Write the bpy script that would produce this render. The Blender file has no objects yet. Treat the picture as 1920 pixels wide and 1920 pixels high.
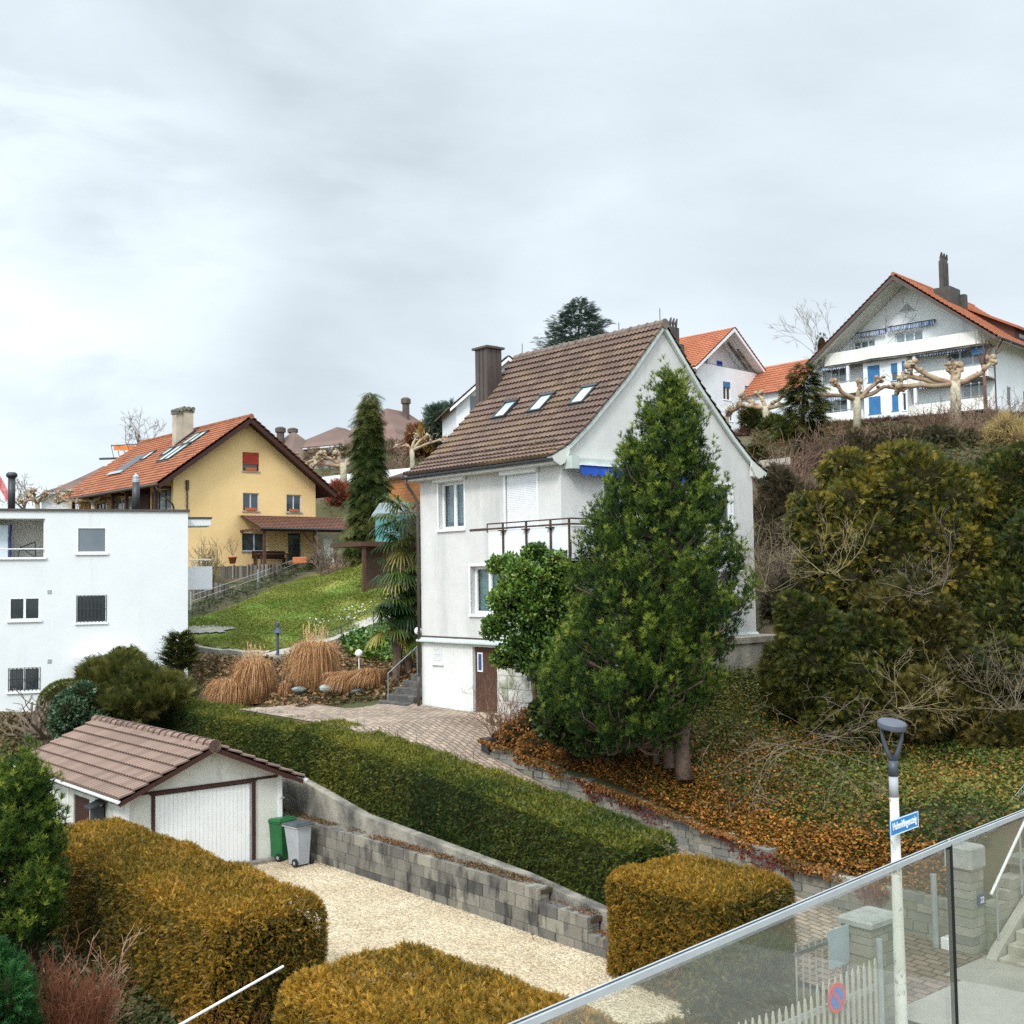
import bpy, math, random
import numpy as np
from mathutils import Vector, Matrix
random.seed(7); rng = np.random.default_rng(11)
PI = math.pi
scn = bpy.context.scene

# ------------------------------------------------------------------ camera
F = 2200.0; PITCH = 0.0565; ROLL = -0.0149
_f = np.array([0, math.cos(PITCH), math.sin(PITCH)]); _u = np.array([0, -math.sin(PITCH), math.cos(PITCH)]); _x = np.array([1., 0, 0])
CX = math.cos(ROLL)*_x + math.sin(ROLL)*_u; CU = -math.sin(ROLL)*_x + math.cos(ROLL)*_u; CF = _f
cam = bpy.data.cameras.new('camera'); camo = bpy.data.objects.new('camera', cam); scn.collection.objects.link(camo)
cam.sensor_width = 36; cam.lens = 36*F/1920; cam.clip_start = 0.1; cam.clip_end = 3000
m = Matrix.Identity(4)
for r in range(3):
    m[r][0] = CX[r]; m[r][1] = CU[r]; m[r][2] = -CF[r]
camo.matrix_world = m
scn.camera = camo

# ------------------------------------------------------------------ light
SUN_EL, SUN_AZ = math.radians(42), math.radians(202)      # azimuth clockwise from +Y: behind the camera, to the left
w = bpy.data.worlds.new('World'); scn.world = w; w.use_nodes = True
nt = w.node_tree; nt.nodes.clear()
def N_(tree, typ, **kw):
    n = tree.nodes.new(typ)
    for k, v in kw.items(): setattr(n, k, v)
    return n
sky = N_(nt, 'ShaderNodeTexSky', sky_type='NISHITA', sun_disc=False, sun_elevation=SUN_EL, sun_rotation=SUN_AZ)
tc = N_(nt, 'ShaderNodeTexCoord')
def math_(tree, op, a, b=None, clamp=False):
    n = tree.nodes.new('ShaderNodeMath'); n.operation = op; n.use_clamp = clamp
    for i, v in enumerate((a, b)):
        if v is None: continue
        if isinstance(v, (int, float)): n.inputs[i].default_value = v
        else: tree.links.new(v, n.inputs[i])
    return n.outputs[0]
mp = N_(nt, 'ShaderNodeMapping'); mp.inputs['Scale'].default_value = (1.6, 1.6, 4.2); mp.inputs['Rotation'].default_value = (0, 0.45, 0)
nt.links.new(tc.outputs['Generated'], mp.inputs['Vector'])
nz = N_(nt, 'ShaderNodeTexNoise'); nz.inputs['Scale'].default_value = 1.5; nz.inputs['Detail'].default_value = 5; nz.inputs['Roughness'].default_value = .52; nz.inputs['Distortion'].default_value = .3
nt.links.new(mp.outputs[0], nz.inputs['Vector'])
nz2 = N_(nt, 'ShaderNodeTexNoise'); nz2.inputs['Scale'].default_value = 5; nz2.inputs['Detail'].default_value = 4
nt.links.new(mp.outputs[0], nz2.inputs['Vector'])
sep = N_(nt, 'ShaderNodeSeparateXYZ'); nt.links.new(tc.outputs['Generated'], sep.inputs[0])
def dirblob(d, inner, outer):
    d = np.array(d, float); d /= np.linalg.norm(d)
    vm = N_(nt, 'ShaderNodeVectorMath', operation='DOT_PRODUCT'); nt.links.new(tc.outputs['Generated'], vm.inputs[0]); vm.inputs[1].default_value = d
    mr = N_(nt, 'ShaderNodeMapRange', interpolation_type='SMOOTHSTEP'); nt.links.new(vm.outputs['Value'], mr.inputs['Value'])
    mr.inputs['From Min'].default_value = math.cos(outer); mr.inputs['From Max'].default_value = math.cos(inner)
    return mr.outputs[0]
def pxdir(px, py): return CX*(px-960)/F + CU*(960-py)/F + CF
# cloud density variation -> brightness factor
var = math_(nt, 'MULTIPLY', math_(nt, 'SUBTRACT', nz.outputs[0], .5), .45)
var = math_(nt, 'ADD', var, math_(nt, 'MULTIPLY', math_(nt, 'SUBTRACT', nz2.outputs[0], .5), .05))
br = math_(nt, 'ADD', var, .885)
nz3 = N_(nt, 'ShaderNodeTexNoise'); nz3.inputs['Scale'].default_value = 4.2; nz3.inputs['Detail'].default_value = 7; nz3.inputs['Roughness'].default_value = .55; nz3.inputs['Distortion'].default_value = .5
nt.links.new(mp.outputs[0], nz3.inputs['Vector'])
def smooth(v, a, b, lo=0., hi=1.):
    n = N_(nt, 'ShaderNodeMapRange', interpolation_type='SMOOTHSTEP'); nt.links.new(v, n.inputs['Value']); n.inputs['From Min'].default_value = a; n.inputs['From Max'].default_value = b; n.inputs['To Min'].default_value = lo; n.inputs['To Max'].default_value = hi; return n.outputs[0]
def patch(px, py, r0, r1, a, b, lo, amp):
    return math_(nt, 'MULTIPLY', math_(nt, 'MULTIPLY', smooth(nz3.outputs[0], a, b, lo, 1.), dirblob(pxdir(px, py), r0, r1)), amp)
br = math_(nt, 'ADD', br, patch(40, 470, .0, .24, .36, .62, .25, .26))      # thin bright gap in the cloud, low at left
br = math_(nt, 'SUBTRACT', br, patch(330, 230, .0, .36, .25, .7, .45, .16))   # greyer cloud bank above it
br = math_(nt, 'SUBTRACT', br, patch(190, 440, .0, .075, .42, .6, .0, .17))   # small dark scrap of cloud
# overcast dome: brighter towards the zenith and the hidden sun
zen = N_(nt, 'ShaderNodeMapRange'); nt.links.new(sep.outputs['Z'], zen.inputs['Value'])
zen.inputs['From Min'].default_value = .48; zen.inputs['From Max'].default_value = 1; zen.inputs['To Min'].default_value = 1; zen.inputs['To Max'].default_value = 2.8
sd = (math.sin(SUN_AZ)*math.cos(SUN_EL), math.cos(SUN_AZ)*math.cos(SUN_EL), math.sin(SUN_EL))
br = math_(nt, 'MULTIPLY', br, zen.outputs[0])
br = math_(nt, 'ADD', br, math_(nt, 'MULTIPLY', dirblob(sd, .2, 1.5), 1.0))
cr = N_(nt, 'ShaderNodeMix', data_type='RGBA'); cr.inputs['A'].default_value = (.72, .81, .90, 1); cr.inputs['B'].default_value = (.84, .94, 1, 1)
mr = N_(nt, 'ShaderNodeMapRange'); nt.links.new(br, mr.inputs['Value']); mr.inputs['From Min'].default_value = .6; mr.inputs['From Max'].default_value = .92
nt.links.new(mr.outputs[0], cr.inputs['Factor'])
vm = N_(nt, 'ShaderNodeVectorMath', operation='SCALE'); nt.links.new(cr.outputs['Result'], vm.inputs[0]); nt.links.new(br, vm.inputs['Scale'])
bg = N_(nt, 'ShaderNodeBackground'); nt.links.new(vm.outputs[0], bg.inputs[0]); bg.inputs[1].default_value = 1.0
bgs = N_(nt, 'ShaderNodeBackground'); nt.links.new(sky.outputs[0], bgs.inputs[0]); bgs.inputs[1].default_value = .1
mx = N_(nt, 'ShaderNodeMixShader'); mx.inputs[0].default_value = .93
nt.links.new(bgs.outputs[0], mx.inputs[1]); nt.links.new(bg.outputs[0], mx.inputs[2])
wo = N_(nt, 'ShaderNodeOutputWorld'); nt.links.new(mx.outputs[0], wo.inputs[0])
sl = bpy.data.lights.new('sun', 'SUN'); sl.energy = 1.9; sl.angle = math.radians(11); sl.color = (1, .96, .9)
so = bpy.data.objects.new('sun', sl); scn.collection.objects.link(so)
so.rotation_euler = Vector(sd).to_track_quat('Z', 'Y').to_euler()
scn.view_settings.view_transform = 'Standard'; scn.view_settings.look = 'None'; scn.view_settings.gamma = 1
scn.view_settings.exposure = 0.22
scn.cycles.max_bounces = 6; scn.cycles.diffuse_bounces = 3; scn.cycles.glossy_bounces = 3; scn.cycles.transparent_max_bounces = 12
scn.cycles.use_denoising = False; scn.cycles.use_adaptive_sampling = False; scn.cycles.sample_clamp_indirect = 3
try: scn.cycles.sampling_pattern = 'BLUE_NOISE'
except Exception: pass

# ------------------------------------------------------------------ helpers
A2 = np.array([math.cos(-.871), math.sin(-.871), 0.]); B2 = np.array([-math.sin(-.871), math.cos(-.871), 0.])
ROT = math.atan2(B2[1], B2[0])                 # the houses' common orientation: local x along B2, local y along -A2
def ray(px, py):
    d = CX*(px-960)/F + CU*(960-py)/F + CF
    return d/d[1]
def at(px, py, y): return ray(px, py)*y
def atz(px, py, z):
    d = ray(px, py); return d*(z/d[2])
def online(px, py, o, d):
    n = np.array([-d[1], d[0], 0]); r = ray(px, py); return r*((o@n)/(r@n))
def AB(a, b, z=0.): return A2*a + B2*b + np.array([0, 0, z])
def toab(p): return float(p@A2), float(p@B2)

COL = scn.collection
class MB:
    def __init__(s): s.v = []; s.f = []; s.mi = []; s.rnd = []; s.m = 0; s.r = None
    def add(s, vs, fs, r=None):
        o = len(s.v); s.v.extend([tuple(map(float, v)) for v in vs])
        for f in fs:
            s.f.append(tuple(i+o for i in f)); s.mi.append(s.m); s.rnd.append(random.random() if r is None else r)
        return s
    def box(s, x0, x1, y0, y1, z0, z1):
        return s.add([(x0,y0,z0),(x1,y0,z0),(x1,y1,z0),(x0,y1,z0),(x0,y0,z1),(x1,y0,z1),(x1,y1,z1),(x0,y1,z1)],
                     [(0,3,2,1),(4,5,6,7),(0,1,5,4),(1,2,6,5),(2,3,7,6),(3,0,4,7)])
    def rbox(s, x0, x1, y0, y1, z0, z1, c=.02):
        """box with chamfered vertical and top edges"""
        def ring(i, z): 
            return [(x0+i+c,y0+i,z),(x1-i-c,y0+i,z),(x1-i,y0+i+c,z),(x1-i,y1-i-c,z),(x1-i-c,y1-i,z),(x0+i+c,y1-i,z),(x0+i,y1-i-c,z),(x0+i,y0+i+c,z)]
        vs = ring(0,z0)+ring(0,z1-c)+ring(c,z1)
        fs = [tuple(range(7,-1,-1)), tuple(range(16,24))]
        for k in (0,8):
            for i in range(8): j=(i+1)%8; fs.append((k+i,k+j,k+8+j,k+8+i))
        return s.add(vs, fs)
    def prism(s, poly, axis, a0, a1):
        """poly: 2D points; axis 'x','y','z' = extrusion axis"""
        def p3(p, a): return (a,p[0],p[1]) if axis=='x' else (p[0],a,p[1]) if axis=='y' else (p[0],p[1],a)
        n = len(poly)
        vs = [p3(p,a0) for p in poly]+[p3(p,a1) for p in poly]
        fs = [tuple(range(n-1,-1,-1)), tuple(range(n,2*n))]+[(i,(i+1)%n,n+(i+1)%n,n+i) for i in range(n)]
        return s.add(vs, fs)
    def tube(s, pts, rad, n=6, cap=True, r=None):
        pts = [np.array(p, float) for p in pts]
        if isinstance(rad, (int,float)): rad = [rad]*len(pts)
        vs = []; fs = []; prev = None
        for i, p in enumerate(pts):
            t = pts[min(i+1,len(pts)-1)] - pts[max(i-1,0)]; t = t/(np.linalg.norm(t)+1e-9)
            if prev is None:
                up = np.array([0,0,1.]) if abs(t[2])<.9 else np.array([1.,0,0])
                a = np.cross(t,up)
            else: a = prev - t*(prev@t)
            a /= np.linalg.norm(a)+1e-9; prev = a; b = np.cross(t,a)
            for k in range(n):
                an = 2*PI*k/n; vs.append(p+rad[i]*(math.cos(an)*a+math.sin(an)*b))
        for i in range(len(pts)-1):
            for k in range(n):
                k2=(k+1)%n; fs.append((i*n+k,i*n+k2,(i+1)*n+k2,(i+1)*n+k))
        if cap and n>2: fs.append(tuple(range(n-1,-1,-1))); fs.append(tuple((len(pts)-1)*n+k for k in range(n)))
        return s.add(vs, fs, r)
    def lathe(s, prof, c=(0,0,0), n=16):
        vs=[]; fs=[]
        for r,z in prof:
            for k in range(n): an=2*PI*k/n; vs.append((c[0]+r*math.cos(an),c[1]+r*math.sin(an),c[2]+z))
        for i in range(len(prof)-1):
            for k in range(n): k2=(k+1)%n; fs.append((i*n+k,i*n+k2,(i+1)*n+k2,(i+1)*n+k))
        fs.append(tuple(range(n-1,-1,-1))); fs.append(tuple((len(prof)-1)*n+k for k in range(n)))
        return s.add(vs, fs)
    def ball(s, c, r, n=12, sq=(1,1,1)):
        prof=[(r*math.sin(PI*i/(n//2+2)), -r*math.cos(PI*i/(n//2+2))) for i in range(n//2+3)]
        o=len(s.v); s.lathe([(max(a,.001),b) for a,b in prof],(0,0,0),n)
        for i in range(o,len(s.v)): v=s.v[i]; s.v[i]=(c[0]+v[0]*sq[0],c[1]+v[1]*sq[1],c[2]+v[2]*sq[2])
        return s
    def build(s, name, mats, parent=None, smooth=False):
        me = bpy.data.meshes.new(name); me.from_pydata(s.v, [], s.f)
        if not isinstance(mats,(list,tuple)): mats=[mats]
        for mt in mats: me.materials.append(mt)
        if len(mats)>1: me.polygons.foreach_set('material_index', s.mi)
        at_ = me.attributes.new('rnd','FLOAT','FACE'); at_.data.foreach_set('value', s.rnd)
        if smooth: me.polygons.foreach_set('use_smooth',[True]*len(s.f))
        me.update()
        o = bpy.data.objects.new(name, me); COL.objects.link(o); o.parent = parent
        return o
def tag(o, label, cat, group=None, kind=None):
    if kind: o['kind']=kind
    if label: o['label']=label
    if cat: o['category']=cat
    if group: o['group']=group
    return o
def thing(name, label, cat, loc=(0,0,0), rotz=0, group=None):
    o = bpy.data.objects.new(name, None); COL.objects.link(o)
    o.location = tuple(map(float,loc)); o.rotation_euler=(0,0,rotz); o.empty_display_size=.3
    return tag(o,label,cat,group)
def struct(name, mb, mats, smooth=False, label=None, kind='structure'):
    o = mb.build(name, mats, None, smooth); o['kind']=kind
    if label: o['label']=label
    return o

# ------------------------------------------------------------------ materials
MATS = {}
def lin(c): return tuple(((x/255)/12.92 if x/255<=.04045 else (((x/255)+.055)/1.055)**2.4) for x in c)
def mat(name, c1, c2=None, scale=3., rough=.8, bump=0., bscale=None, detail=6, metal=0., spec=.3, rnd=None, rfac=.5, stretch=(1,1,1), stain=None, coat=0, lo=.35, hi=.65):
    """c1,c2 linear colours mixed by noise; rnd = list of colours picked by the per-face attribute"""
    if name in MATS: return MATS[name]
    mt = bpy.data.materials.new(name); mt.use_nodes=True; t=mt.node_tree; b=t.nodes['Principled BSDF']; L=t.links
    b.inputs['Roughness'].default_value=rough; b.inputs['Metallic'].default_value=metal; b.inputs['Specular IOR Level'].default_value=spec
    tcn=t.nodes.new('ShaderNodeTexCoord'); mpn=t.nodes.new('ShaderNodeMapping'); L.new(tcn.outputs['Object'],mpn.inputs[0]); mpn.inputs['Scale'].default_value=stretch
    c1=tuple(c1)+(1,); c2=(tuple(c2)+(1,)) if c2 else c1
    no=t.nodes.new('ShaderNodeTexNoise'); no.inputs['Scale'].default_value=scale; no.inputs['Detail'].default_value=detail; no.inputs['Roughness'].default_value=.6; L.new(mpn.outputs[0],no.inputs['Vector'])
    mr=t.nodes.new('ShaderNodeMapRange'); mr.inputs['From Min'].default_value=lo; mr.inputs['From Max'].default_value=hi; L.new(no.outputs[0],mr.inputs['Value'])
    mixn=t.nodes.new('ShaderNodeMix'); mixn.data_type='RGBA'; mixn.inputs['A'].default_value=c1; mixn.inputs['B'].default_value=c2; L.new(mr.outputs[0],mixn.inputs['Factor'])
    out=mixn.outputs['Result']
    if rnd:
        at_=t.nodes.new('ShaderNodeAttribute'); at_.attribute_name='rnd'
        rp=t.nodes.new('ShaderNodeValToRGB'); el=rp.color_ramp.elements
        for i,c in enumerate(rnd):
            p=i/(len(rnd)-1) if len(rnd)>1 else 0
            e=el[i] if i<2 else el.new(p)
            e.position=p; e.color=tuple(c)+(1,)
        L.new(at_.outputs['Fac'],rp.inputs[0])
        m2=t.nodes.new('ShaderNodeMix'); m2.data_type='RGBA'; m2.inputs['Factor'].default_value=rfac; L.new(out,m2.inputs['A']); L.new(rp.outputs[0],m2.inputs['B']); out=m2.outputs['Result']
    if stain:
        c,sc,lo_,hi_,st=stain
        m3=t.nodes.new('ShaderNodeMapping'); m3.inputs['Scale'].default_value=st; L.new(tcn.outputs['Object'],m3.inputs[0])
        n3=t.nodes.new('ShaderNodeTexNoise'); n3.inputs['Scale'].default_value=sc; n3.inputs['Detail'].default_value=6; n3.inputs['Roughness'].default_value=.65; L.new(m3.outputs[0],n3.inputs['Vector'])
        r3=t.nodes.new('ShaderNodeMapRange'); r3.inputs['From Min'].default_value=lo_; r3.inputs['From Max'].default_value=hi_; L.new(n3.outputs[0],r3.inputs['Value'])
        m4=t.nodes.new('ShaderNodeMix'); m4.data_type='RGBA'; L.new(r3.outputs[0],m4.inputs['Factor']); L.new(out,m4.inputs['A']); m4.inputs['B'].default_value=tuple(c)+(1,); out=m4.outputs['Result']
    L.new(out,b.inputs['Base Color'])
    if bump:
        n2=t.nodes.new('ShaderNodeTexNoise'); n2.inputs['Scale'].default_value=bscale or scale*8; n2.inputs['Detail'].default_value=4; L.new(mpn.outputs[0],n2.inputs['Vector'])
        bp=t.nodes.new('ShaderNodeBump'); bp.inputs['Strength'].default_value=1; bp.inputs['Distance'].default_value=bump; L.new(n2.outputs[0],bp.inputs['Height']); L.new(bp.outputs[0],b.inputs['Normal'])
    MATS[name]=mt; return mt
def leafmat(name, cols, rough=.55, spec=.25, trans=.25):
    if name in MATS: return MATS[name]
    mt=bpy.data.materials.new(name); mt.use_nodes=True; t=mt.node_tree; b=t.nodes['Principled BSDF']; L=t.links
    b.inputs['Roughness'].default_value=rough; b.inputs['Specular IOR Level'].default_value=spec
    at_=t.nodes.new('ShaderNodeAttribute'); at_.attribute_name='rnd'
    rp=t.nodes.new('ShaderNodeValToRGB'); el=rp.color_ramp.elements
    for i,c in enumerate(cols):
        p=i/(len(cols)-1); e=el[i] if i<2 else el.new(p); e.position=p; e.color=tuple(c)+(1,)
    L.new(at_.outputs['Fac'],rp.inputs[0]); L.new(rp.outputs[0],b.inputs['Base Color'])
    tr=t.nodes.new('ShaderNodeBsdfTranslucent'); L.new(rp.outputs[0],tr.inputs[0])
    ms=t.nodes.new('ShaderNodeMixShader'); ms.inputs[0].default_value=trans
    L.new(b.outputs[0],ms.inputs[1]); L.new(tr.outputs[0],ms.inputs[2]); L.new(ms.outputs[0],t.nodes['Material Output'].inputs[0])
    MATS[name]=mt; return mt
def glassmat(name, tint=(.9,.95,.95), refl=1.0, dirt=0.0, dirtcol=(.5,.5,.45)):
    mt=bpy.data.materials.new(name); mt.use_nodes=True; t=mt.node_tree; L=t.links; t.nodes.remove(t.nodes['Principled BSDF'])
    tr=t.nodes.new('ShaderNodeBsdfTransparent'); tr.inputs[0].default_value=tuple(tint)+(1,)
    gl=t.nodes.new('ShaderNodeBsdfGlossy'); gl.inputs['Roughness'].default_value=.02
    fr=t.nodes.new('ShaderNodeLayerWeight'); fr.inputs[0].default_value=.5
    fm=math_(t,'MULTIPLY',math_(t,'ADD',math_(t,'MULTIPLY',math_(t,'POWER',fr.outputs['Facing'],5),.9),.04),refl,True)
    ms=t.nodes.new('ShaderNodeMixShader'); L.new(fm,ms.inputs[0]); L.new(tr.outputs[0],ms.inputs[1]); L.new(gl.outputs[0],ms.inputs[2])
    out=ms.outputs[0]
    if dirt:
        df=t.nodes.new('ShaderNodeBsdfDiffuse'); df.inputs[0].default_value=tuple(dirtcol)+(1,)
        m2=t.nodes.new('ShaderNodeMixShader'); m2.inputs[0].default_value=dirt; L.new(out,m2.inputs[1]); L.new(df.outputs[0],m2.inputs[2]); out=m2.outputs[0]
    L.new(out,t.nodes['Material Output'].inputs[0]); MATS[name]=mt; return mt
G=lambda v:(v,v,v)
M_house=mat('white_render',(.62,.612,.59),(.56,.55,.53),scale=1.2,rough=.95,bump=.006,bscale=40,stain=((.42,.42,.41),.8,.5,.8,(1.5,1.5,.3)))
M_base=mat('base_render',(.72,.73,.71),(.62,.63,.60),scale=1.5,rough=.95,bump=.004,bscale=30,stain=((.42,.40,.33),1.6,.58,.8,(2.5,2.5,.35)))
M_white=mat('white_paint',(.78,.79,.79),(.72,.73,.73),scale=2,rough=.5)
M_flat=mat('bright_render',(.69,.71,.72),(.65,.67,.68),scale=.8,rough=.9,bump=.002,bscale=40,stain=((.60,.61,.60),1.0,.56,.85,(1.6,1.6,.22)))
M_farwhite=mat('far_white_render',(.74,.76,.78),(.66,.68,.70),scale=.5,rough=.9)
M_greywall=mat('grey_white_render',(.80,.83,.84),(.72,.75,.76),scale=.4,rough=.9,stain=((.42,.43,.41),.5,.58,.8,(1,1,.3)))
M_parapet=mat('balcony_render',(.78,.77,.72),(.68,.67,.61),scale=.6,rough=.9,stain=((.42,.38,.28),.8,.6,.85,(3,3,.3)))
M_yellow=mat('yellow_render',(.80,.57,.28),(.72,.50,.235),scale=.35,rough=.9,bump=.003,bscale=20,stain=((.62,.42,.19),.4,.55,.8,(1,1,.5)))
M_verge=mat('verge_paint',(.52,.58,.55),(.42,.48,.45),scale=3,rough=.6)
M_soffit=mat('soffit_paint',(.62,.62,.58),(.55,.55,.51),scale=2,rough=.8)
M_dark=mat('dark_metal',(.035,.04,.045),(.02,.022,.025),scale=5,rough=.45,spec=.5)
M_brownmetal=mat('brown_metal',(.085,.062,.052),(.06,.045,.04),scale=2,rough=.5,spec=.5)
M_rust=mat('rusty_iron',(.09,.055,.045),(.05,.035,.03),scale=12,rough=.8)
M_wood=mat('dark_wood',(.10,.05,.03),(.06,.03,.02),scale=4,rough=.75,stretch=(6,6,1),bump=.004)
M_redwood=mat('red_brown_wood',(.06,.022,.016),(.035,.015,.012),scale=5,rough=.65,stretch=(6,6,1))
M_orangewood=mat('orange_wood',(.48,.20,.07),(.34,.13,.05),scale=3,rough=.7,stretch=(1,1,14))
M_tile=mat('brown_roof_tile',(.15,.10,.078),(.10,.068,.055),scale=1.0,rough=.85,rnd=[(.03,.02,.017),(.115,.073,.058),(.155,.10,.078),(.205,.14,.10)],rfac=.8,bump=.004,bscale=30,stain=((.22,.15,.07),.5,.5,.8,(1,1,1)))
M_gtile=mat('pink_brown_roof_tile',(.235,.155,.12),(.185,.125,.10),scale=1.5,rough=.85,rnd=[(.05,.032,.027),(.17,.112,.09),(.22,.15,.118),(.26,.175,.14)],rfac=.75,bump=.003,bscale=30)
M_otile=mat('orange_roof_tile',(.24,.082,.045),(.14,.055,.036),scale=.7,rough=.85,rnd=[(.15,.055,.03),(.31,.105,.05),(.40,.155,.07),(.23,.08,.04)],rfac=.6,stain=((.16,.09,.05),.5,.58,.75,(1,1,1)))
M_otile2=mat('fresh_orange_roof_tile',(.38,.13,.065),(.29,.095,.05),scale=.6,rough=.85,rnd=[(.26,.085,.045),(.44,.16,.08)],rfac=.6)
M_ptile=mat('porch_roof_tile',(.14,.065,.045),(.08,.045,.035),scale=1,rough=.85,rnd=[(.07,.04,.035),(.20,.085,.055),(.13,.07,.05)],rfac=.6)
M_btile=mat('dull_brown_roof_tile',(.165,.10,.08),(.11,.075,.06),scale=.5,rough=.85,rnd=[(.10,.065,.055),(.20,.125,.10)],rfac=.5)
M_glass=glassmat('window_glass',(.75,.82,.83),2.2)
M_pane=mat('dark_window_pane',(.022,.030,.036),(.05,.06,.068),scale=.8,rough=.04,spec=.9)
M_sash=mat('roof_window_pane',(.48,.62,.60),(.42,.56,.55),scale=.8,rough=.06,spec=1.0)
M_curtain=mat('curtain',(.42,.47,.50),(.30,.34,.38),scale=4,rough=.9,stretch=(6,6,.3))
M_roller=mat('roller_shutter',(.76,.77,.80),(.70,.71,.74),scale=3,rough=.5)
M_blue=mat('blue_fabric',(.015,.075,.42),(.012,.06,.34),scale=3,rough=.7)
M_blueshade=mat('blue_blind',(.045,.19,.40),(.035,.15,.34),scale=2,rough=.6)
M_fardark=mat('deep_opening',(.05,.065,.08),(.02,.025,.03),scale=1,rough=.3)
M_conc=mat('weathered_concrete',(.36,.33,.27),(.21,.19,.16),scale=2.2,rough=.95,bump=.02,bscale=16,stain=((.07,.07,.065),.7,.44,.68,(1.3,1.3,1)))
M_gravel=None
M_blocks=mat('concrete_block',(.165,.15,.125),(.10,.095,.085),scale=1.6,rough=.95,bump=.015,bscale=25,rnd=[(.06,.06,.06),(.17,.16,.14),(.30,.28,.23),(.12,.115,.11),(.38,.35,.28)],rfac=.65,stain=((.03,.03,.03),2.6,.48,.68,(1,1,.45)))
M_moss=mat('moss_and_litter',(.05,.05,.025),(.11,.06,.035),scale=5,rough=1,bump=.02,bscale=30)
M_stone=mat('grey_stone',(.26,.25,.21),(.14,.14,.125),scale=5,rough=.95,bump=.012,bscale=18,rnd=[(.12,.125,.125),(.24,.24,.21),(.36,.345,.30),(.19,.185,.14),(.30,.29,.22)],rfac=.65)
M_asph=mat('asphalt',(.34,.32,.285),(.26,.245,.22),scale=1.1,rough=.95,bump=.006,bscale=90,stain=((.10,.085,.07),.7,.55,.75,(1,1,1)))
M_soil=mat('garden_soil',(.12,.075,.045),(.06,.045,.03),scale=2,rough=1,bump=.05,bscale=12)
M_ground=mat('hillside_ground',(.085,.075,.035),(.05,.06,.022),scale=.25,rough=1,bump=.08,bscale=4,stain=((.13,.075,.05),.3,.5,.65,(1,1,1)))
M_grass=mat('lawn_turf',(.17,.22,.035),(.22,.21,.045),scale=.35,rough=.95,bump=.05,bscale=9,stain=((.085,.17,.02),.30,.48,.62,(1,1,1)))
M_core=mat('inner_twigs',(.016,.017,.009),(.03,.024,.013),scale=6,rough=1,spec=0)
M_bark=mat('brown_bark',(.16,.11,.08),(.07,.05,.04),scale=5,rough=.95,bump=.02,bscale=12)
M_palebark=mat('pale_bark',(.46,.42,.31),(.24,.21,.14),scale=3.5,rough=.95,bump=.02,bscale=8)
M_twig=mat('grey_brown_twig',(.21,.165,.12),(.12,.09,.065),scale=3,rough=.95)
M_yeltwig=mat('lichen_twig',(.28,.23,.12),(.15,.12,.07),scale=3,rough=.95)
M_redtwig=mat('red_twig',(.23,.055,.035),(.13,.035,.025),scale=3,rough=.9)
M_purptwig=mat('purple_brown_twig',(.18,.105,.075),(.105,.065,.048),scale=2,rough=.9)
M_terra=mat('terracotta',(.52,.16,.06),(.42,.12,.05),scale=4,rough=.8)
M_greybox=mat('grey_plastic',(.36,.38,.41),(.30,.32,.35),scale=2,rough=.5)
M_green=mat('green_plastic',(.02,.14,.045),(.015,.11,.035),scale=3,rough=.45,spec=.4)
M_binlid=mat('dark_grey_plastic',(.09,.10,.11),(.06,.07,.075),scale=3,rough=.5)
M_rubber=mat('black_rubber',(.02,.02,.022),rough=.8)
M_galv=mat('galvanised_steel',(.42,.45,.47),(.32,.35,.36),scale=5,rough=.45,metal=.4)
M_ironrail=mat('grey_iron',(.10,.11,.115),(.06,.065,.07),scale=5,rough=.6)
M_slate=mat('blue_grey_stone',(.36,.42,.41),(.22,.27,.27),scale=3,rough=.8,bump=.02,bscale=6)
M_globe=mat('white_globe',(.86,.88,.92),rough=.2,spec=.5)
M_teal=mat('teal_paint',(.10,.30,.30),(.07,.22,.23),scale=3,rough=.7)

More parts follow.
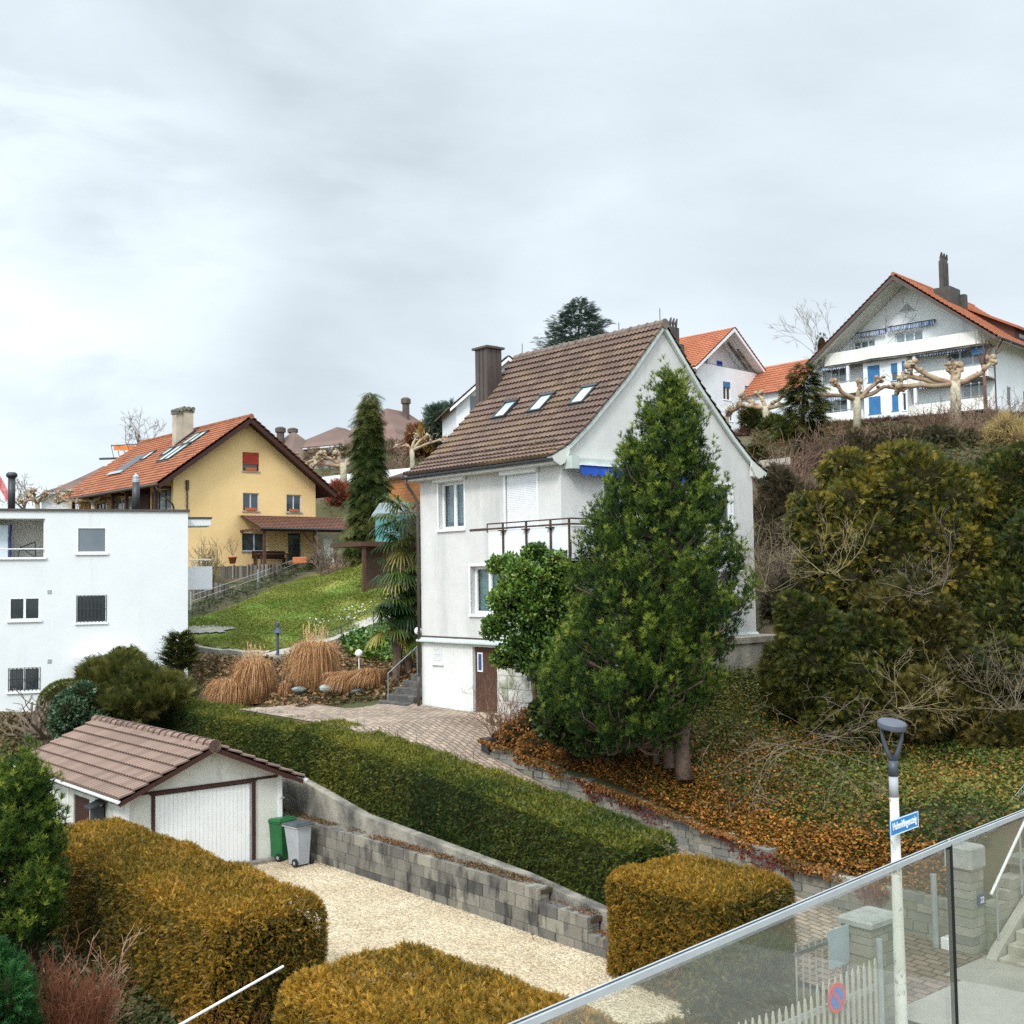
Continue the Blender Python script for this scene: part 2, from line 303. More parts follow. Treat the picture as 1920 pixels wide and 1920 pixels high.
def tile_roof(mb, prof, u0, u1, axis, tw=.17, course=.33, amp=.022, seg=4, t=.025, uoff=0):
    """roof surface: prof = [(h,z)...] from eave to ridge (h = horizontal coordinate), run along the other axis from u0 to u1"""
    P=[np.array(p,float) for p in prof]; cum=[0]
    for a,b in zip(P,P[1:]): cum.append(cum[-1]+np.linalg.norm(b-a))
    Ltot=cum[-1]; nk=max(1,round(Ltot/course)); cols=max(1,round((u1-u0)/tw)); us=np.linspace(u0,u1,cols*seg+1)
    wv=amp*np.abs(np.sin(PI*np.arange(len(us))/seg))**.6 if seg>4 else amp*(0.5+0.5*np.cos(2*PI*np.arange(len(us))/seg))
    def pos(s):
        s=min(max(s,0),Ltot-1e-6); i=max(k for k in range(len(cum)-1) if cum[k]<=s)
        d=(P[i+1]-P[i])/np.linalg.norm(P[i+1]-P[i]); nrm=np.array([-d[1],d[0]]);
        if nrm[1]<0: nrm=-nrm
        return P[i]+d*(s-cum[i]),nrm
    tr=np.random.default_rng(5).random((nk,cols//2+2))
    for k in range(nk):
        s0=k*Ltot/nk; s1=min((k+1)*Ltot/nk+.03,Ltot)
        rows=[]
        jit=random.uniform(-.006,.006)
        for s,lift,wf in ((s0,0,0),(s0,t,1),(s1,0.0,.8)):
            q,nrm=pos(s); r=[]
            for j,u in enumerate(us):
                o=lift+wv[j]*wf+ (jit if lift else 0)*0; p=q+nrm*o
                r.append((p[0],u,p[1]) if axis=='y' else (u,p[0],p[1]))
            rows.append(r)
        n=len(us); base=len(mb.v); mb.v.extend([tuple(map(float,x)) for r in rows for x in r])
        for rr in (0,1):
            for j in range(n-1):
                mb.f.append((base+rr*n+j,base+rr*n+j+1,base+(rr+1)*n+j+1,base+(rr+1)*n+j)); mb.mi.append(mb.m); mb.rnd.append(float(tr[k,(j//seg+k%2)//2])*.65+.35 if not (seg>4 and (rr==0 or j%seg in (0,seg-1))) else .1)  # groove and course-edge faces coloured dark: shade between tiles painted in
    return mb
def wall(mb, face, u0, u1, z0, z1, holes=(), top=None, depth=.18):
    """wall surface with real openings. face=('y',y,sign) or ('x',x,sign): plane; sign = outward direction. top=list of (u,z) roof line"""
    ax,c,sg=face
    us={u0,u1}; zs={z0,z1}
    for h in holes: us|={h[0],h[1]}; zs|={h[2],h[3]}
    if top:
        for p in top:
            if u0<p[0]<u1: us.add(p[0])
        zmax=max(p[1] for p in top); zs.add(zmax)
    us=sorted(us); zs=sorted(zs)
    def T(u): return float(np.interp(u,[p[0] for p in top],[p[1] for p in top])) if top else 1e9
    def P(u,z,d=0): return (u,c-sg*d,z) if ax=='y' else (c-sg*d,u,z)
    for ua,ub in zip(us,us[1:]):
        for za,zb in zip(zs,zs[1:]):
            um,zm=(ua+ub)/2,(za+zb)/2
            if any(h[0]<um<h[1] and h[2]<zm<h[3] for h in holes): continue
            ta,tb=T(ua),T(ub)
            poly=[(ua,za),(ub,za),(ub,zb),(ua,zb)]
            out=[]
            for i in range(4):
                p,q=poly[i],poly[(i+1)%4]
                def g(p): return (ta+(tb-ta)*(p[0]-ua)/(ub-ua))-p[1]
                gp,gq=g(p),g(q)
                if gp>=0: out.append(p)
                if gp*gq<0:
                    s=gp/(gp-gq); out.append((p[0]+(q[0]-p[0])*s,p[1]+(q[1]-p[1])*s))
            if len(out)>2: mb.add([P(*p) for p in out],[tuple(range(len(out)))])
    for h in holes:
        a,b,cz,d=h[:4]
        mb.add([P(a,cz),P(b,cz),P(b,d),P(a,d),P(a,cz,depth),P(b,cz,depth),P(b,d,depth),P(a,d,depth)],[(0,1,5,4),(1,2,6,5),(2,3,7,6),(3,0,4,7)])
def fbox(mb, face, u0,u1,z0,z1,d0,d1):
    """box on a facade: d = distance outward from plane (negative = inside)"""
    ax,c,sg=face; a,b=sorted((c+sg*d0,c+sg*d1))
    return mb.box(u0,u1,a,b,z0,z1) if ax=='y' else mb.box(a,b,u0,u1,z0,z1)
def window(parent, face, u0,u1,z0,z1, leaves=2, depth=.12, frame=M_white, pane=M_pane, sill=True, surround=None, curtain=None, shutter=None, fw=.07, sillc=None, bars=None, name='window', box=None):
    f=MB()
    fbox(f,face,u0,u1,z0,z0+fw,-depth,-depth+.06); fbox(f,face,u0,u1,z1-fw,z1,-depth,-depth+.06)
    fbox(f,face,u0,u0+fw,z0+fw,z1-fw,-depth,-depth+.06); fbox(f,face,u1-fw,u1,z0+fw,z1-fw,-depth,-depth+.06)
    for k in range(1,leaves):
        u=u0+(u1-u0)*k/leaves; fbox(f,face,u-fw*.7,u+fw*.7,z0+fw,z1-fw,-depth,-depth+.055)
    o=f.build(name,frame,parent)
    p=MB(); fbox(p,face,u0+fw*.5,u1-fw*.5,z0+fw*.5,z1-fw*.5,-depth-.01,-depth+.015); p.build('pane',pane,o)
    if sill:
        s=MB(); fbox(s,face,u0-.06,u1+.06,z0-.07,z0+.002,-depth+.07,.07); s.build('sill',sillc or M_white,o)
    if surround:
        s=MB(); g=.07
        fbox(s,face,u0-g,u0,z0,z1+g,-.02,.025); fbox(s,face,u1,u1+g,z0,z1+g,-.02,.025); fbox(s,face,u0,u1,z1,z1+g,-.02,.025); s.build('surround',surround,o)
    if curtain:
        s=MB(); n=max(4,int((u1-u0)/.06)); ax,c,sg=face; vs=[];fs=[]
        for i in range(n+1):
            u=u0+(u1-u0)*i/n; d=c-sg*(depth+.10+.02*(i%2))
            for z in (z0,z1): vs.append((u,d,z) if ax=='y' else (d,u,z))
        fs=[(2*i,2*i+2,2*i+3,2*i+1) for i in range(n)]
        s.add(vs,fs); s.build('curtain',curtain,o)
    if bars:
        s=MB(); n=bars
        for k in range(n+1):
            u=u0+(u1-u0)*k/n; fbox(s,face,u-.012,u+.012,z0-.02,z1,.0,.02)
        fbox(s,face,u0,u1,z0+.08,z0+.10,.021,.03); fbox(s,face,u0,u1,(z0+z1)/2,(z0+z1)/2+.02,.021,.03); s.build('window_bars',M_white if bars>9 else M_dark,o)
    if shutter:
        col,frac=shutter; s=MB(); zt=z1-(z1-z0)*frac; n=max(2,int((z1-zt)/.05))
        for k in range(n):
            a=zt+(z1-zt)*k/n; b=zt+(z1-zt)*(k+1)/n
            fbox(s,face,u0+.02,u1-.02,a,b-.006,-depth+.065,-.03); 
        fbox(s,face,u0+.02,u1-.02,zt,z1,-depth+.062,-.045); s.build('shutter',col,o)
    if box:
        s=MB(); fbox(s,face,u0-.12,u1+.10,z1+.02,z1+.20,.026,.17); s.build('shutter_box',M_white,o)
    return o

# --------------------------------------------------- vegetation helpers (numpy meshes)
def fastmesh(name, V, FC, k, mats, rnd, mi=None, parent=None, extra=None):
    """V (n,3), FC (m,k) faces all of k corners. extra: MB with further faces (material slot 1)"""
    me=bpy.data.meshes.new(name)
    V=np.asarray(V,dtype=np.float32); FC=np.asarray(FC,dtype=np.int32); nf=len(FC)
    loops=FC.ravel(); starts=np.arange(nf)*k; tot=np.full(nf,k); rn=np.asarray(rnd,dtype=np.float32); mi_=np.zeros(nf,dtype=np.int32)
    if extra is not None and len(extra.v):
        off=len(V); V=np.vstack([V,np.array(extra.v,dtype=np.float32)])
        el=[];es=[];et=[];p=len(loops)
        for f in extra.f: el.extend(i+off for i in f); es.append(p); et.append(len(f)); p+=len(f)
        loops=np.concatenate([loops,np.array(el,dtype=np.int32)]); starts=np.concatenate([starts,es]); tot=np.concatenate([tot,et]); rn=np.concatenate([rn,np.array(extra.rnd,dtype=np.float32)]); mi_=np.concatenate([mi_,np.ones(len(extra.f),dtype=np.int32)])
    me.vertices.add(len(V)); me.vertices.foreach_set('co',V.ravel())
    me.loops.add(len(loops)); me.loops.foreach_set('vertex_index',loops.astype(np.int32))
    me.polygons.add(len(starts)); me.polygons.foreach_set('loop_start',starts.astype(np.int32)); me.polygons.foreach_set('loop_total',tot.astype(np.int32))
    if not isinstance(mats,(list,tuple)): mats=[mats]
    for mt in mats: me.materials.append(mt)
    if len(mats)>1: me.polygons.foreach_set('material_index',mi_.astype(np.int32))
    me.update(calc_edges=True)
    a=me.attributes.new('rnd','FLOAT','FACE'); a.data.foreach_set('value',rn)
    o=bpy.data.objects.new(name,me); COL.objects.link(o); o.parent=parent
    return o
def norm(v): return v/(np.linalg.norm(v,axis=-1,keepdims=True)+1e-9)
def instance(P,D,Nn,L,T,TF,W=None):
    """place template T (k,3: x along D, y side, z normal) at points"""
    D=norm(D); S=norm(np.cross(Nn,D)); N3=np.cross(D,S); L=np.asarray(L)[:,None,None]; W=L if W is None else np.asarray(W)[:,None,None]
    V=P[:,None,:]+L*T[None,:,0:1]*D[:,None,:]+W*T[None,:,1:2]*S[:,None,:]+W*T[None,:,2:3]*N3[:,None,:]
    k=len(T); FC=TF[None,:,:]+(np.arange(len(P))*k)[:,None,None]
    return V.reshape(-1,3),FC.reshape(-1,TF.shape[1])
T_LEAF=(np.array([(0,0,0),(.45,.32,.06),(1,0,-.05),(.45,-.32,.06)]),np.array([(0,1,2),(0,2,3)]))
def _sprig(n,spread,tw,curve):
    v=[(0,tw*.4,0),(0,-tw*.4,0),(1,0,-curve)];f=[(0,1,2)]
    for i in range(n):
        x=.12+.72*i/n; sgn=1 if i%2 else -1; l=.42*(1-.55*x); c=-curve*x*x
        b=len(v); v+=[(x,0,c),(x+tw*.9,0,c),(x+l*.8,sgn*l*spread,c-.03)]; f.append((b,b+1,b+2))
    return np.array(v,float),np.array(f)
T_SPRIG=_sprig(6,.75,.16,.12)
T_BOUGH=_sprig(16,1.0,.07,.28)
def _tuft(n):
    v=[];f=[];r=np.random.default_rng(3)
    for i in range(n):
        a=2*PI*i/n+r.uniform(-.2,.2); el=r.uniform(.35,1.15); d=np.array([math.cos(el),math.sin(el)*math.cos(a),math.sin(el)*math.sin(a)])
        s=np.cross(d,[r.uniform(-1,1),r.uniform(-1,1),r.uniform(-1,1)]); s/=np.linalg.norm(s)
        st=np.array([r.uniform(-.3,.25),0,0]); b=len(v); v+=[st+s*.043,st-s*.043,st+d*r.uniform(.7,1)]; f.append((b,b+1,b+2))
    return np.array(v,float),np.array(f)
T_TUFT=_tuft(22)
T_BLADE=(np.array([(0,-.02,0),(0,.02,0),(.45,.022,.10),(.45,-.022,.10),(.8,.012,.02),(.8,-.012,.02),(1,0,-.16)]),np.array([(0,1,2),(0,2,3),(3,2,4),(3,4,5),(5,4,6)]))
def pnoise(P,s,seed=0):
    r=np.random.default_rng(seed); o=np.zeros(len(P))
    for i in range(6):
        d=r.normal(size=3); d/=np.linalg.norm(d); o+=np.sin((P@d)*s*(1+.45*i)+r.uniform(0,6.28))/(1+.3*i)
    return o/3.2
def randunit(n): return norm(rng.normal(size=(n,3)))
def rndcol(P,patch=1.,seed=0,amt=.35,jit=.28,mid=.5): return np.clip(mid+amt*pnoise(P,patch,seed)+rng.normal(0,jit,len(P)),0,1)
def foliage(name,P,D,Nn,L,T,mt,parent=None,rnd=None,extra=None,core=None,W=None):
    V,FC=instance(P,D,Nn,L,T[0],T[1],W); rnd=rndcol(P) if rnd is None else rnd
    return fastmesh(name,V,FC,FC.shape[1],[mt,core] if core else mt,np.repeat(rnd,len(T[1])),parent=parent,extra=extra)
def ellipsoids(blobs,n,inside=.0):
    """blobs: list of (center, radii); returns surface points and normals of their union"""
    C=np.array([b[0] for b in blobs],float); R=np.array([b[1] for b in blobs],float)
    area=(R[:,0]*R[:,1]+R[:,1]*R[:,2]+R[:,0]*R[:,2]); idx=rng.choice(len(blobs),size=int(n*1.6),p=area/area.sum())
    d=randunit(len(idx)); rr=1-inside*rng.random(len(idx))**1.5
    P=C[idx]+d*R[idx]*rr[:,None]; Nn=norm(d/R[idx])
    keep=np.ones(len(P),bool)
    for j in range(len(blobs)):
        q=((P-C[j])/R[j]); keep&=~(((q**2).sum(1)<.72)&(idx!=j))
    return P[keep][:n],Nn[keep][:n]
def lumpy(blobs,k=7,rs=.36,out=.82,seed=1):
    R=np.random.default_rng(seed); o=[(np.array(c,float),tuple(np.array(r)*.86)) for c,r in blobs]
    for c,r in blobs:
        for i in range(k):
            d=R.normal(size=3); d/=np.linalg.norm(d); r=np.array(r); f=R.uniform(.7,1.25)*rs; o.append((np.array(c)+d*r*out,tuple(r*f*np.array([1,1,R.uniform(.7,1.1)]))))
    return o
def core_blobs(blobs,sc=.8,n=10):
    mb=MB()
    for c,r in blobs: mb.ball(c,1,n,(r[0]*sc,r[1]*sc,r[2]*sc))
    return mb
def branchy(mb,start,d,length,rad,depth,nchild=3,spread=.7,up=.15,jit=.25,ns=4,shrink=.66,sides=4,rmin=.004):
    """recursive bare branches"""
    d=np.array(d,float); d/=np.linalg.norm(d); pts=[np.array(start,float)]; rads=[rad]
    for i in range(ns):
        d=d+np.random.default_rng(random.randrange(1<<30)).normal(0,jit,3)*.6+np.array([0,0,up])*.5; d/=np.linalg.norm(d)
        pts.append(pts[-1]+d*length/ns); rads.append(max(rad*(1-.55*(i+1)/ns),rmin))
    mb.tube(pts,rads,sides if depth>1 else 3,cap=False)
    if depth<=0: return
    for k in range(nchild):
        i=random.randint(max(1,ns//3),ns); 
        r=np.random.default_rng(random.randrange(1<<30)); dd=d+r.normal(0,spread,3); dd/=np.linalg.norm(dd)
        branchy(mb,pts[i],dd,length*shrink*random.uniform(.7,1.15),max(rads[i]*.65,rmin),depth-1,nchild,spread,up,jit,max(2,ns-1),shrink,sides,rmin)
def pxblob(px,py,dep,rx,ry,rd=None):
    """ellipsoid given by its place and half sizes in picture units at a real distance"""
    c=at(px,py,dep); s=dep/F; return (c,(rx*s,(rd if rd else rx*s),ry*s))
def gz(p):
    return float(H(np.array([p[0]]),np.array([p[1]]))[0])

# ================================================================== TERRAIN
_cp=[]
def cp(px,py,dep): q=at(px,py,dep); _cp.append((q[0],q[1],q[2]))
for a,b,z in [(-24,19.9,-4.35),(-20,19.9,-4.95),(-17,19.9,-5.4),(-14.6,19.9,-5.75),(-12.5,19.9,-5.9),(-27,21.2,-3.93),(-30,21,-3.93),(-27,24,-3.2),(-11,22.6,-5.2),(-8,22.6,-5.0),(-9,25,-3.8)]:
    q=AB(a,b,z); _cp.append(tuple(q))
for q_,z_ in ((10.3,1.2),(13.5,1.5),(5,1.0),(0,.9)):
    q=np.array([-21.4,74,0])+B2*q_; _cp.append((q[0],q[1],z_))
for u_,v_,z_ in ((11,16,3.5),(5,-5,.3),(11,-5,.9)):
    q=np.array([-21.4,74,0])+B2*u_-A2*v_; _cp.append((q[0],q[1],z_))
for t in [(1700,1560,22.6),(1860,1480,23),(1270,1450,27),(1440,1300,33),(1600,1420,29),(1900,1440,27),(1300,1262,33.4),(1420,1232,36),(1100,1350,29.5),(940,1345,31.3),
          (1430,1180,39),(1440,1000,50),(1430,862,62),(1500,838,80),(1560,806,98),(1700,796,97),(1900,790,93),(1400,812,105),(1700,1130,40),(1920,1130,41),(1900,880,66),(1650,900,62),(1300,830,110),
          (640,935,88),(700,900,104),(820,880,104),(560,880,112),(780,860,120),(750,1003,62),(720,1087,61),(690,1066,68),(325,1100,70),(500,1112,63),(360,1168,56),(600,1130,58),(700,1130,56),
          (360,1225,49.5),(500,1222,49),(640,1200,51),(700,1178,53),(360,1262,47),(450,1290,44.5),(600,1265,43.5),(680,1262,43.5),(770,1210,44),(780,1180,47),
          (353,1340,45),(100,1345,43),(0,1345,42),(100,1180,70),(0,1080,80),(0,990,120),(150,972,110),(200,945,125),(300,915,130),(0,1400,39),(150,1420,40)]: cp(*t)
_cp+=[(-150,150,-2),(-100,40,-9),(100,-40,-6),(70,20,4),(90,70,11),(-60,10,-8),(-200,400,4),(0,450,16),(200,400,18),(300,150,16),(-300,200,-4),(0,200,15),(120,200,17),(0,-60,-7),(-300,-100,-9),(300,-100,3)]
_cp+=[tuple(AB(-36,8,-7)),tuple(AB(-30,4,-7.2)),tuple(AB(-34,12,-7))]
_cp=np.array(_cp,float); _S=30.
def _k(r2): return np.where(r2>0,r2*np.log(r2+1e-12),0)
_X=_cp[:,:2]/_S; _n=len(_X); _K=_k(((_X[:,None]-_X[None])**2).sum(-1))+np.eye(_n)*.004; _Pm=np.hstack([np.ones((_n,1)),_X])
_w=np.linalg.solve(np.block([[_K,_Pm],[_Pm.T,np.zeros((3,3))]]),np.concatenate([_cp[:,2],np.zeros(3)]))
def tps(x,y):
    sh=np.shape(x); x=np.ravel(x); y=np.ravel(y); out=np.zeros(len(x))
    for i in range(0,len(x),4000):
        Q=np.stack([x[i:i+4000],y[i:i+4000]],1)/_S; out[i:i+4000]=_k(((Q[:,None]-_X[None])**2).sum(-1))@_w[:_n]+_w[_n]+Q@_w[_n+1:]
    return out.reshape(sh)
RA=[-50,-40,-30,-27,-25,-24,-21,-18,-15,-12,-10,0]; RZ=[-3.85,-3.9,-3.93,-3.95,-4.35,-4.65,-5.3,-5.85,-6.3,-6.6,-6.7,-6.75]
CA=[-60,-38,-28,-24.5,-21,-18.5,-16.5,-13,-10,0]; CZ=[-4.4,-4.6,-5.15,-5.75,-5.95,-6.1,-6.3,-6.65,-6.8,-6.8]
def H(x,y):
    x=np.asarray(x,float); y=np.asarray(y,float)
    a=x*A2[0]+y*A2[1]; b=x*B2[0]+y*B2[1]; z=tps(x,y)
    low=np.where(a<-9.5,-7.0,-6.78); ramp=np.interp(a,RA,RZ); strip=np.interp(a,CA,CZ)
    near=np.clip((a+40)/5,0,1)            # 0 far left, 1 in the mapped zone
    near=near*near*(3-2*near)
    zz=np.where(b<15.95,low,np.where(b<16.85,strip,ramp))
    fore=np.clip((21.4-b)/.3,0,1)*(a<-24.3)*np.clip((a+32.5)/1.5,0,1)
    zone=(b<19.55)
    z2=np.where(zone,near*zz+(1-near)*z,np.where(fore>0,fore*ramp+(1-fore)*z,z))
    # left of the forecourt the garden bed rises from it
    gb=(b>16.85)&(b<19.55)&(a<-33.5); z2=np.where(gb,z,z2)
    wt=np.interp(a,[-24.2,-22.4,-20.3,-17.2,-14.6,-12.6],[-4.32,-4.56,-4.90,-5.36,-5.72,-5.90])
    z2=np.where((b>=19.55)&(b<23)&(a>-24.2)&(a<-11.2),np.minimum(z2,wt+.02+np.clip(b-19.75,0,9)*.75),z2)
    st=(a>-11.1)&(b>=19.55)
    z2=np.where(st,np.minimum(-6.78+np.clip(b-19.5,0,100)*.5,z2+2.0),z2)
    return z2
def lines(segs):
    o=[]
    for a,b,s in segs: o.extend(np.arange(a,b,s))
    return np.array(o)
av=lines([(-700,-120,40),(-120,-60,4),(-60,-36,.8),(-36,-8,.4),(-8,10,1),(10,60,6),(60,700,40)])
bv=np.concatenate([lines([(-500,-40,40),(-40,0,3),(0,15.6,.8)]),[15.6,15.9,15.97,16.3,16.8,16.9,17.5,18,18.6,19.2,19.5,19.6],lines([(19.8,27,.25),(27,40,.6),(40,75,1.2),(75,140,3),(140,900,40)])])
Ag,Bg=np.meshgrid(av,bv); Xg=Ag*A2[0]+Bg*B2[0]; Yg=Ag*A2[1]+Bg*B2[1]; Zg=H(Xg,Yg)
_nb=pnoise(np.stack([Xg.ravel(),Yg.ravel(),Xg.ravel()*0],1),.9,5).reshape(Xg.shape)
Zg+=np.where((Bg>21.6)&(Ag>-60)|(Ag<-42),.07*_nb,0)
na,nb_=len(av),len(bv); idx=np.arange(na*nb_).reshape(nb_,na)
FCt=np.stack([idx[:-1,:-1],idx[:-1,1:],idx[1:,1:],idx[1:,:-1]],-1).reshape(-1,4)
terr=fastmesh('ground',np.stack([Xg,Yg,Zg],-1).reshape(-1,3),FCt,4,M_ground,rng.random(len(FCt))); terr['kind']='structure'

def sheet(name,poly_ab,mt,lift=.03,res=.35,zf=None,kind='structure',uneven=0):
    """surface over the terrain inside a polygon given in the a,b plan"""
    poly=np.array(poly_ab,float); a0,b0=poly.min(0); a1,b1=poly.max(0)
    aa=np.linspace(a0,a1,max(2,int((a1-a0)/res))); bb=np.linspace(b0,b1,max(2,int((b1-b0)/res)))
    Ax,Bx=np.meshgrid(aa,bb)
    def inside(x,y):
        c=np.zeros(x.shape,bool); j=len(poly)-1
        for i in range(len(poly)):
            xi,yi=poly[i]; xj,yj=poly[j]
            c^=((yi>y)!=(yj>y))&(x<(xj-xi)*(y-yi)/(yj-yi+1e-12)+xi); j=i
        return c
    X=Ax*A2[0]+Bx*B2[0]; Y=Ax*A2[1]+Bx*B2[1]; Z=(H(X,Y) if zf is None else zf(Ax,Bx))+lift
    if uneven: Z=Z+uneven*pnoise(np.stack([X.ravel(),Y.ravel(),X.ravel()*0],1),1.7,3).reshape(X.shape)
    n=len(aa); idx=np.arange(X.size).reshape(X.shape)
    ins=inside((Ax[:-1,:-1]+Ax[1:,1:])/2,(Bx[:-1,:-1]+Bx[1:,1:])/2)
    FCs=np.stack([idx[:-1,:-1],idx[:-1,1:],idx[1:,1:],idx[1:,:-1]],-1)[ins]
    o=fastmesh(name,np.stack([X,Y,Z],-1).reshape(-1,3),FCs,4,mt,rng.random(len(FCs)))
    if kind: o['kind']=kind
    o.data.polygons.foreach_set('use_smooth',[True]*len(o.data.polygons))
    return o
# gravel material: voronoi pebbles
def gravelmat():
    mt=mat('pale_gravel',(.56,.46,.32),(.46,.36,.235),scale=.6,rough=.95,stain=((.34,.26,.16),.8,.5,.8,(1,1,1)))
    t=mt.node_tree; L=t.links; b=t.nodes['Principled BSDF']; src=b.inputs['Base Color'].links[0].from_socket
    tcn=t.nodes.new('ShaderNodeTexCoord'); vo=t.nodes.new('ShaderNodeTexVoronoi'); vo.inputs['Scale'].default_value=26; L.new(tcn.outputs['Object'],vo.inputs['Vector'])
    hs=t.nodes.new('ShaderNodeHueSaturation'); L.new(src,hs.inputs['Color'])
    sp=t.nodes.new('ShaderNodeSeparateColor'); L.new(vo.outputs['Color'],sp.inputs[0])
    v=math_(t,'ADD',math_(t,'MULTIPLY',sp.outputs[0],.75),.62); L.new(v,hs.inputs['Value']); L.new(hs.outputs[0],b.inputs['Base Color'])
    bp=t.nodes.new('ShaderNodeBump'); bp.inputs['Distance'].default_value=.03; bp.inputs['Strength'].default_value=1; bp.invert=True; L.new(vo.outputs['Distance'],bp.inputs['Height']); L.new(bp.outputs[0],b.inputs['Normal'])
    return mt
M_gravel=gravelmat()
def brickmat(name,c1,c2,mort,scale,bw,bh,msize=.02,rot=0,bump=.01,rough=.95):
    mt=mat(name,c1,c2,scale=.8,rough=rough); t=mt.node_tree; L=t.links; b=t.nodes['Principled BSDF']
    src=b.inputs['Base Color'].links[0].from_socket
    tcn=t.nodes.new('ShaderNodeTexCoord'); mpn=t.nodes.new('ShaderNodeMapping'); mpn.inputs['Rotation'].default_value=(0,0,rot); L.new(tcn.outputs['Object'],mpn.inputs[0])
    nz=t.nodes.new('ShaderNodeTexNoise'); nz.inputs['Scale'].default_value=2; L.new(tcn.outputs['Object'],nz.inputs['Vector'])
    va=t.nodes.new('ShaderNodeVectorMath'); va.operation='MULTIPLY_ADD'; L.new(nz.outputs['Color'],va.inputs[0]); va.inputs[1].default_value=(.12,.12,0); L.new(mpn.outputs[0],va.inputs[2])
    br=t.nodes.new('ShaderNodeTexBrick'); br.inputs['Scale'].default_value=scale; br.inputs['Brick Width'].default_value=bw; br.inputs['Row Height'].default_value=bh; br.inputs['Mortar Size'].default_value=msize; br.inputs['Mortar'].default_value=tuple(mort)+(1,)
    br.inputs['Color1'].default_value=(.7,.7,.7,1); br.inputs['Color2'].default_value=(1.15,1.1,1.05,1); br.inputs['Mortar Smooth'].default_value=.4; L.new(va.outputs[0],br.inputs['Vector'])
    m2=t.nodes.new('ShaderNodeMix'); m2.data_type='RGBA'; m2.blend_type='MULTIPLY'; m2.inputs['Factor'].default_value=1; L.new(src,m2.inputs['A']); L.new(br.outputs[0],m2.inputs['B']); L.new(m2.outputs['Result'],b.inputs['Base Color'])
    bp=t.nodes.new('ShaderNodeBump'); bp.inputs['Distance'].default_value=bump; bp.invert=True; L.new(br.outputs['Fac'],bp.inputs['Height']); L.new(bp.outputs[0],b.inputs['Normal'])
    return mt
M_paver=brickmat('worn_paving',(.42,.335,.27),(.30,.235,.19),(.45,.42,.36),1,.30,.16,.02,rot=ROT+.25,bump=.02)
M_redpaver=brickmat('red_brown_paving',(.23,.165,.125),(.15,.11,.085),(.30,.27,.18),1,.30,.2,.02,rot=.8,bump=.02)
sheet('gravel_driveway',[(-28,9),(-26.8,9),(-26.8,15.36),(-9.2,15.36),(-9.2,9.6),(-28,9.6)],M_gravel,lift=.02,res=.3,uneven=.012) if False else None
sheet('gravel_driveway',[(-26.95,10.1),(-26.95,15.34),(-9.6,15.34),(-9.6,9.6)],M_gravel,lift=.02,res=.25,uneven=.012)
sheet('paved_driveway',[(-33.4,16.95),(-32.9,20.4),(-31,21.33),(-24.3,21.33),(-24.3,19.5),(-12.6,19.5),(-12.6,16.95)],M_paver,lift=.025,res=.22)
sheet('paved_driveway_mouth',[(-12.8,16.0),(-12.8,19.5),(-10.6,19.5),(-10.3,16.0)],M_redpaver,lift=.035,res=.3,zf=lambda a,b:np.interp(a,RA,RZ))
# street: asphalt sheet, slightly higher than the drive, with a drain cover
M_asph2=M_asph
sheet('street',[(-10.45,16.0),(-10.75,19.6),(20,19.6),(20,-25),(-9.3,-25),(-9.3,15.9)],M_asph2,lift=.095,res=.4,zf=lambda a,b:a*0-6.75)
# lawn
lawn_pts=[(352,1168),(430,1146),(520,1105),(600,1078),(640,1066),(700,1064),(722,1100),(722,1165),(690,1176),(640,1196),(590,1213),(540,1222),(470,1228),(400,1222),(352,1214)]
def hit(px,py,d0=20,d1=140):
    """first point of the terrain seen at a picture position"""
    ys=np.arange(d0,d1,.25); r=ray(px,py); z=H(r[0]*ys,ys); k=np.argmax(r[2]*ys<z)
    return r*ys[k] if (r[2]*ys<z).any() else r*d1
lawn_ab=[toab(hit(*p,40,90)) for p in lawn_pts]
lawn=sheet('lawn',lawn_ab,M_grass,lift=.12,res=.4,uneven=.04)
def strip(name,pts,width,mt,lift=.15,kind='structure'):
    pts=[np.array(p,float) for p in pts]; L=[];R=[]
    for i in range(len(pts)):
        t=pts[min(i+1,len(pts)-1)]-pts[max(i-1,0)]; n=np.array([-t[1],t[0],0]); n/=np.linalg.norm(n)
        for s,l in ((1,L),(-1,R)): q=pts[i]+n*width/2*s; l.append((q[0],q[1],gz(q)+lift))
    mb=MB(); n=len(pts); lo=[(x,y,z-.25) for x,y,z in L+R]
    mb.add(L+R+lo,[(i,i+1,n+i+1,n+i) for i in range(n-1)]+[(i,2*n+i,2*n+i+1,i+1) for i in range(n-1)]+[(n+i,n+i+1,3*n+i+1,3*n+i) for i in range(n-1)])
    o=mb.build(name,mt); o['kind']=kind; return o
M_path=mat('pale_stone_path',(.40,.37,.32),(.30,.28,.24),scale=1.5,rough=.95,bump=.01)
def densify(pts,n=4):
    o=[]
    for p,q in zip(pts,pts[1:]):
        for k in range(n): o.append((p[0]+(q[0]-p[0])*k/n,p[1]+(q[1]-p[1])*k/n))
    return o+[pts[-1]]
def hits(pl,n=4,a=40,b=90): return [hit(*p,a,b) for p in densify(pl,n)]
strip('garden_path',hits([(505,1240),(560,1222),(620,1200),(665,1186),(700,1172),(740,1165)]),1.3,M_path,.14)
strip('lawn_edging',hits([(352,1216),(400,1226),(460,1231),(505,1232)]),.18,M_path,.2)
# dark worn patch in the lawn near the flats
pp=[toab(hit(*p,40,90)) for p in ((352,1184),(400,1182),(440,1187),(410,1196),(352,1198))]
sheet('asphalt_patch',pp,M_asph,lift=.19,res=.25,uneven=.03)

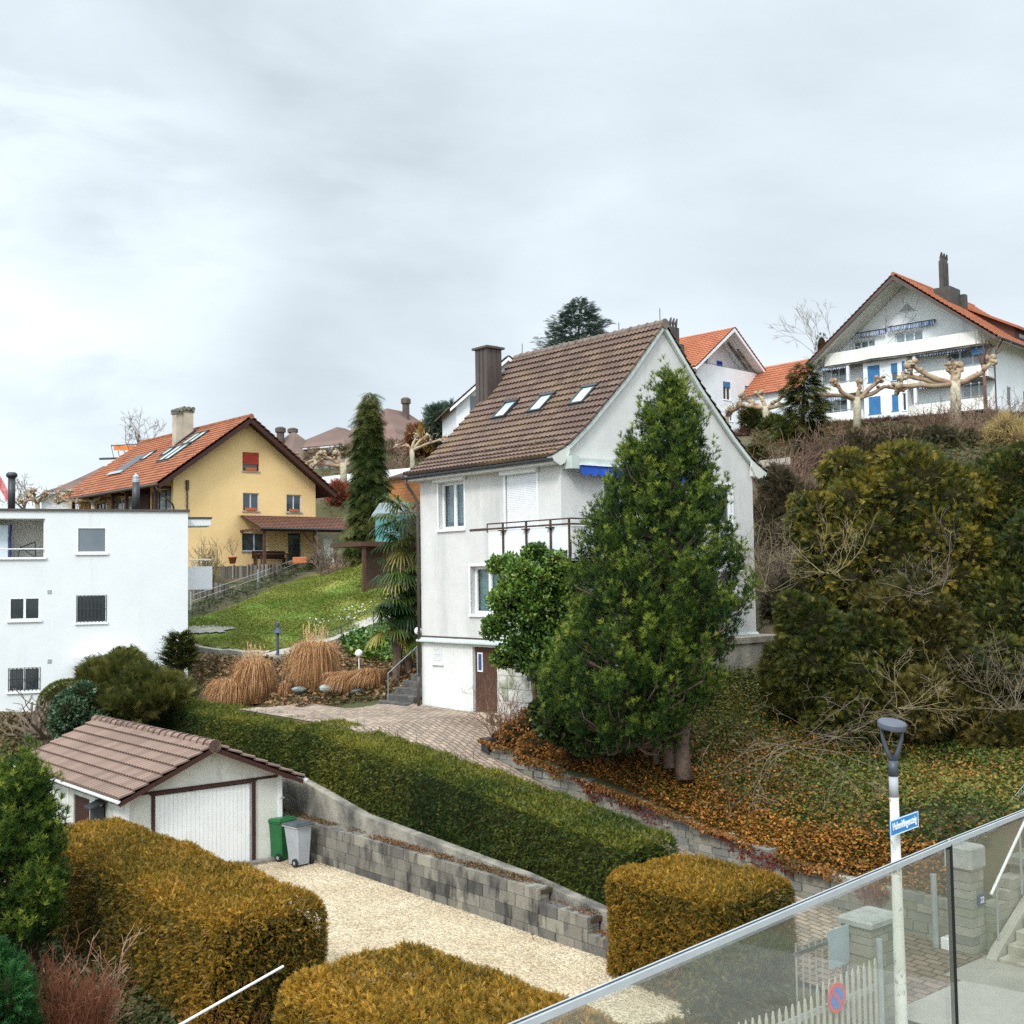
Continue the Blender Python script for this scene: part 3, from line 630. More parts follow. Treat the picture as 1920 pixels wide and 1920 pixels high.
# ================================================================== WHITE HOUSE
HN=np.array([1.33,31.55,-3.93])
house=thing('gabled_house','white rendered gabled house with brown tiled roof, blue awning and railed balcony, behind the pine','house',HN,ROT)
prof_l=[(-.5,7.16),(.2,7.52),(1.0,8.17),(2.5,9.58),(4.12,11.33)]
prof_r=[(8.74,7.16),(8.04,7.52),(7.24,8.17),(5.74,9.58),(4.12,11.33)]
top=[(-.0,7.30),(.2,7.42),(1.0,8.05),(2.5,9.45),(4.12,11.18),(5.74,9.45),(7.24,8.05),(8.04,7.42),(8.16,7.35)]
FL=('x',0,-1); FG=('y',0,-1)
hl=[(4.26,5.53,5.44,6.86),(.98,2.33,4.5,6.84),(1.9,4.0,2.90,4.30)]
mb=MB(); wall(mb,FL,0,6.5,2.16,7.3,hl)
hg=[(1.6,3.0,4.52,6.86),(5.6,7.12,5.46,6.70),(5.3,7.2,2.98,4.05),(3.3,4.1,8.2,9.0)]
wall(mb,FG,0,8.16,2.16,11.2,hg,top=top)
wall(mb,('y',6.5,1),0,8.16,-.4,11.2,top=top); wall(mb,('x',8.16,1),0,6.5,-1,7.3)
mb.build('wall',M_house,house)
mb=MB(); hb=[(5.47,5.9,1.40,1.93),(2.87,4.0,-.05,1.95)]
wall(mb,('x',.03,-1),0.03,6.5,-.6,2.0,hb,depth=.2); wall(mb,('y',.03,-1),.03,8.16,-1.,2.16)
mb.build('basement_wall',M_base,house)
# rough painted stone part of the basement right of the door
mb=MB()
for r in range(7):
    u=0.0
    while u<2.75:
        wdt=random.uniform(.25,.5); u1=min(u+wdt,2.78)
        mb.box(-.03-random.uniform(.0,.02),.032,u+.008,u1-.008,-.6+r*.36,-.6+(r+1)*.36-.012) if not (1.2<u<1.5 and r in (5,)) else None
        u=u1
mb.build('stone_plinth',mat('painted_stone',(.58,.57,.52),(.44,.43,.38),scale=3,rough=.95,bump=.02,bscale=14,stain=((.16,.18,.10),1.5,.5,.7,(1,1,1))),house)
mb=MB(); mb.box(-.052,-.04,1.3,1.48,1.1,1.75); mb.build('vent_slot',M_fardark,house)
mb=MB(); mb.prism([(-.06,2.0),(-.13,2.03),(-.13,2.07),(.0,2.16),(.0,2.0)],'y',-.12,6.62); mb.prism([(-.12,2.0),(-.13,2.07),(.0,2.16),(.0,2.0)],'x',-.0,8.2)
mb.build('cornice',M_verge,house)
mb=MB(); mb.box(-.012,-.002,0,6.5,2.162,2.21); mb.build('flashing',M_brownmetal,house)
# windows
window(house,FL,4.26,5.53,5.44,6.86,2,depth=.20,surround=M_white,box=True,pane=M_glass,curtain=M_curtain,fw=.08)
window(house,FL,.98,2.33,4.5,6.84,1,depth=.12,surround=M_white,box=True,shutter=(M_roller,1.0),name='balcony_door',sill=False)
window(house,FL,1.9,4.0,2.90,4.30,3,depth=.22,surround=M_white,pane=M_glass,curtain=mat('green_curtain',(.36,.50,.46),(.22,.34,.31),scale=3,stretch=(6,6,.3)),fw=.09)
window(house,FG,1.6,3.0,4.52,6.86,2,surround=M_white,box=True,name='balcony_door',sill=False)
window(house,FG,5.6,7.12,5.46,6.70,2,surround=M_white)
window(house,FG,5.3,7.2,2.98,4.05,3,surround=M_white,pane=M_glass,curtain=M_curtain)
window(house,FG,3.3,4.1,8.2,9.0,1,surround=M_white)
window(house,('x',.03,-1),5.47,5.9,1.40,1.93,1,depth=.1,pane=M_pane,bars=10,name='basement_window')
# basement door of vertical boards with a small window
d=MB()
for k in range(9):
    u0=2.9+k*.12; d.box(.12,.16,u0+.004,u0+.116,0.02,1.94)
door=d.build('garage_door',M_wood,house)
d=MB(); d.box(.10,.119,3.62,3.86,1.22,1.26);d.box(.10,.119,3.62,3.86,1.74,1.78);d.box(.10,.119,3.62,3.66,1.26,1.74);d.box(.10,.119,3.82,3.86,1.26,1.74); d.build('door_window_frame',M_white,door)
d=MB(); d.box(.105,.117,3.66,3.82,1.26,1.74); d.build('door_pane',mat('blue_pane',(.05,.09,.22),rough=.1,spec=.8),door)
# roof
mb=MB(); tile_roof(mb,prof_l,-.17,6.68,'y',tw=.17,course=.31,amp=.075,seg=6,t=.05)
tile_roof(mb,prof_r,-.17,6.68,'y',tw=.17,course=.31,amp=.075,seg=6,t=.05)
roof=mb.build('roof',M_tile,house)
mb=MB()
def offprof(pr,d):
    o=[]
    for i,p in enumerate(pr):
        a=np.array(pr[max(i-1,0)]);b=np.array(pr[min(i+1,len(pr)-1)]);t=b-a;t/=np.linalg.norm(t);n=np.array([t[1],-t[0]]); n=n if n[1]<0 else -n
        o.append((p[0]+n[0]*d,p[1]+n[1]*d))
    return o
mb2=MB()
for pr in (prof_l,prof_r):
    lo=offprof(pr,.12); lo[-1]=(4.12,pr[-1][1]-.16); lo[0]=(pr[0][0]+(.06 if pr is prof_l else -.06),pr[0][1]-.14)
    for (p,q,r_,s_) in zip(pr,pr[1:],lo,lo[1:]):
        p=(p[0],p[1]-.012);q=(q[0],q[1]-.012)
        mb.prism([p,q,s_,r_],'y',-.13,-.015); mb2.prism([p,q,s_,r_],'y',6.515,6.64)
mb2.build('verge_board',M_verge,roof); mb.build('verge_board',mat('verge_render',(.58,.63,.60),(.48,.53,.50),scale=2,rough=.8),roof)
mb=MB(); mb.prism([(-.42,6.98),(-.44,7.13),(.1,7.42),(.1,7.02),(0,6.98)],'y',-.10,6.63); mb.prism([(8.58,6.98),(8.60,7.13),(8.06,7.42),(8.06,7.02),(8.16,6.98)],'y',-.10,6.63)
mb.build('soffit',M_soffit,house)
# rounded white kneeler under the near eave corner
mb=MB(); mb.prism([(-.36,7.04),(-.44,7.15),(.2,7.48),(.2,7.30),(0.02,7.02),(-.14,6.94)],'y',-.16,-.102); mb.build('kneeler',M_soffit,house); mb=MB(); mb.prism([(8.52,7.04),(8.60,7.15),(7.96,7.48),(7.96,7.30),(8.14,7.02),(8.30,6.94)],'y',-.16,-.102); mb.build('kneeler',M_soffit,house)
mb=MB()
gp=[(-.47+.07*math.cos(t),7.10+.07*math.sin(t)) for t in np.linspace(PI,2*PI,8)]; gp2=[(p[0]*1.0,p[1]+.0) for p in gp]
mb.prism(gp+[(-.40,7.12),(-.54,7.12)],'y',-.15,6.75); mb.build('gutter',M_dark,house)
mb=MB(); mb.tube([(-.47,6.62,7.04),(-.44,6.62,6.9),(-.3,6.6,6.72),(-.12,6.57,6.45),(-.08,6.53,6.2),(-.08,6.53,.9)],.048,8); mb.tube([(-.08,6.53,.95),(-.12,6.53,.75),(-.12,6.53,.0)],.055,8)
for z in (1.0,2.3,4.3,5.9): mb.tube([(-.08,6.53,z),(-.08,6.53,z+.03)],.06,8)
mb.build('downpipe',M_brownmetal,house,True)
# ridge
mb=MB(); y=-.17
while y<6.6:
    mb.tube([(4.12,y,11.33),(4.12,y+.36,11.345)],[.135,.115],10); mb.tube([(4.12,y,11.333),(4.12,y+.05,11.333)],.15,10); y+=.34
mb.build('ridge_tiles',mat('ridge_tile',(.22,.17,.14),(.13,.10,.085),scale=3,rough=.9),roof)
mb=MB(); 
for y,h in ((.05,.42),(6.3,.4),(1.75,.3)): mb.tube([(4.12,y,11.4),(4.12,y,11.4+h)],.012,5)
mb.build('lightning_rod',M_dark,roof)
# snow guard near the eave
mb=MB()
for k in range(9): y=.4+k*.75; mb.tube([(.12,y,7.52),(.12,y,7.74),(.22,y,7.68)],.012,4)
mb.tube([(.12,.2,7.70),(.12,6.5,7.70)],.012,4); mb.build('snow_guard',M_brownmetal,roof)
# skylights on the left slope
def skylight(root,y0,y1,xa,xb,za,zb,name='skylight',fr=M_dark):
    dx,dz=xb-xa,zb-za; L=math.hypot(dx,dz); ux=(dx/L,dz/L); nn=(-ux[1],ux[0])
    def bx(m,s0,s1,ya,yb,n0,n1):
        vs=[(xa+ux[0]*s+nn[0]*n,yy,za+ux[1]*s+nn[1]*n) for n in (n0,n1) for (s,yy) in ((s0,ya),(s1,ya),(s1,yb),(s0,yb))]
        m.add(vs,[(0,3,2,1),(4,5,6,7),(0,1,5,4),(1,2,6,5),(2,3,7,6),(3,0,4,7)])
    f=MB(); t=.07
    bx(f,0,t,y0,y1,-.05,.12); bx(f,L-t,L+.04,y0-.03,y1+.03,-.05,.14); bx(f,t,L-t,y0,y0+t,-.05,.12); bx(f,t,L-t,y1-t,y1,-.05,.12)
    o=f.build(name,fr,root); p=MB(); bx(p,t,L-t,y0+t,y1-t,.02,.09); p.build('pane',M_sash,o)
    p=MB(); bx(p,-.12,0,y0-.04,y1+.04,.0,.06); p.build('flashing',M_brownmetal if fr is M_dark else M_galv,o)
for y in (4.30,2.62,.80): skylight(house,y,y+.62,1.66,2.28,8.84,9.41)
# brown metal clad chimney at the far verge
ch=MB(); ch.box(2.55,3.17,6.25,6.87,6.0,11.48)
cho=ch.build('chimney',M_brownmetal,house)
ch=MB()
for x in (2.75,2.97): ch.box(x-.012,x+.012,6.225,6.252,6.0,11.46)
for yy in (6.46,6.66): ch.box(2.525,2.552,yy-.012,yy+.012,6.0,11.46)
ch.build('cladding_seam',M_brownmetal,cho); ch=MB(); ch.box(2.47,3.25,6.17,6.95,11.47,11.54); ch.box(2.6,3.1,6.3,6.8,11.545,11.58); ch.build('chimney_cap',M_brownmetal,cho)
ch=MB(); ch.prism([(2.4,9.2),(2.4,9.52),(3.35,10.52),(3.35,10.22)],'y',6.16,6.24); ch.build('flashing',M_galv,cho)
# awning on the gable above the balcony
aw=MB(); aw.box(.15,5.3,-.30,-.02,6.98,7.16); awo=aw.build('awning',M_verge,house)
aw=MB(); n=64; vs=[];fs=[]
for i in range(n+1):
    u=.38+i*4.85/n; zz=6.70+.035*math.cos(i*PI/2); vs+=[(u,-.36,6.99),(u,-.40,zz)]
for i in range(n): fs.append((2*i,2*i+1,2*i+3,2*i+2))
for i in range(n+1):
    v0=vs[2*i];v1=vs[2*i+1]
aw.add(vs,fs); aw.add([(x,y-.012,z) for x,y,z in vs],fs); aw.build('valance',M_blue,awo)
aw=MB(); aw.box(.36,5.25,-.42,-.30,6.955,6.99); aw.build('front_bar',M_white,awo)
aw=MB(); aw.box(.08,.36,-.36,-.03,6.86,7.2); aw.build('end_bracket',M_verge,awo)
# balcony wrapping the near corner
bal=MB(); bal.box(-.9,0,-1.33,2.0,4.36,4.48); bal.box(0,5.4,-1.33,-0.001,4.36,4.48)
balo=bal.build('balcony',M_house,house)
p=MB(); ys=[2.0,1.32,.35,-.62,-1.33]
for a,b in zip(ys,ys[1:]): p.box(-.93,-.905,b+.012,a-.012,4.42,5.24)
xs=[-.9,.0,.95,1.9,2.85,3.8,4.75,5.4]
for a,b in zip(xs,xs[1:]): p.box(a+.012,b-.012,-1.36,-1.335,4.42,5.24)
p.box(-.9,0,1.985,2.01,4.42,5.24)
p.build('balcony_panel',mat('balcony_panel',(.74,.76,.78),(.68,.70,.72),scale=1.5,rough=.6,stain=((.45,.40,.33),2,.6,.8,(3,3,.4))),balo)
p=MB()
for y in ys[1:]: p.box(-.985,-.935,y-.02,y+.02,4.3,5.42)
for x in xs[1:]: p.box(x-.02,x+.02,-1.415,-1.365,4.3,5.42)
p.tube([(-.96,2.0,5.44),(-.96,-1.39,5.44),(5.4,-1.39,5.44)],.022,6); p.tube([(-.96,2.35,5.30),(-.96,-1.39,5.30),(5.4,-1.39,5.30)],.028,6); p.tube([(-.96,2.0,5.44),(-.96,2.0,5.2)],.018,6)
p.box(-1.0,-.93,2.0,2.75,5.26,5.33)
for y in ys[1:-1]: p.box(-1.04,-.92,y-.12,y+.12,5.22,5.25)
p.build('balcony_rail',M_rust,balo)
# terrace slab and railing under the gable
p=MB(); p.rbox(3.6,8.25,-.95,-.001,1.9,2.09,.02); p.box(3.8,8.15,-.9,-.03,.6,1.9); tero=p.build('terrace',M_conc,house)
p=MB()
for k in range(22): x=5.0+k*.1; p.tube([(x,-.45,2.09),(x,-.45,2.8)],.012,4)
p.tube([(5.0,-.45,2.8),(7.1,-.45,2.8)],.02,5); p.build('terrace_rail',M_galv,tero)
pot=thing('flower_trough','terracotta flower trough on the terrace of the gabled house','flower trough',HN+B2*4.9-(-A2)*.9+np.array([0,0,2.09]),ROT)
p=MB(); p.rbox(-.4,.4,-.12,.12,0,.26); p.build('trough',M_terra,pot)

# ================================================================== GARAGE
GN=np.array([-9.08,27.53,-7.0])
gar=thing('garage','low garage with pinkish brown tiled roof and wide white up-and-over door','garage',GN,ROT)
gw,gl,ge=4.08,6.9,2.12; gr=3.05; gx=2.06
gtop=[(0,ge),(gx,gr-.03),(gw,ge)]
mb=MB(); wall(mb,('y',0,-1),0,gw,-.3,3.1,[(.72,3.24,0,2.02)],top=gtop,depth=.14); wall(mb,('x',0,-1),0,gl,-.3,ge,[(2.2,3.3,.75,1.72)],depth=.1); wall(mb,('x',gw,1),0,gl,-.3,ge); wall(mb,('y',gl,1),0,gw,-.3,3.1,top=gtop)
mb.build('wall',mat('garage_render',(.66,.66,.61),(.54,.54,.49),scale=1.3,rough=.95,bump=.006,bscale=30,stain=((.27,.26,.22),1.0,.52,.8,(1.5,1.5,.5))),gar)
for q_ in ((.0,.10,-.035,-.001,0,ge),(gw-.10,gw,-.035,-.001,0,ge),(-.03,-.001,1.75,1.8,0,ge),(-.03,-.001,3.6,3.65,0,ge)): mb=MB(); mb.box(*q_); mb.build('corner_strip',M_white,gar)
mb=MB(); mb.box(.12,gw-.12,-.03,-.001,ge-.06,ge-.0); mb.box(.64,.715,-.05,.06,0,2.03); mb.box(3.245,3.33,-.05,.06,0,2.03); mb.box(.60,3.36,-.055,.06,2.055,2.13-.075+.0)if False else None
mb.box(.60,3.36,-.05,.06,2.031,2.09)
mb.build('door_frame',M_redwood,gar)
mb=MB(); n=22
for k in range(n):
    a=.76+k*(2.44/n); mb.box(a+.003,a+2.44/n-.003,.03,.055,.03,1.98)
mb.box(.74,3.22,.045,.07,.02,1.99)
mb.build('up_and_over_door',M_white,gar)
mb=MB(); mb.box(3.205,3.235,.0,.02,.03,1.98); mb.build('door_track',M_galv,gar)
mb=MB(); mb.box(.05,gw+.1,-.25,-.04,-.02,.10); mb.build('threshold',M_conc,gar)
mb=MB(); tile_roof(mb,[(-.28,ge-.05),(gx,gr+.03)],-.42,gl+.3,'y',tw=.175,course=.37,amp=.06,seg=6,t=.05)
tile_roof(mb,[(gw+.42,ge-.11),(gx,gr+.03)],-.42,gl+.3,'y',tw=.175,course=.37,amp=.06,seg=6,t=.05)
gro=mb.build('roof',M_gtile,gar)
for ya,yb in ((-.40,-.37),(gl+.25,gl+.28)):
    mb=MB()
    for sgn,x0 in ((-1,-.27),(1,gw+.40)):
        zz=ge-.10 if sgn<0 else ge-.15
        mb.prism([(x0,zz+.02),(gx,gr-.0),(gx,gr-.13),(x0,zz-.09)],'y',ya,yb)
    mb.build('verge_board',M_redwood,gro)
mb=MB(); mb.prism([(-.25,ge-.12),(gx,gr-.03),(gw+.38,ge-.16),(gw+.38,ge-.13-.07),(gx,gr-.09),(-.25,ge-.18)],'y',-.36,gl+.24); mb.build('soffit_board',M_wood,gro)
mb=MB(); y=-.42
while y<gl+.2: mb.tube([(gx,y,gr+.02),(gx,y+.38,gr+.02)],[.15,.125],12); mb.tube([(gx,y,gr+.02),(gx,y+.06,gr+.02)],.165,12); y+=.37
mb.build('ridge_tiles',M_gtile,gro)
mb=MB(); gp=[(-.33+.065*math.cos(t),ge-.05+.065*math.sin(t)) for t in np.linspace(PI,2*PI,8)]
mb.prism(gp,'y',-.42,gl+.3); gp=[(gw+.46+.06*math.cos(t),ge-.12+.06*math.sin(t)) for t in np.linspace(PI,2*PI,8)]; mb.prism(gp,'y',-.42,gl+.3)
mb.build('gutter',M_white,gar)
mb=MB(); 
for k in range(6): mb.box(.03,.06,2.22+k*.178,2.22+k*.178+.165,.77,1.70)
sh=mb.build('window_shutter',M_redwood,gar)
mb=MB(); mb.box(-.06,-.03,.93,1.22,1.55,1.75) if False else None
mb.box(-.05,-.002,1.22,1.26,1.05,1.95); mb.build('mounting_board',M_dark,gar)
bx=MB(); bx.box(-.30,-.052,1.12,1.36,1.25,1.70); bx.prism([(-.42,1.68),(-.04,1.82),(-.04,1.86),(-.42,1.72)],'y',1.02,1.46); bx.build('bird_box',M_dark,gar)
mb=MB(); mb.tube([(gw-.02,-.03,1.55),(gw-.02,-.16,1.55),(gw-.12,-.16,1.55)],.02,6); mb.build('hose_tap',M_galv,gar)

# ================================================================== FLAT-ROOFED WHITE BLOCK (left)
LROT=math.atan2(math.cos(math.radians(69.5)),math.sin(math.radians(69.5)))
LO=np.array([-12.45,45,-5.2])         # front right corner at its foot; local x to the right along the facade
flat=thing('apartment_block','bright white flat-roofed block with recessed balcony and two dark flues on its roof','building',LO,LROT)
zf=1.52   # local z of the reference used below
FF=('y',0,-1)
def Z(v): return v+zf
holes=[(-4.0,-2.95,Z(4.86),Z(5.83)),(-3.99,-2.95,Z(2.28),Z(3.29)),(-6.30,-5.24,Z(2.42),Z(3.26)),(-6.29,-5.23,Z(-.16),Z(.70)),(-3.95,-2.4,-.3,Z(.62)),(-8.6,-5.1,Z(4.72),Z(6.14))]
mb=MB(); wall(mb,FF,-14,0,-.6,Z(6.42),holes,depth=.10); wall(mb,('x',0,1),0,11,-.6,Z(6.42)); wall(mb,('y',11,1),-14,0,-.6,Z(6.42)); mb.box(-14,-.05,.06,10.9,Z(6.2),Z(6.40))
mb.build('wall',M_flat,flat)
mb=MB(); mb.box(-14.05,.07,-.07,11.05,Z(6.421),Z(6.50)); mb.build('roof',M_brownmetal,flat)
# recessed balcony
mb=MB(); mb.box(-8.6,-5.1,.1,1.9,Z(4.55),Z(4.68)); mb.box(-5.15,-5.1+.045,.1,1.9,Z(4.68),Z(6.18)) ; mb.box(-8.6,-5.1,1.9,2.0,Z(4.6),Z(6.3)); mb.box(-8.6,-5.1,.1,1.9,Z(6.141),Z(6.195))
lg=mb.build('balcony_recess',mat('warm_render',(.74,.73,.68),(.66,.65,.60),scale=2,rough=.9),flat)  # recess render in a warmer white than the outer walls
mb=MB(); mb.box(-8.7,-5.04,-.08,.1,Z(4.64),Z(4.72)); mb.build('balcony_sill',M_white,flat)
mb=MB(); mb.tube([(-8.6,.02,Z(5.02)),(-5.12,.02,Z(5.02))],.025,6); mb.build('balcony_rail',M_white,flat)
wd=thing('wardrobe','pale two-door metal cupboard standing in the recessed balcony of the white block','cupboard',LO+np.array([math.cos(LROT)*-7.2-math.sin(LROT)*1.1,math.sin(LROT)*-7.2+math.cos(LROT)*1.1,Z(4.68)]),LROT)
mb=MB(); mb.rbox(-.85,.83,-.3,.3,0,1.28,.02); mb.build('cabinet',M_greybox,wd); mb=MB()
for a,b in ((-.83,.0),(.02,.81)): mb.box(a,b,-.325,-.302,.04,1.24)
mb.build('door',mat('pale_blue_panel',(.55,.62,.68),rough=.5),wd); mb=MB(); mb.tube([(.9,-.38,0),(.88,-.38,.7),(.92,-.38,1.28)],.045,6); mb.build('rolled_parasol',mat('navy_cloth',(.02,.04,.16)),wd)
fc=thing('folding_chair','folded black metal chair leaning in the recessed balcony of the white block','chair',LO+np.array([math.cos(LROT)*-5.75-math.sin(LROT)*.7,math.sin(LROT)*-5.75+math.cos(LROT)*.7,Z(4.68)]),LROT)
mb=MB()
for y in (-.2,.2): mb.tube([(-.3,y,0),(-.22,y,.42),(.3,y,.62)],.018,5); mb.tube([(.3,y,.62),(.32,y,0)],.018,5)
mb.tube([(-.22,-.2,.42),(.3,-.2,.05)],.018,5); mb.tube([(.3,-.2,.62),(.3,.2,.62)],.018,5); mb.build('frame',M_dark,fc); mb=MB(); mb.box(-.2,.28,-.18,.18,.30,.32); mb.build('seat',M_dark,fc)
window(flat,FF,-4.0,-2.95,Z(4.86),Z(5.83),1,depth=.06,fw=.05,pane=mat('mirror_pane',(.08,.10,.12),(.12,.145,.16),scale=.8,rough=.03,spec=1))
window(flat,FF,-3.99,-2.95,Z(2.28),Z(3.29),1,depth=.08,fw=.03,bars=8)
window(flat,FF,-6.30,-5.24,Z(2.42),Z(3.26),2,depth=.06,fw=.06)
wz=window(flat,FF,-6.29,-5.23,Z(-.16),Z(.70),2,depth=.08,fw=.045,bars=8)
mb=MB(); mb.box(-5.70,-5.28,.075,.085,Z(-.10),Z(.28)); mb.build('mailboxes',mat('wine_red_panel',(.16,.015,.04),(.12,.012,.03),rough=.6),flat)
for k,(x,z) in enumerate(((-4.93,3.44),(-4.91,.90))):
    mb=MB(); mb.box(x-.07,x+.07,-.02,.0,Z(z-.07),Z(z+.07)); mb.build('vent_grille',M_galv,flat)
mb=MB(); mb.box(-4.1,-1.6,-.75,-.001,Z(.74),Z(1.04)); mb.build('entrance_canopy',M_flat,flat)
mb=MB(); mb.box(-3.95,-2.4,.3,.34,-.3,Z(.62)); dr=mb.build('entrance_door',M_fardark,flat); mb=MB(); mb.box(-3.95,-3.88,.10,.22,-.3,Z(.62)); mb.build('door_frame',M_galv,dr)
mb=MB(); mb.tube([(-6.3,1.2,Z(6.5)),(-6.3,1.2,Z(7.72))],.13,12); mb.lathe([(.13,0),(.2,.06),(.2,.16),(.13,.22)],(-6.3,1.2,Z(7.72)),12); mb.build('flue',M_dark,flat,True)
mb=MB(); mb.tube([(-1.85,1.2,Z(6.5)),(-1.85,1.2,Z(7.62))],.14,12); f2=mb.build('flue',M_dark,flat,True); mb=MB(); mb.lathe([(.145,0),(.145,.1),(.125,.12),(.125,.24),(.06,.30),(.05,.36)],(-1.85,1.2,Z(7.62)),12); mb.build('flue_cap',M_galv,f2)
mb=MB(); mb.box(.0,1.15,2.2,4.0,Z(6.28),Z(6.34)); mb.build('side_canopy',M_dark,flat); mb=MB(); mb.prism([(0.001,Z(5.98)),(1.1,Z(6.0)),(1.1,Z(6.27)),(.001,Z(6.27))],'y',2.25,3.95); mb.build('side_canopy_fascia',M_flat,flat)
mb=MB(); mb.box(.001,1.15,2.2,2.3,Z(3.5),Z(4.35)); mb.box(1.05,1.15,2.3,4.2,Z(3.5),Z(4.35)); mb.box(.001,1.15,2.2,4.2,Z(3.42),Z(3.5)); sb=mb.build('side_balcony',M_farwhite,flat)
mb=MB(); mb.tube([(0,2.25,Z(4.62)),(1.1,2.25,Z(4.62)),(1.1,4.2,Z(4.62))],.03,6); mb.tube([(.5,2.25,Z(4.35)),(.5,2.25,Z(4.62))],.02,5); mb.build('side_rail',M_white,sb)

# ================================================================== YELLOW HOUSE
YO=np.array([-21.4,74,1.4])
yel=thing('gabled_house','yellow gabled house with orange tiled roof, red blind and tall capped chimney','house',YO,ROT)
yt=[(0,5.7),(4.95,9.25),(10.3,5.45)]; YB=16.5
yh=[(4.8,6.0,5.95,7.2),(4.82,6.0,3.3,4.5),(8.05,9.2,3.3,4.5),(4.75,6.6,.65,1.85),(8.15,9.15,.0,1.9)]
mb=MB(); wall(mb,FG,0,10.3,-1.6,9.3,yh,top=yt,depth=.16); wall(mb,('x',10.3,1),0,YB,-1.6,5.4); wall(mb,('y',YB,1),0,10.3,-1.6,9.3,top=yt)
sh_=[(1.6,4.8,2.6,4.7),(8.2,11,2.6,4.6),(12.6,14.6,2.6,4.5)]
wall(mb,('x',.6,-1),0,YB,-1.6,5.9,sh_); mb.box(0,.6,-.001+.0,.2,-1.6,5.6) if False else None
mb.build('wall',M_yellow,yel)
mb=MB(); mb.box(0.0,.6,.01,.3,-1.6,5.6); mb.build('wall_return',M_yellow,yel)
for i,(a,b,c,d) in enumerate(sh_): window(yel,('x',.6,-1),a,b,c,d,3,frame=M_wood if i!=1 else M_white,pane=mat('pale_reflecting_pane',(.30,.38,.45),(.10,.13,.16),scale=.9,rough=.06,spec=.8),sill=False)
mb=MB()
for y in (0.5,5.2,7.6,11.6,15): mb.box(-1.0,-.8,y,y+.22,-.5,4.9); mb.box(-1.0,.6,y,y+.16,4.6,4.8)
mb.box(.5,.59,5.0,7.9,2.4,5.4); mb.build('timber_post',M_redwood,yel)
pf=[(-1.45,4.82),(4.95,9.45)]; pr_=[(11.5,4.62),(4.95,9.45)]
mb=MB(); tile_roof(mb,pf,-1.0,YB+.6,'y',tw=.34,course=.40,amp=.05,seg=3,t=.06); tile_roof(mb,pr_,-1.0,YB+.6,'y',tw=.34,course=.40,amp=.05,seg=3,t=.06)
yro=mb.build('roof',M_otile,yel)
mb=MB(); mb.prism([(-1.4,4.74),(4.95,9.38),(11.45,4.54),(11.35,4.30),(4.95,9.05),(-1.3,4.5)],'y',-.95,-.80); mb.prism([(-1.4,4.74),(4.95,9.38),(11.45,4.54),(11.4,4.44),(4.95,9.26),(-1.36,4.64)],'y',-.80,YB+.5); mb.build('verge_board',M_redwood,yro)
mb=MB(); y=-1.0
while y<YB+.4: mb.tube([(4.95,y,9.47),(4.95,y+.44,9.47)],[.18,.15],8); y+=.42
mb.build('ridge_tiles',M_otile,yro)
mb=MB(); mb.tube([(-1.52,-1.0,4.74),(-1.52,YB+.6,4.74)],.09,6); mb.tube([(-1.5,-.8,4.66),(-1.4,-.8,4.45),(-.2,-.35,3.55),(-.05,-.2,3.3),(-.05,-.2,2.0)],.06,6); mb.tube([(.9,-.08,4.75),(.9,-.08,3.0),(.7,-.08,2.8),(.2,-.12,2.75),(-.05,-.2,2.9)],.055,6); mb.lathe([(.12,-.3),(.12,.3)],(.9,-.1,4.85),6); mb.build('gutter',M_brownmetal,yel)
mb=MB()
for k in range(8): mb.box(4.86,5.94,.02,.05,6.42+k*.095,6.42+k*.095+.085)
wq=window(yel,FG,4.8,6.0,5.95,7.2,1,frame=M_wood,sillc=M_galv); mb.build('blind',mat('red_fabric',(.42,.05,.03),(.34,.04,.025),scale=3),wq)
for a,b,c,d in yh[1:4]: window(yel,FG,a,b,c,d,2,depth=.14,frame=mat('pale_blue_frame',(.45,.52,.58)),sillc=M_galv,fw=.06)
window(yel,FG,8.15,9.15,0,1.9,1,frame=mat('blue_grey_door',(.12,.16,.22)),sill=False,name='terrace_door')
# flower boxes
def flowerbox(x,y,z,lab,w=.5,name='flower_box'):
    q=YO+B2*x+(-A2)*y+np.array([0,0,z]); t=thing(name,lab,'flower box',q,ROT); m_=MB(); m_.prism([(-.10,0),(-.13,.2),(.13,.2),(.10,0)],'x',-w,w); m_.build('trough',M_terra,t); return t
flowerbox(5.4,-.0,5.97,'orange flower box under the red blind of the yellow house',.35)
flowerbox(5.4,-.02,3.32,'orange flower box on the middle-floor sill left of the yellow house wall',.38)
flowerbox(8.65,-.02,3.32,'orange flower box on the sill just above the porch roof, right window',.36)
# chimney
mb=MB(); mb.box(3.0,3.5,6.3,6.95,5.2,10.35); mb.box(3.51,4.25,6.25,6.95,5.2,10.5); yc=mb.build('chimney',mat('stained_plaster',(.50,.44,.34),(.36,.32,.26),scale=1,rough=.95,stain=((.14,.13,.11),.9,.5,.7,(1,1,.6))),yel)
mb=MB(); mb.box(2.92,3.5,6.2,7.02,10.351,10.45); mb.box(3.44,4.33,6.2,7.02,10.505,10.6)
for k in range(2): mb.tube([(3.05+k*.28,6.15,10.6),(3.05+k*.28,7.05,10.6)],.13,8)
for k in range(3): mb.tube([(3.55+k*.33,6.15,10.75),(3.55+k*.33,7.05,10.75)],.15,8)
mb.build('chimney_cap',mat('mossy_cap',(.20,.19,.15),(.10,.10,.075),scale=3,bump=.03),yc); mb=MB(); mb.prism([(2.9,7.0),(2.9,8.2),(4.4,9.35),(4.4,8.4)],'y',6.17,6.23); mb.build('flashing',M_dark,yc)
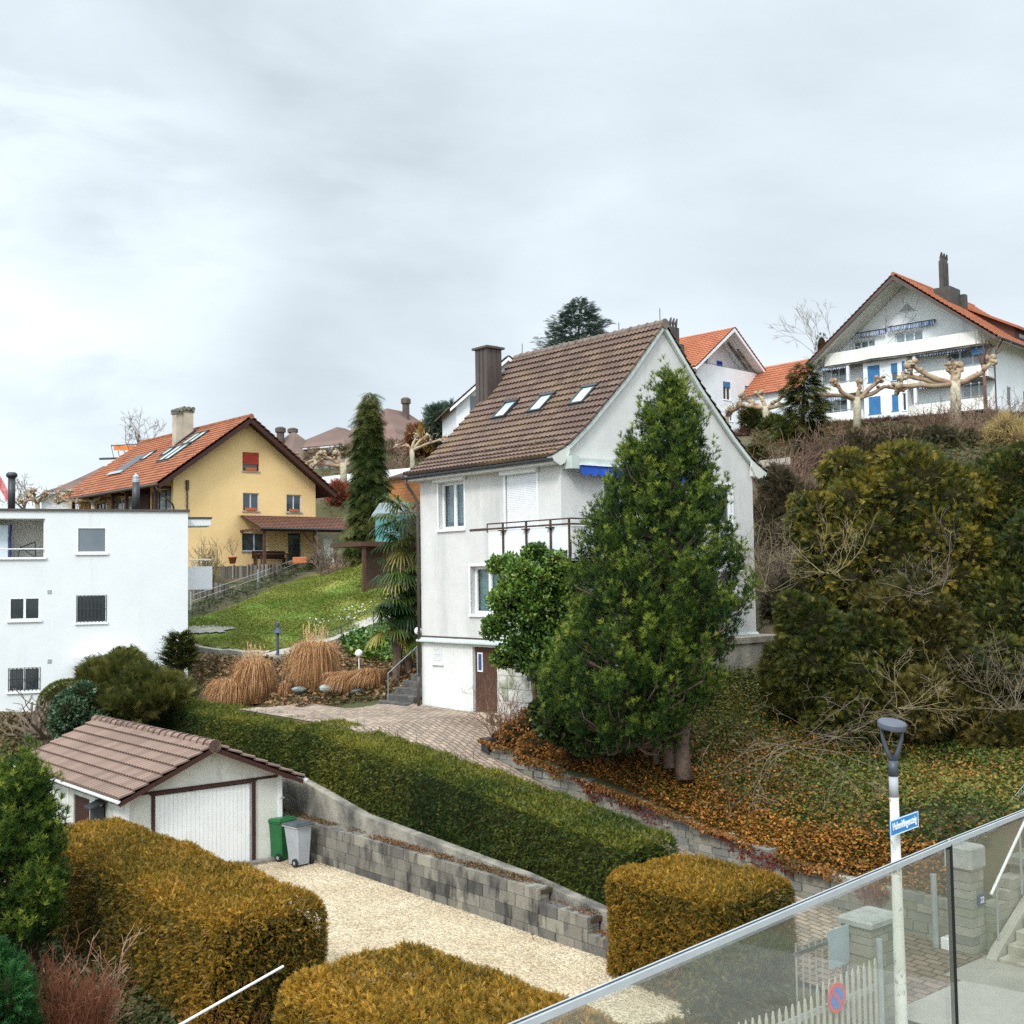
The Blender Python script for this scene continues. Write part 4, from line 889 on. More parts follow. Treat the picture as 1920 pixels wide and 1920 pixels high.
# roof windows
def yz(x): return 4.82+(x+1.45)*(9.45-4.82)/(4.95+1.45)
def ysky(y,w_,x0,x1): skylight(yel,y,y+w_,x0,x1,yz(x0)+.06,yz(x1)+.06)
for y in (3.3,4.3): ysky(y,.9,1.15,2.75); ysky(y,.9,2.85,4.05)
ysky(5.6,.8,1.9,2.7); ysky(9.0,.9,1.9,2.8)
mb=MB(); x0,x1=.6,2.6; mb.add([(x0,9.9,yz(x0)+.14),(x1,9.9,yz(x1)+.14),(x1,12.2,yz(x1)+.14),(x0,12.2,yz(x0)+.14)],[(0,1,2,3)]); mb.build('roof_cut_out',M_fardark,yel)
mb=MB(); mb.prism([(x0-.2,yz(x0)+.1),(x0+.05,yz(x0)+.32),(x0,yz(x0)+.1)],'y',9.8,12.3); mb.build('cut_out_flashing',M_galv,yel)
# porch on the gable side
por=MB()
pp_=[(-2.9,2.05),(-.02,3.0)]
m2=MB(); tile_roof(m2,pp_,4.5,12.9,'x',tw=.30,course=.36,amp=.045,seg=3,t=.05)
for i,(x,y,z) in enumerate(m2.v): m2.v[i]=(x,y,z)
pr0=m2.build('porch_roof',M_ptile,yel)
mb=MB()
for x in (4.9,8.6,12.5): mb.box(x,x+.16,-2.7,-2.54,-.3,1.95)
mb.box(4.6,12.8,-2.75,-2.6,1.86,2.02); mb.box(4.6,4.75,-2.6,0,1.9,2.04)
for x in (8.6,): mb.prism([(x-.9,1.86),(x-.75,1.86),(x+.05,1.1),(x+.05,.9)],'y',-2.7,-2.6)
mb.build('porch_post',M_wood,pr0); mb=MB(); mb.tube([(4.5,-2.98,2.02),(12.9,-2.98,2.02)],.07,6); mb.build('porch_gutter',M_dark,pr0)

# ================================================================== HOUSES ON THE HILL
def frame(az):
    a=math.radians(az); x=np.array([math.sin(a),math.cos(a),0]); return x,np.array([-x[1],x[0],0]),math.atan2(x[1],x[0])
class Fac:
    """a facade plane: turns picture positions into (u,z) on it"""
    def __init__(s,O,d,z0): s.O=O; s.d=d; s.z0=z0
    def __call__(s,px,py): q=online(px,py,s.O,s.d); return float((q-s.O)@s.d), float(q[2]-s.z0)
    def rect(s,x0,y0,x1,y1):
        a,b=s((x0+x1)/2,y0),s((x0+x1)/2,y1); l=s(x0,(y0+y1)/2)[0]; r=s(x1,(y0+y1)/2)[0]
        return (min(l,r),max(l,r),min(a[1],b[1]),max(a[1],b[1]))
# ---- large apartment house on the right
bx_,by_,brot=frame(43)
BO=at(1855,785,104); BZ=BO[2]-2.0; BO=np.array([BO[0],BO[1],BZ])
big=thing('apartment_house','broad white apartment house with curved terraces, orange roof and dark dormer at upper right','building',BO,brot)
fb=Fac(BO,by_,BZ)
def P7(x,y): return 1480+x/4.364,480+y/4.364
def rect7(x0,y0,x1,y1,fac=fb): a=P7(x0,y0); b=P7(x1,y1); return fac.rect(a[0],a[1],b[0],b[1])
fw_=Fac(BO+bx_*1.6,by_,BZ)      # set-back wall plane
pk=fb(*P7(900,170)); eL=fb(*P7(185,905)); eR=fb(*P7(1800,700))
eu0,eu1=-2.0,eL[0]; pky,pkz=pk; ezr=eL[1]
BL=17.0
Wd=fw_(*P7(245,900))[0]
half=(eu1-pky); eu0=pky-half
FBW=('x',1.6,-1)
gt=[(0,ezr+ (pkz-ezr)*(0-eu0)/half-.35),(pky,pkz-.35),(Wd,ezr+(pkz-ezr)*(eu1-Wd)/half-.35)]
wins=[]
attA=rect7(520,690,700,770,fw_); attB=rect7(865,620,1090,715,fw_)
lb1=rect7(275,890,460,1040,fw_); lb0=rect7(290,1150,470,1290,fw_)
rb1=rect7(1285,755,1600,900,fw_); rb0=rect7(1410,1010,1615,1165,fw_)
wins=[attA,attB,lb1,lb0,rb1,rb0]
mb=MB(); wall(mb,FBW,0,Wd,-3,pkz,wins,top=gt,depth=.3); wall(mb,('y',0,-1),1.6,BL,-3,gt[0][1]-.2,[(4.5,5.6,3.6,5.4),(8.6,9.8,3.6,5.4),(8.6,9.8,.6,2.2)],depth=.15); wall(mb,('y',Wd,1),1.6,BL,-3,gt[2][1]-.2); wall(mb,('x',BL,1),0,Wd,-3,pkz-.5,top=gt)
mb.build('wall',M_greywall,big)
for i,r in enumerate(wins): window(big,FBW,r[0],r[1],r[2],r[3],3,depth=.28,fw=.1,pane=mat('terrace_pane',(.06,.09,.11),(.22,.28,.32),scale=.8,rough=.05,spec=.9),sill=False,name='terrace_window')
for a in ((4.5,5.6,3.6,5.4),(8.6,9.8,3.6,5.4),(8.6,9.8,.6,2.2)): window(big,('y',0,-1),*a,1,fw=.08)
# bay
_zb=(fb(*P7(400,895))[1]+fb(*P7(1300,755))[1])/2
b0=fb(*P7(955,1000))[0]; b1=fb(*P7(600,1000))[0]
FBB=('x',.15,-1); ffb=Fac(BO+bx_*.15,by_,BZ)
bl=[rect7(640,895,740,1030,ffb),rect7(650,1150,748,1290,ffb),rect7(832,878,885,1022,ffb),rect7(840,1132,892,1265,ffb),rect7(920,860,946,1000,ffb),rect7(925,1120,955,1265,ffb)]
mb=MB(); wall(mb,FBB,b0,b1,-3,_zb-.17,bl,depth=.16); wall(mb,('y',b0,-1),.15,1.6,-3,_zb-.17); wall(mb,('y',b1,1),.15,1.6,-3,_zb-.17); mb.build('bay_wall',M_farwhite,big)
for i,r in enumerate(bl): window(big,FBB,*r,1,depth=.14,fw=.06,frame=M_white,shutter=(M_blueshade,1.0 if i in (0,1,3) else .55) if i<5 else None,sillc=M_blueshade if i<4 else None)
# parapets
def para(name,pts,zb,zt,mt,th=.16,parent=big):
    m_=MB(); P=[np.array(p) for p in pts]
    for a,b in zip(P,P[1:]):
        t=b-a; t=t/np.linalg.norm(t); n=np.array([-t[1],t[0]])*th/2
        q=[a-n-t*.04,b-n+t*.04,b+n+t*.04,a+n-t*.04]; m_.prism([tuple(x) for x in q],'z',zb,zt)
    return m_.build(name,mt,parent)
L_=fb(*P7(240,900))[0]
zt=fb(*P7(400,800))[1]; zt2=fb(*P7(1300,645))[1]; zb_=fb(*P7(1300,755))[1]
ztp=(zt+zt2)/2; zbp=(fb(*P7(400,895))[1]+fb(*P7(1300,755))[1])/2
tp=para('terrace_parapet',[(1.5,L_+.2),(.2,L_+.2),(-.25,L_-1.4),(-.25,b1+.3),(-.75,(b0+b1)/2+.8),(-.35,b0-.2),(-.35,.6),(.4,-.15),(1.6,-.15)],zbp,ztp,M_parapet)
m_=MB(); m_.prism([(1.6,L_+.2),(.2,L_+.2),(-.2,L_-1.4),(-.2,b1+.3),(-.7,(b0+b1)/2+.8),(-.3,b0-.2),(-.3,.6),(.4,-.1),(1.6,-.1)],'z',zbp-.16,zbp-.002); m_.build('terrace_slab',M_conc,big)
for nm,(ya,yb),zz in (('balcony_parapet',(b1+.05,L_+.1),fb(*P7(370,1140))[1]),('balcony_parapet',(-.1,b0-.1),fb(*P7(1300,1025))[1]),('balcony_parapet',(b1+.05,L_+.1),fb(*P7(400,1368))[1]),('balcony_parapet',(-.1,b0-.1),fb(*P7(1300,1285))[1])):
    o=para(nm,[(1.55,yb),(.3,yb),(-.15,yb-.8),(-.15,ya+.1),(-.15,ya)],zz,zz+1.05,M_parapet)
    m_=MB(); m_.box(-.1,1.59,ya,yb-.3,zz-.12,zz-.003); m_.build('slab',M_conc,o)
    m_=MB(); m_.tube([(-.15,ya,zz+1.22),(-.15,yb-.8,zz+1.22)],.03,4); 
    for k in range(6): y=ya+(yb-.8-ya)*k/5; m_.tube([(-.15,y,zz+1.05),(-.15,y,zz+1.22)],.02,4)
    m_.build('rail',M_galv,o)
m_=MB(); m_.tube([(-.1,L_-1.4,ztp+.3),(-.1,b1+.3,ztp+.3)],.03,4)
for k in range(9): y=b1+.3+(L_-1.7-b1)*k/8; m_.tube([(-.1,y,ztp),(-.1,y,ztp+.3)],.02,4)
m_.build('terrace_rail',M_galv,tp)
for px_ in (482,1028):
    u=fb(*P7(px_,1000))[0]; m_=MB(); m_.box(-.1,.15,u-.14,u+.14,-2,_zb-.165); m_.build('column',M_farwhite,big)
def awning7(a,b,drop=.55,mt=mat('striped_awning',(.05,.12,.30),(.55,.58,.62),scale=2.2,rough=.8,stretch=(.3,9,.3),lo=.48,hi=.52),fac=fb,plane=0.,out=.9):
    (ua,za),(ub,zb2)=fac(*P7(*a)),fac(*P7(*b)); u0,u1=sorted((ua,ub)); z=(za+zb2)/2
    m_=MB(); m_.box(plane-.12,plane+.12,u0,u1,z-.0,z+.2); o=m_.build('awning',M_dark,big)
    m_=MB(); n=int((u1-u0)/.12)*2; vs=[];fs=[]
    for i in range(n+1): u=u0+(u1-u0)*i/n; vs+=[(plane-out*.3,u,z+.05),(plane-out*.35,u,z-drop*.6-.08*math.cos(i*PI/2))]
    m_.add(vs,[(2*i,2*i+1,2*i+3,2*i+2) for i in range(n)]); m_.build('valance',mt,o)
awning7((560,650),(800,610),fac=fw_,plane=1.4); awning7((815,600),(1200,535),fac=fw_,plane=1.4)
awning7((250,920),(470,880),plane=.25); awning7((250,1165),(430,1140),plane=.25); awning7((1060,800),(1450,735),plane=.25); awning7((1060,1060),(1230,1035),plane=.25)
m_=MB(); r=rect7(1490,740,1600,800,ffb); m_.box(.3,.34,r[0],r[1],r[2],r[3]); m_.build('blind',M_blueshade,big)
# triangle window
tri=[fw_(*P7(875,465)),fw_(*P7(960,378)),fw_(*P7(1050,432))]
m_=MB(); zb3=(tri[0][1]+tri[2][1])/2-.1; m_.prism([(tri[0][0],zb3),(tri[1][0],tri[1][1]),(tri[2][0],zb3)],'x',1.52,1.599); o=m_.build('triangle_window',M_white,big)
m_=MB(); c=(sum(t[0] for t in tri)/3,zb3+(tri[1][1]-zb3)/3); m_.prism([(c[0]+(p[0]-c[0])*.78,c[1]+(p[1]-c[1])*.78) for p in ((tri[0][0],zb3),tri[1],(tri[2][0],zb3))],'x',1.5,1.519); m_.build('pane',mat('louvre_grey',(.36,.40,.42)),o)
# roof, ridge along x
mb=MB(); 
for pr in ([(eu0,ezr),(pky,pkz)],[(eu1,ezr),(pky,pkz)]): tile_roof(mb,pr,-1.4,BL+.8,'x',tw=.42,course=.5,amp=.07,seg=3,t=.07)
bro=mb.build('roof',M_otile2,big)
mb=MB(); mb.prism([(eu0,ezr-.08),(pky,pkz-.08),(eu1,ezr-.08),(eu1-.05,ezr-.4),(pky,pkz-.5),(eu0+.05,ezr-.4)],'x',-1.36,-1.2); mb.build('verge_board',M_brownmetal,bro)
mb=MB(); mb.prism([(eu0+.1,ezr-.12),(pky,pkz-.12),(eu1-.1,ezr-.12),(eu1-.1,ezr-.25),(pky,pkz-.30),(eu0+.1,ezr-.25)],'x',-1.2,BL+.7); mb.build('soffit',M_parapet,bro)
mb=MB(); x=-1.4
while x<BL+.6: mb.tube([(x,pky,pkz+.03),(x+.5,pky,pkz+.03)],[.2,.16],8); x+=.48
mb.build('ridge_tiles',M_otile2,bro)
mb=MB(); mb.tube([(-1.3,eu0-.1,ezr-.05),(BL,eu0-.1,ezr-.05)],.11,6); mb.tube([(0,eu0,ezr-.1),(.6,-.6,ezr-.9),(1.45,-.12,ezr-1.2),(1.45,-.12,-2)],.07,6); mb.build('gutter',M_brownmetal,big)
# chimney on the right slope
def rz(y): return ezr+(y-eu0)/half*(pkz-ezr)
yc_=pky-2.6; mb=MB(); mb.box(3.4,5.8,yc_-.8,yc_+.8,rz(yc_)-1.4,rz(yc_)+1.15); mb.box(5.81,6.5,yc_-1.2,yc_+.3,rz(yc_)-1.6,rz(yc_)+.7); bc=mb.build('chimney',mat('dark_cladding',(.075,.07,.062),(.05,.047,.042),scale=2,rough=.6),big)
mb=MB()
for k,(x,y) in enumerate(((3.9,yc_+.2),(4.5,yc_+.2),(5.1,yc_+.2))): mb.box(x-.16,x+.16,y-.16,y+.16,rz(yc_)+1.15,rz(yc_)+3.8); mb.tube([(x,y,rz(yc_)+3.8),(x+.1,y,rz(yc_)+4.15),(x-.1,y-.15,rz(yc_)+4.6)],[.12,.17,.08],6)
mb.build('flue',mat('dark_cladding',(.1,.1,.1)),bc)
# dormer
yd=pky-6.2; mb=MB(); mb.prism([(yd-2.2,rz(yd-2.2)+1.55),(pky-2.4,rz(pky-2.4)+.1),(pky-2.4,rz(pky-2.4)-.1),(yd-2.2,rz(yd-2.2)+1.3)],'x',6.4,14); do=mb.build('dormer_roof',M_otile2,big); mb=MB(); mb.prism([(yd-1.7,rz(yd-1.7)-.1),(yd-1.7,rz(yd-1.7)+1.3),(pky-2.8,rz(pky-2.8)),],'x',6.9,13.6); mb.build('dormer_wall',M_wood,do)
mb=MB(); mb.box(8,10.5,yd-1.75,yd-1.701,rz(yd-1.7)+.3,rz(yd-1.7)+1.1); mb.build('dormer_window',M_pane,do)
# terrace plants
for i,(x,y,s,lab) in enumerate(((240,770,.45,'small clipped conifer in a pot on the terrace end of the apartment house'),)):
    q=online(*P7(268,810),BO,by_); t=thing('potted_conifer',lab,'potted plant',(q[0],q[1],BZ+zbp),0)
    m_=MB(); m_.lathe([(.3,0),(.4,.6)],(0,0,0),10); m_.build('pot',M_conc,t); P,Nn=ellipsoids([((0,0,1.9),(.55,.55,1.4))],500); foliage('foliage',P,Nn+randunit(len(P))*.5,randunit(len(P)),rng.uniform(.15,.3,len(P)),T_SPRIG,leafmat('dull_conifer',[(.03,.035,.015),(.07,.06,.03),(.12,.10,.04)]),t,core=M_core,extra=core_blobs([((0,0,1.9),(.55,.55,1.4))],.8))
# ---- middle white house with orange roof
mx_,my_,mrot=frame(46)
MO=at(1330,800,120); MZ=MO[2]-1.5
mid=thing('apartment_house','tall white house with small blue blinds, rising behind the central house roof edge','building',(MO[0],MO[1],MZ),mrot)
fm=Fac(MO,mx_,MZ)
pk=fm(1365,616); er=fm(1435,714); el=fm(1303,679); wr=fm(1424,720)[0]; ztop=lambda u:float(np.interp(u,[2*pk[0]-er[0],pk[0],er[0]],[er[1],pk[1],er[1]]))
u0=2*pk[0]-wr
wn=[fm.rect(1333,668,1347,690),fm.rect(1363,676,1374,696),fm.rect(1356,716,1370,750),fm.rect(1397,724,1411,748),fm.rect(1398,775,1411,797),fm.rect(1364,770,1374,790)]
pz_=fm(1345,686)[1]; up_=[fm.rect(1336,668,1350,686),fm.rect(1366,676,1377,690)]
fu=lambda r:(r[0]+.4,r[1]+.4,max(r[2],pz_-.3)+.35,r[3]+.25)
up_=[fu(r) for r in up_]
mb=MB(); wall(mb,('y',0,-1),u0,wr,-4,pz_,wn[2:],depth=.2); mb.box(u0,wr,.02,1.79,pz_-.3,pz_-.15)
wall(mb,('y',1.8,-1),u0,wr,pz_-.3,pk[1],up_,top=[(u0,ztop(u0)-.3),(pk[0],pk[1]-.3),(wr,ztop(wr)-.3)],depth=.2); mb.box(wr-.25,wr,.0,1.8,pz_-.14,ztop(wr)-.45); wall(mb,('x',u0,-1),0,15,-4,ztop(u0)-.4); wall(mb,('x',wr,1),0,15,-4,ztop(wr)-.4); wall(mb,('y',15,1),u0,wr,-4,pk[1],top=[(u0,ztop(u0)-.3),(pk[0],pk[1]-.3),(wr,ztop(wr)-.3)])
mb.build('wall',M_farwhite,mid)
for i,r in enumerate(wn[2:]): window(mid,('y',0,-1),*r,2,depth=.16,fw=.09,shutter=(M_blueshade,.3))
for i,r in enumerate(up_): window(mid,('y',1.8,-1),*r,2,depth=.16,fw=.09,shutter=(M_blueshade if i==0 else M_blue,.3 if i==0 else .95))
mb=MB(); mb.tube([(u0,.1,pz_+.15),(wr-.3,.1,pz_+.15)],.03,4); mb.build('balcony_rail',M_galv,mid)
mb=MB(); 
for prf in ([(2*pk[0]-er[0],er[1]),(pk[0],pk[1])],[(er[0],er[1]),(pk[0],pk[1])]): tile_roof(mb,prf,-.9,15.6,'y',tw=.45,course=.5,amp=.07,seg=3,t=.07)
mr_=mb.build('roof',M_otile2,mid)
mb=MB(); mb.prism([(2*pk[0]-er[0],er[1]-.08),(pk[0],pk[1]-.08),(er[0],er[1]-.08),(er[0],er[1]-.35),(pk[0],pk[1]-.45),(2*pk[0]-er[0],er[1]-.35)],'y',-.85,-.7); mb.prism([(2*pk[0]-er[0]+.1,er[1]-.1),(pk[0],pk[1]-.1),(er[0]-.1,er[1]-.1),(er[0]-.1,er[1]-.2),(pk[0],pk[1]-.25),(2*pk[0]-er[0]+.1,er[1]-.2)],'y',-.7,15.5); mb.build('verge_board',M_white,mr_)
mb=MB()
for k in (2,3.6,): mb.prism([(pk[0]+k*.6,ztop(pk[0]+k*.6)-.28),(er[0]-1,ztop(er[0]-1)-.28-.0),(er[0]-1,ztop(er[0]-1)-.5),(pk[0]+k*.6,ztop(pk[0]+k*.6)-.55)],'y',1.5-k*.35,1.7-k*.35)
mb.build('rafter',M_conc,mr_)
q=fm(1285,612); mb=MB(); cx=pk[0]-4.6; mb.box(cx-.9,cx+.9,3.0,4.6,ztop(cx)-1.5,ztop(cx)+1.6); mc=mb.build('chimney',mat('dark_cladding',(.1,.1,.1)),mid); mb=MB()
for k in range(3): x=cx-.55+k*.5; mb.box(x-.2,x+.2,3.4,3.9,ztop(cx)+1.6,ztop(cx)+3.4); mb.tube([(x,3.65,ztop(cx)+3.4),(x,3.65,ztop(cx)+3.9),(x+.15,3.6,ztop(cx)+4.4)],[.12,.17,.08],6)
mb.build('flue',mat('dark_cladding',(.1,.1,.1)),mc)

def hiphouse(name,label,c,az,w_,l_,hw,hr,mt_r,mt_w,eave=.6,dormers=(),chim=(),wins=(),gable=False,inset=.32):
    x_,y_,rot=frame(az); t=thing(name,label,'house',c,rot)
    mb=MB(); 
    holes_y=[h for f,*h in wins if f=='y']; holes_x=[h for f,*h in wins if f=='x']
    if gable: tp_=[(-w_/2,hw),(0,hw+hr),(w_/2,hw)]
    wall(mb,('y',-l_/2,-1),-w_/2,w_/2,-3,hw+(hr if gable else 0),holes_y,top=tp_ if gable else None,depth=.15); wall(mb,('x',-w_/2,-1),-l_/2,l_/2,-3,hw,holes_x,depth=.15); wall(mb,('x',w_/2,1),-l_/2,l_/2,-3,hw); wall(mb,('y',l_/2,1),-w_/2,w_/2,-3,hw+(hr if gable else 0),top=tp_ if gable else None)
    mb.build('wall',mt_w,t)
    for h in holes_y: window(t,('y',-l_/2,-1),*h,2,fw=.1,depth=.13)
    for h in holes_x: window(t,('x',-w_/2,-1),*h,2,fw=.1,depth=.13)
    mb=MB(); W,Ln=w_/2+eave,l_/2+eave
    if gable:
        tile_roof(mb,[(-W,hw-eave*hr/(w_/2)),(0,hw+hr+.15)],-Ln,Ln,'y',tw=.5,course=.5,amp=.06,seg=2,t=.06); tile_roof(mb,[(W,hw-eave*hr/(w_/2)),(0,hw+hr+.15)],-Ln,Ln,'y',tw=.5,course=.5,amp=.06,seg=2,t=.06)
        ro=mb.build('roof',mt_r,t); mb=MB(); e=hw-eave*hr/(w_/2); mb.prism([(-W,e-.05),(0,hw+hr+.05),(W,e-.05),(W,e-.3),(0,hw+hr-.25),(-W,e-.3)],'y',-Ln+.02,-Ln+.2); mb.build('verge_board',M_white,ro)
    else:
        i=inset*min(w_,l_)
        n=7
        def ringp(f): 
            a=W*(1-f)+ (0 if w_<=l_ else (w_-l_)/2+.3)*f; b=Ln*(1-f)+(0 if l_<w_ else (l_-w_)/2+.3)*f; z=hw-.1+(hr+.1)*(f**1.12); return [(-a,-b,z),(a,-b,z),(a,b,z),(-a,b,z)]
        vs=[];fs=[]
        for k in range(n+1):
            vs+=ringp(k/n)
            if k<n:
                for j in range(4): fs.append((k*4+j,k*4+(j+1)%4,(k+1)*4+(j+1)%4,(k+1)*4+j))
        fs.append((n*4,n*4+1,n*4+2,n*4+3)); mb.add(vs,fs)
        ro=mb.build('roof',mt_r,t); mb=MB(); mb.box(-W+.1,W-.1,-Ln+.1,Ln-.1,hw-.3,hw-.13); mb.build('eaves',M_farwhite,ro)
    for (f,u,dw,z0,dh) in dormers:
        mb=MB(); rin=.8
        if f=='y': mb.box(u-dw/2,u+dw/2,-l_/2+.9,-l_/2+3.6,z0,z0+dh)
        else: mb.box(-w_/2+.9,-w_/2+3.6,u-dw/2,u+dw/2,z0,z0+dh)
        do=mb.build('dormer',mt_w if mt_w is not M_greywall else M_farwhite,ro); mb=MB()
        if f=='y': mb.prism([(u-dw/2-.4,z0+dh-.05),(u,z0+dh+.45),(u+dw/2+.4,z0+dh-.05)],'y',-l_/2+.55,-l_/2+4.2)
        else: mb.prism([(u-dw/2-.4,z0+dh-.05),(u,z0+dh+.45),(u+dw/2+.4,z0+dh-.05)],'x',-w_/2+.55,-w_/2+4.2)
        mb.build('dormer_roof',mt_r,do); mb=MB()
        n=max(1,int(dw/1.0))
        for k in range(n):
            a=u-dw/2+.15+(dw-.3)*k/n; b=u-dw/2+.15+(dw-.3)*(k+1)/n-.15
            mb.box(a,b,-l_/2+.85,-l_/2+.899,z0+.25,z0+dh-.15) if f=='y' else mb.box(-w_/2+.85,-w_/2+.899,a,b,z0+.25,z0+dh-.15)
        mb.build('dormer_window',M_pane,do)
    for (x,y,z,h) in chim:
        mb=MB(); mb.lathe([(.45,-1.5),(.42,h*.55),(.6,h*.6),(.6,h*.9),(.35,h)],(x,y,z),8); mb.build('chimney',mat('dark_chimney',(.12,.09,.08),(.07,.055,.05),scale=3),ro)
    return t
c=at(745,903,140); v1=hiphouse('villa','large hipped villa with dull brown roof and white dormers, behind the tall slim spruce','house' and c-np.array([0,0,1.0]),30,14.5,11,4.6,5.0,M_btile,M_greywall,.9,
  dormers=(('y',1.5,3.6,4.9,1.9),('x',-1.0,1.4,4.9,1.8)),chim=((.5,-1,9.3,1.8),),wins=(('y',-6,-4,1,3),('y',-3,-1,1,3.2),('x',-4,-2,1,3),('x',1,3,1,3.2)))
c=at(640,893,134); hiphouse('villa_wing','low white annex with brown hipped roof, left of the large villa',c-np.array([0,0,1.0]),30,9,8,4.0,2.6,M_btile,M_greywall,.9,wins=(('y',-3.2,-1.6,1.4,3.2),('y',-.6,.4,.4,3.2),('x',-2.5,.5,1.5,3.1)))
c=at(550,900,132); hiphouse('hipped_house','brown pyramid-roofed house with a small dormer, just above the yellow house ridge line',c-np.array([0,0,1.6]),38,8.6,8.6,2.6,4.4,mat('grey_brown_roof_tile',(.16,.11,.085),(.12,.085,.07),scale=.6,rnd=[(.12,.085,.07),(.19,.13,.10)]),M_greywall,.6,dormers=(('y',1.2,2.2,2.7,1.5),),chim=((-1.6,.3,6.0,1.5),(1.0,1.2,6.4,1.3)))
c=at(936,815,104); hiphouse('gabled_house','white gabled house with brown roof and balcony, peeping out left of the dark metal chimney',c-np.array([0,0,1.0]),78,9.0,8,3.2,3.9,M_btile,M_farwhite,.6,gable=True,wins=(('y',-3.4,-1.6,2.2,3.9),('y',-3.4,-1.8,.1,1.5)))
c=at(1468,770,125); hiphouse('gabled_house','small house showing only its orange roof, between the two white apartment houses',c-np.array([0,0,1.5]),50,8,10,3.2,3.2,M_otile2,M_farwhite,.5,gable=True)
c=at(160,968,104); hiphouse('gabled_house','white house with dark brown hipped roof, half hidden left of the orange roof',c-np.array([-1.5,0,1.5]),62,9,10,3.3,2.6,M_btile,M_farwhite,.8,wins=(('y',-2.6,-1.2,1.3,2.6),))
c=at(775,938,70); ph=thing('playhouse','raised playhouse of orange wooden slats on posts, left of the white house eave','playhouse',(c[0],c[1],gz(c)),ROT)
hz=c[2]-gz(c); mb=MB()
for k in range(9): mb.box(-1.1,1.1,-.9,-.86,hz-.55+k*.2,hz-.55+k*.2+.18); mb.box(-1.1,-1.06,-.86,.9,hz-.55+k*.2,hz-.55+k*.2+.18)
mb.build('slat_wall',M_orangewood,ph); mb=MB(); mb.prism([(-1.4,hz+1.25),(0,hz+1.65),(1.4,hz+1.25),(1.4,hz+1.3),(0,hz+1.72),(-1.4,hz+1.3)],'y',-1.2,1.2); mb.build('roof',M_redwood,ph)
for x in (-1,-.2,1):
    for y in (-.8,.8): mb=MB(); mb.box(x-.06,x+.06,y-.06,y+.06,-.3,hz-.56); mb.build('post',M_orangewood,ph)
c=at(740,1003,61); sd_=thing('garden_shed','small teal garden shed with grey pitched roof beside the palm','shed',(c[0],c[1],gz(c)),ROT+.5)
mb=MB(); hh=c[2]+1.2-gz(c); mb.prism([(-.8,-.4),(-.8,hh-.2),(0,hh+.35),(.8,hh-.2),(.8,-.4)],'y',-.7,.7); mb.build('wall',M_teal,sd_); mb=MB(); mb.prism([(-.95,hh-.28),(0,hh+.4),(.95,hh-.28),(.95,hh-.2),(0,hh+.5),(-.95,hh-.2)],'y',-.85,.85); mb.build('roof',mat('grey_felt',(.22,.26,.27),(.15,.18,.19)),sd_); mb=MB(); mb.box(-.5,-.05,-.73,-.701,hh-1.0,hh-.4); mb.build('door',M_fardark,sd_)
c=at(720,1085,58); pg=thing('garden_hut','dark brown wooden hut with flat roof edge at the top of the lawn','hut',(c[0],c[1],gz(c)-.1),ROT)
mb=MB(); mb.box(-.1,2.3,-.6,1.6,0,2.2); mb.build('wall',M_wood,pg); mb=MB(); mb.box(-1.9,2.6,-.9,1.9,2.2,2.42); mb.build('roof',M_wood,pg); mb=MB(); mb.box(-1.7,-1.55,-.8,-.65,0,2.2); mb.build('post',M_wood,pg)

# ================================================================== WALLS, GATES, STREET THINGS
def coursed_wall(mb,pa,pb,zbf,ztf,th,ch,bw,rough=.02,seed=1,n=(0,0,0),cap=False):
    """individually laid blocks along a line between ground points pa and pb (world, z ignored)"""
    r=random.Random(seed); pa=np.array(pa,float)[:2]; pb=np.array(pb,float)[:2]; L=np.linalg.norm(pb-pa); t=(pb-pa)/L; nn=np.array([t[1],-t[0]])
    zmin=min(zbf(0),zbf(1)); zmax=max(ztf(0),ztf(1)); z=zmin
    while z<zmax-.03:
        c=ch*r.uniform(.85,1.15) if rough>.005 else ch; s=-r.uniform(0,bw)
        while s<L:
            w_=bw*(r.uniform(.5,1.5) if rough>.005 else 1); a=max(s,0); b=min(s+w_,L)
            if b-a>.05:
                f=(a+b)/2/L
                if z+c*.5>zbf(f) and z+c*.55<ztf(f):
                    o=r.uniform(-rough,rough); g=.008 if rough>.005 else .009; z1=min(z+c-g,ztf(f)+.02)
                    q=[pa+t*(a+g)+nn*(th/2+o),pa+t*(b-g)+nn*(th/2+o),pa+t*(b-g)-nn*th/2,pa+t*(a+g)-nn*th/2]
                    mb.add([(x[0],x[1],z) for x in q]+[(x[0],x[1],z1) for x in q],[(0,3,2,1),(4,5,6,7),(0,1,5,4),(1,2,6,5),(2,3,7,6),(3,0,4,7)],r.random())
            s+=w_
        z+=c
    return mb
# concrete wall with sloping top (between gravel drive and ramp)
cw=[-32,-28,-24.5,-21,-18.5,-16.5,-14.6]; cz=[-4.9,-5.08,-5.68,-5.88,-6.02,-6.24,-6.45]
mb=MB(); vs=[]
for a,z in zip(cw,cz):
    for b,zz in ((15.72,z-.02),(15.95,z),(15.95,-7.2),(15.72,-7.2)): q=AB(a,b); vs.append((q[0],q[1],zz))
fs=[]
for i in range(len(cw)-1):
    for j in range(4): fs.append((i*4+j,i*4+(j+1)%4,(i+1)*4+(j+1)%4,(i+1)*4+j))
fs+=[(0,1,2,3),((len(cw)-1)*4+3,(len(cw)-1)*4+2,(len(cw)-1)*4+1,(len(cw)-1)*4)]
mb.add(vs,fs); o=mb.build('concrete_wall',M_conc); tag(o,'weathered concrete retaining wall with sloping top below the long hedge','wall')
bw_=thing('block_wall','low stepped wall of grey concrete blocks along the gravel driveway','wall',(0,0,0))
stp=[(-28.6,-17.6,-6.10),(-17.6,-16.2,-6.36),(-16.2,-14.6,-6.66)]
mb=MB()
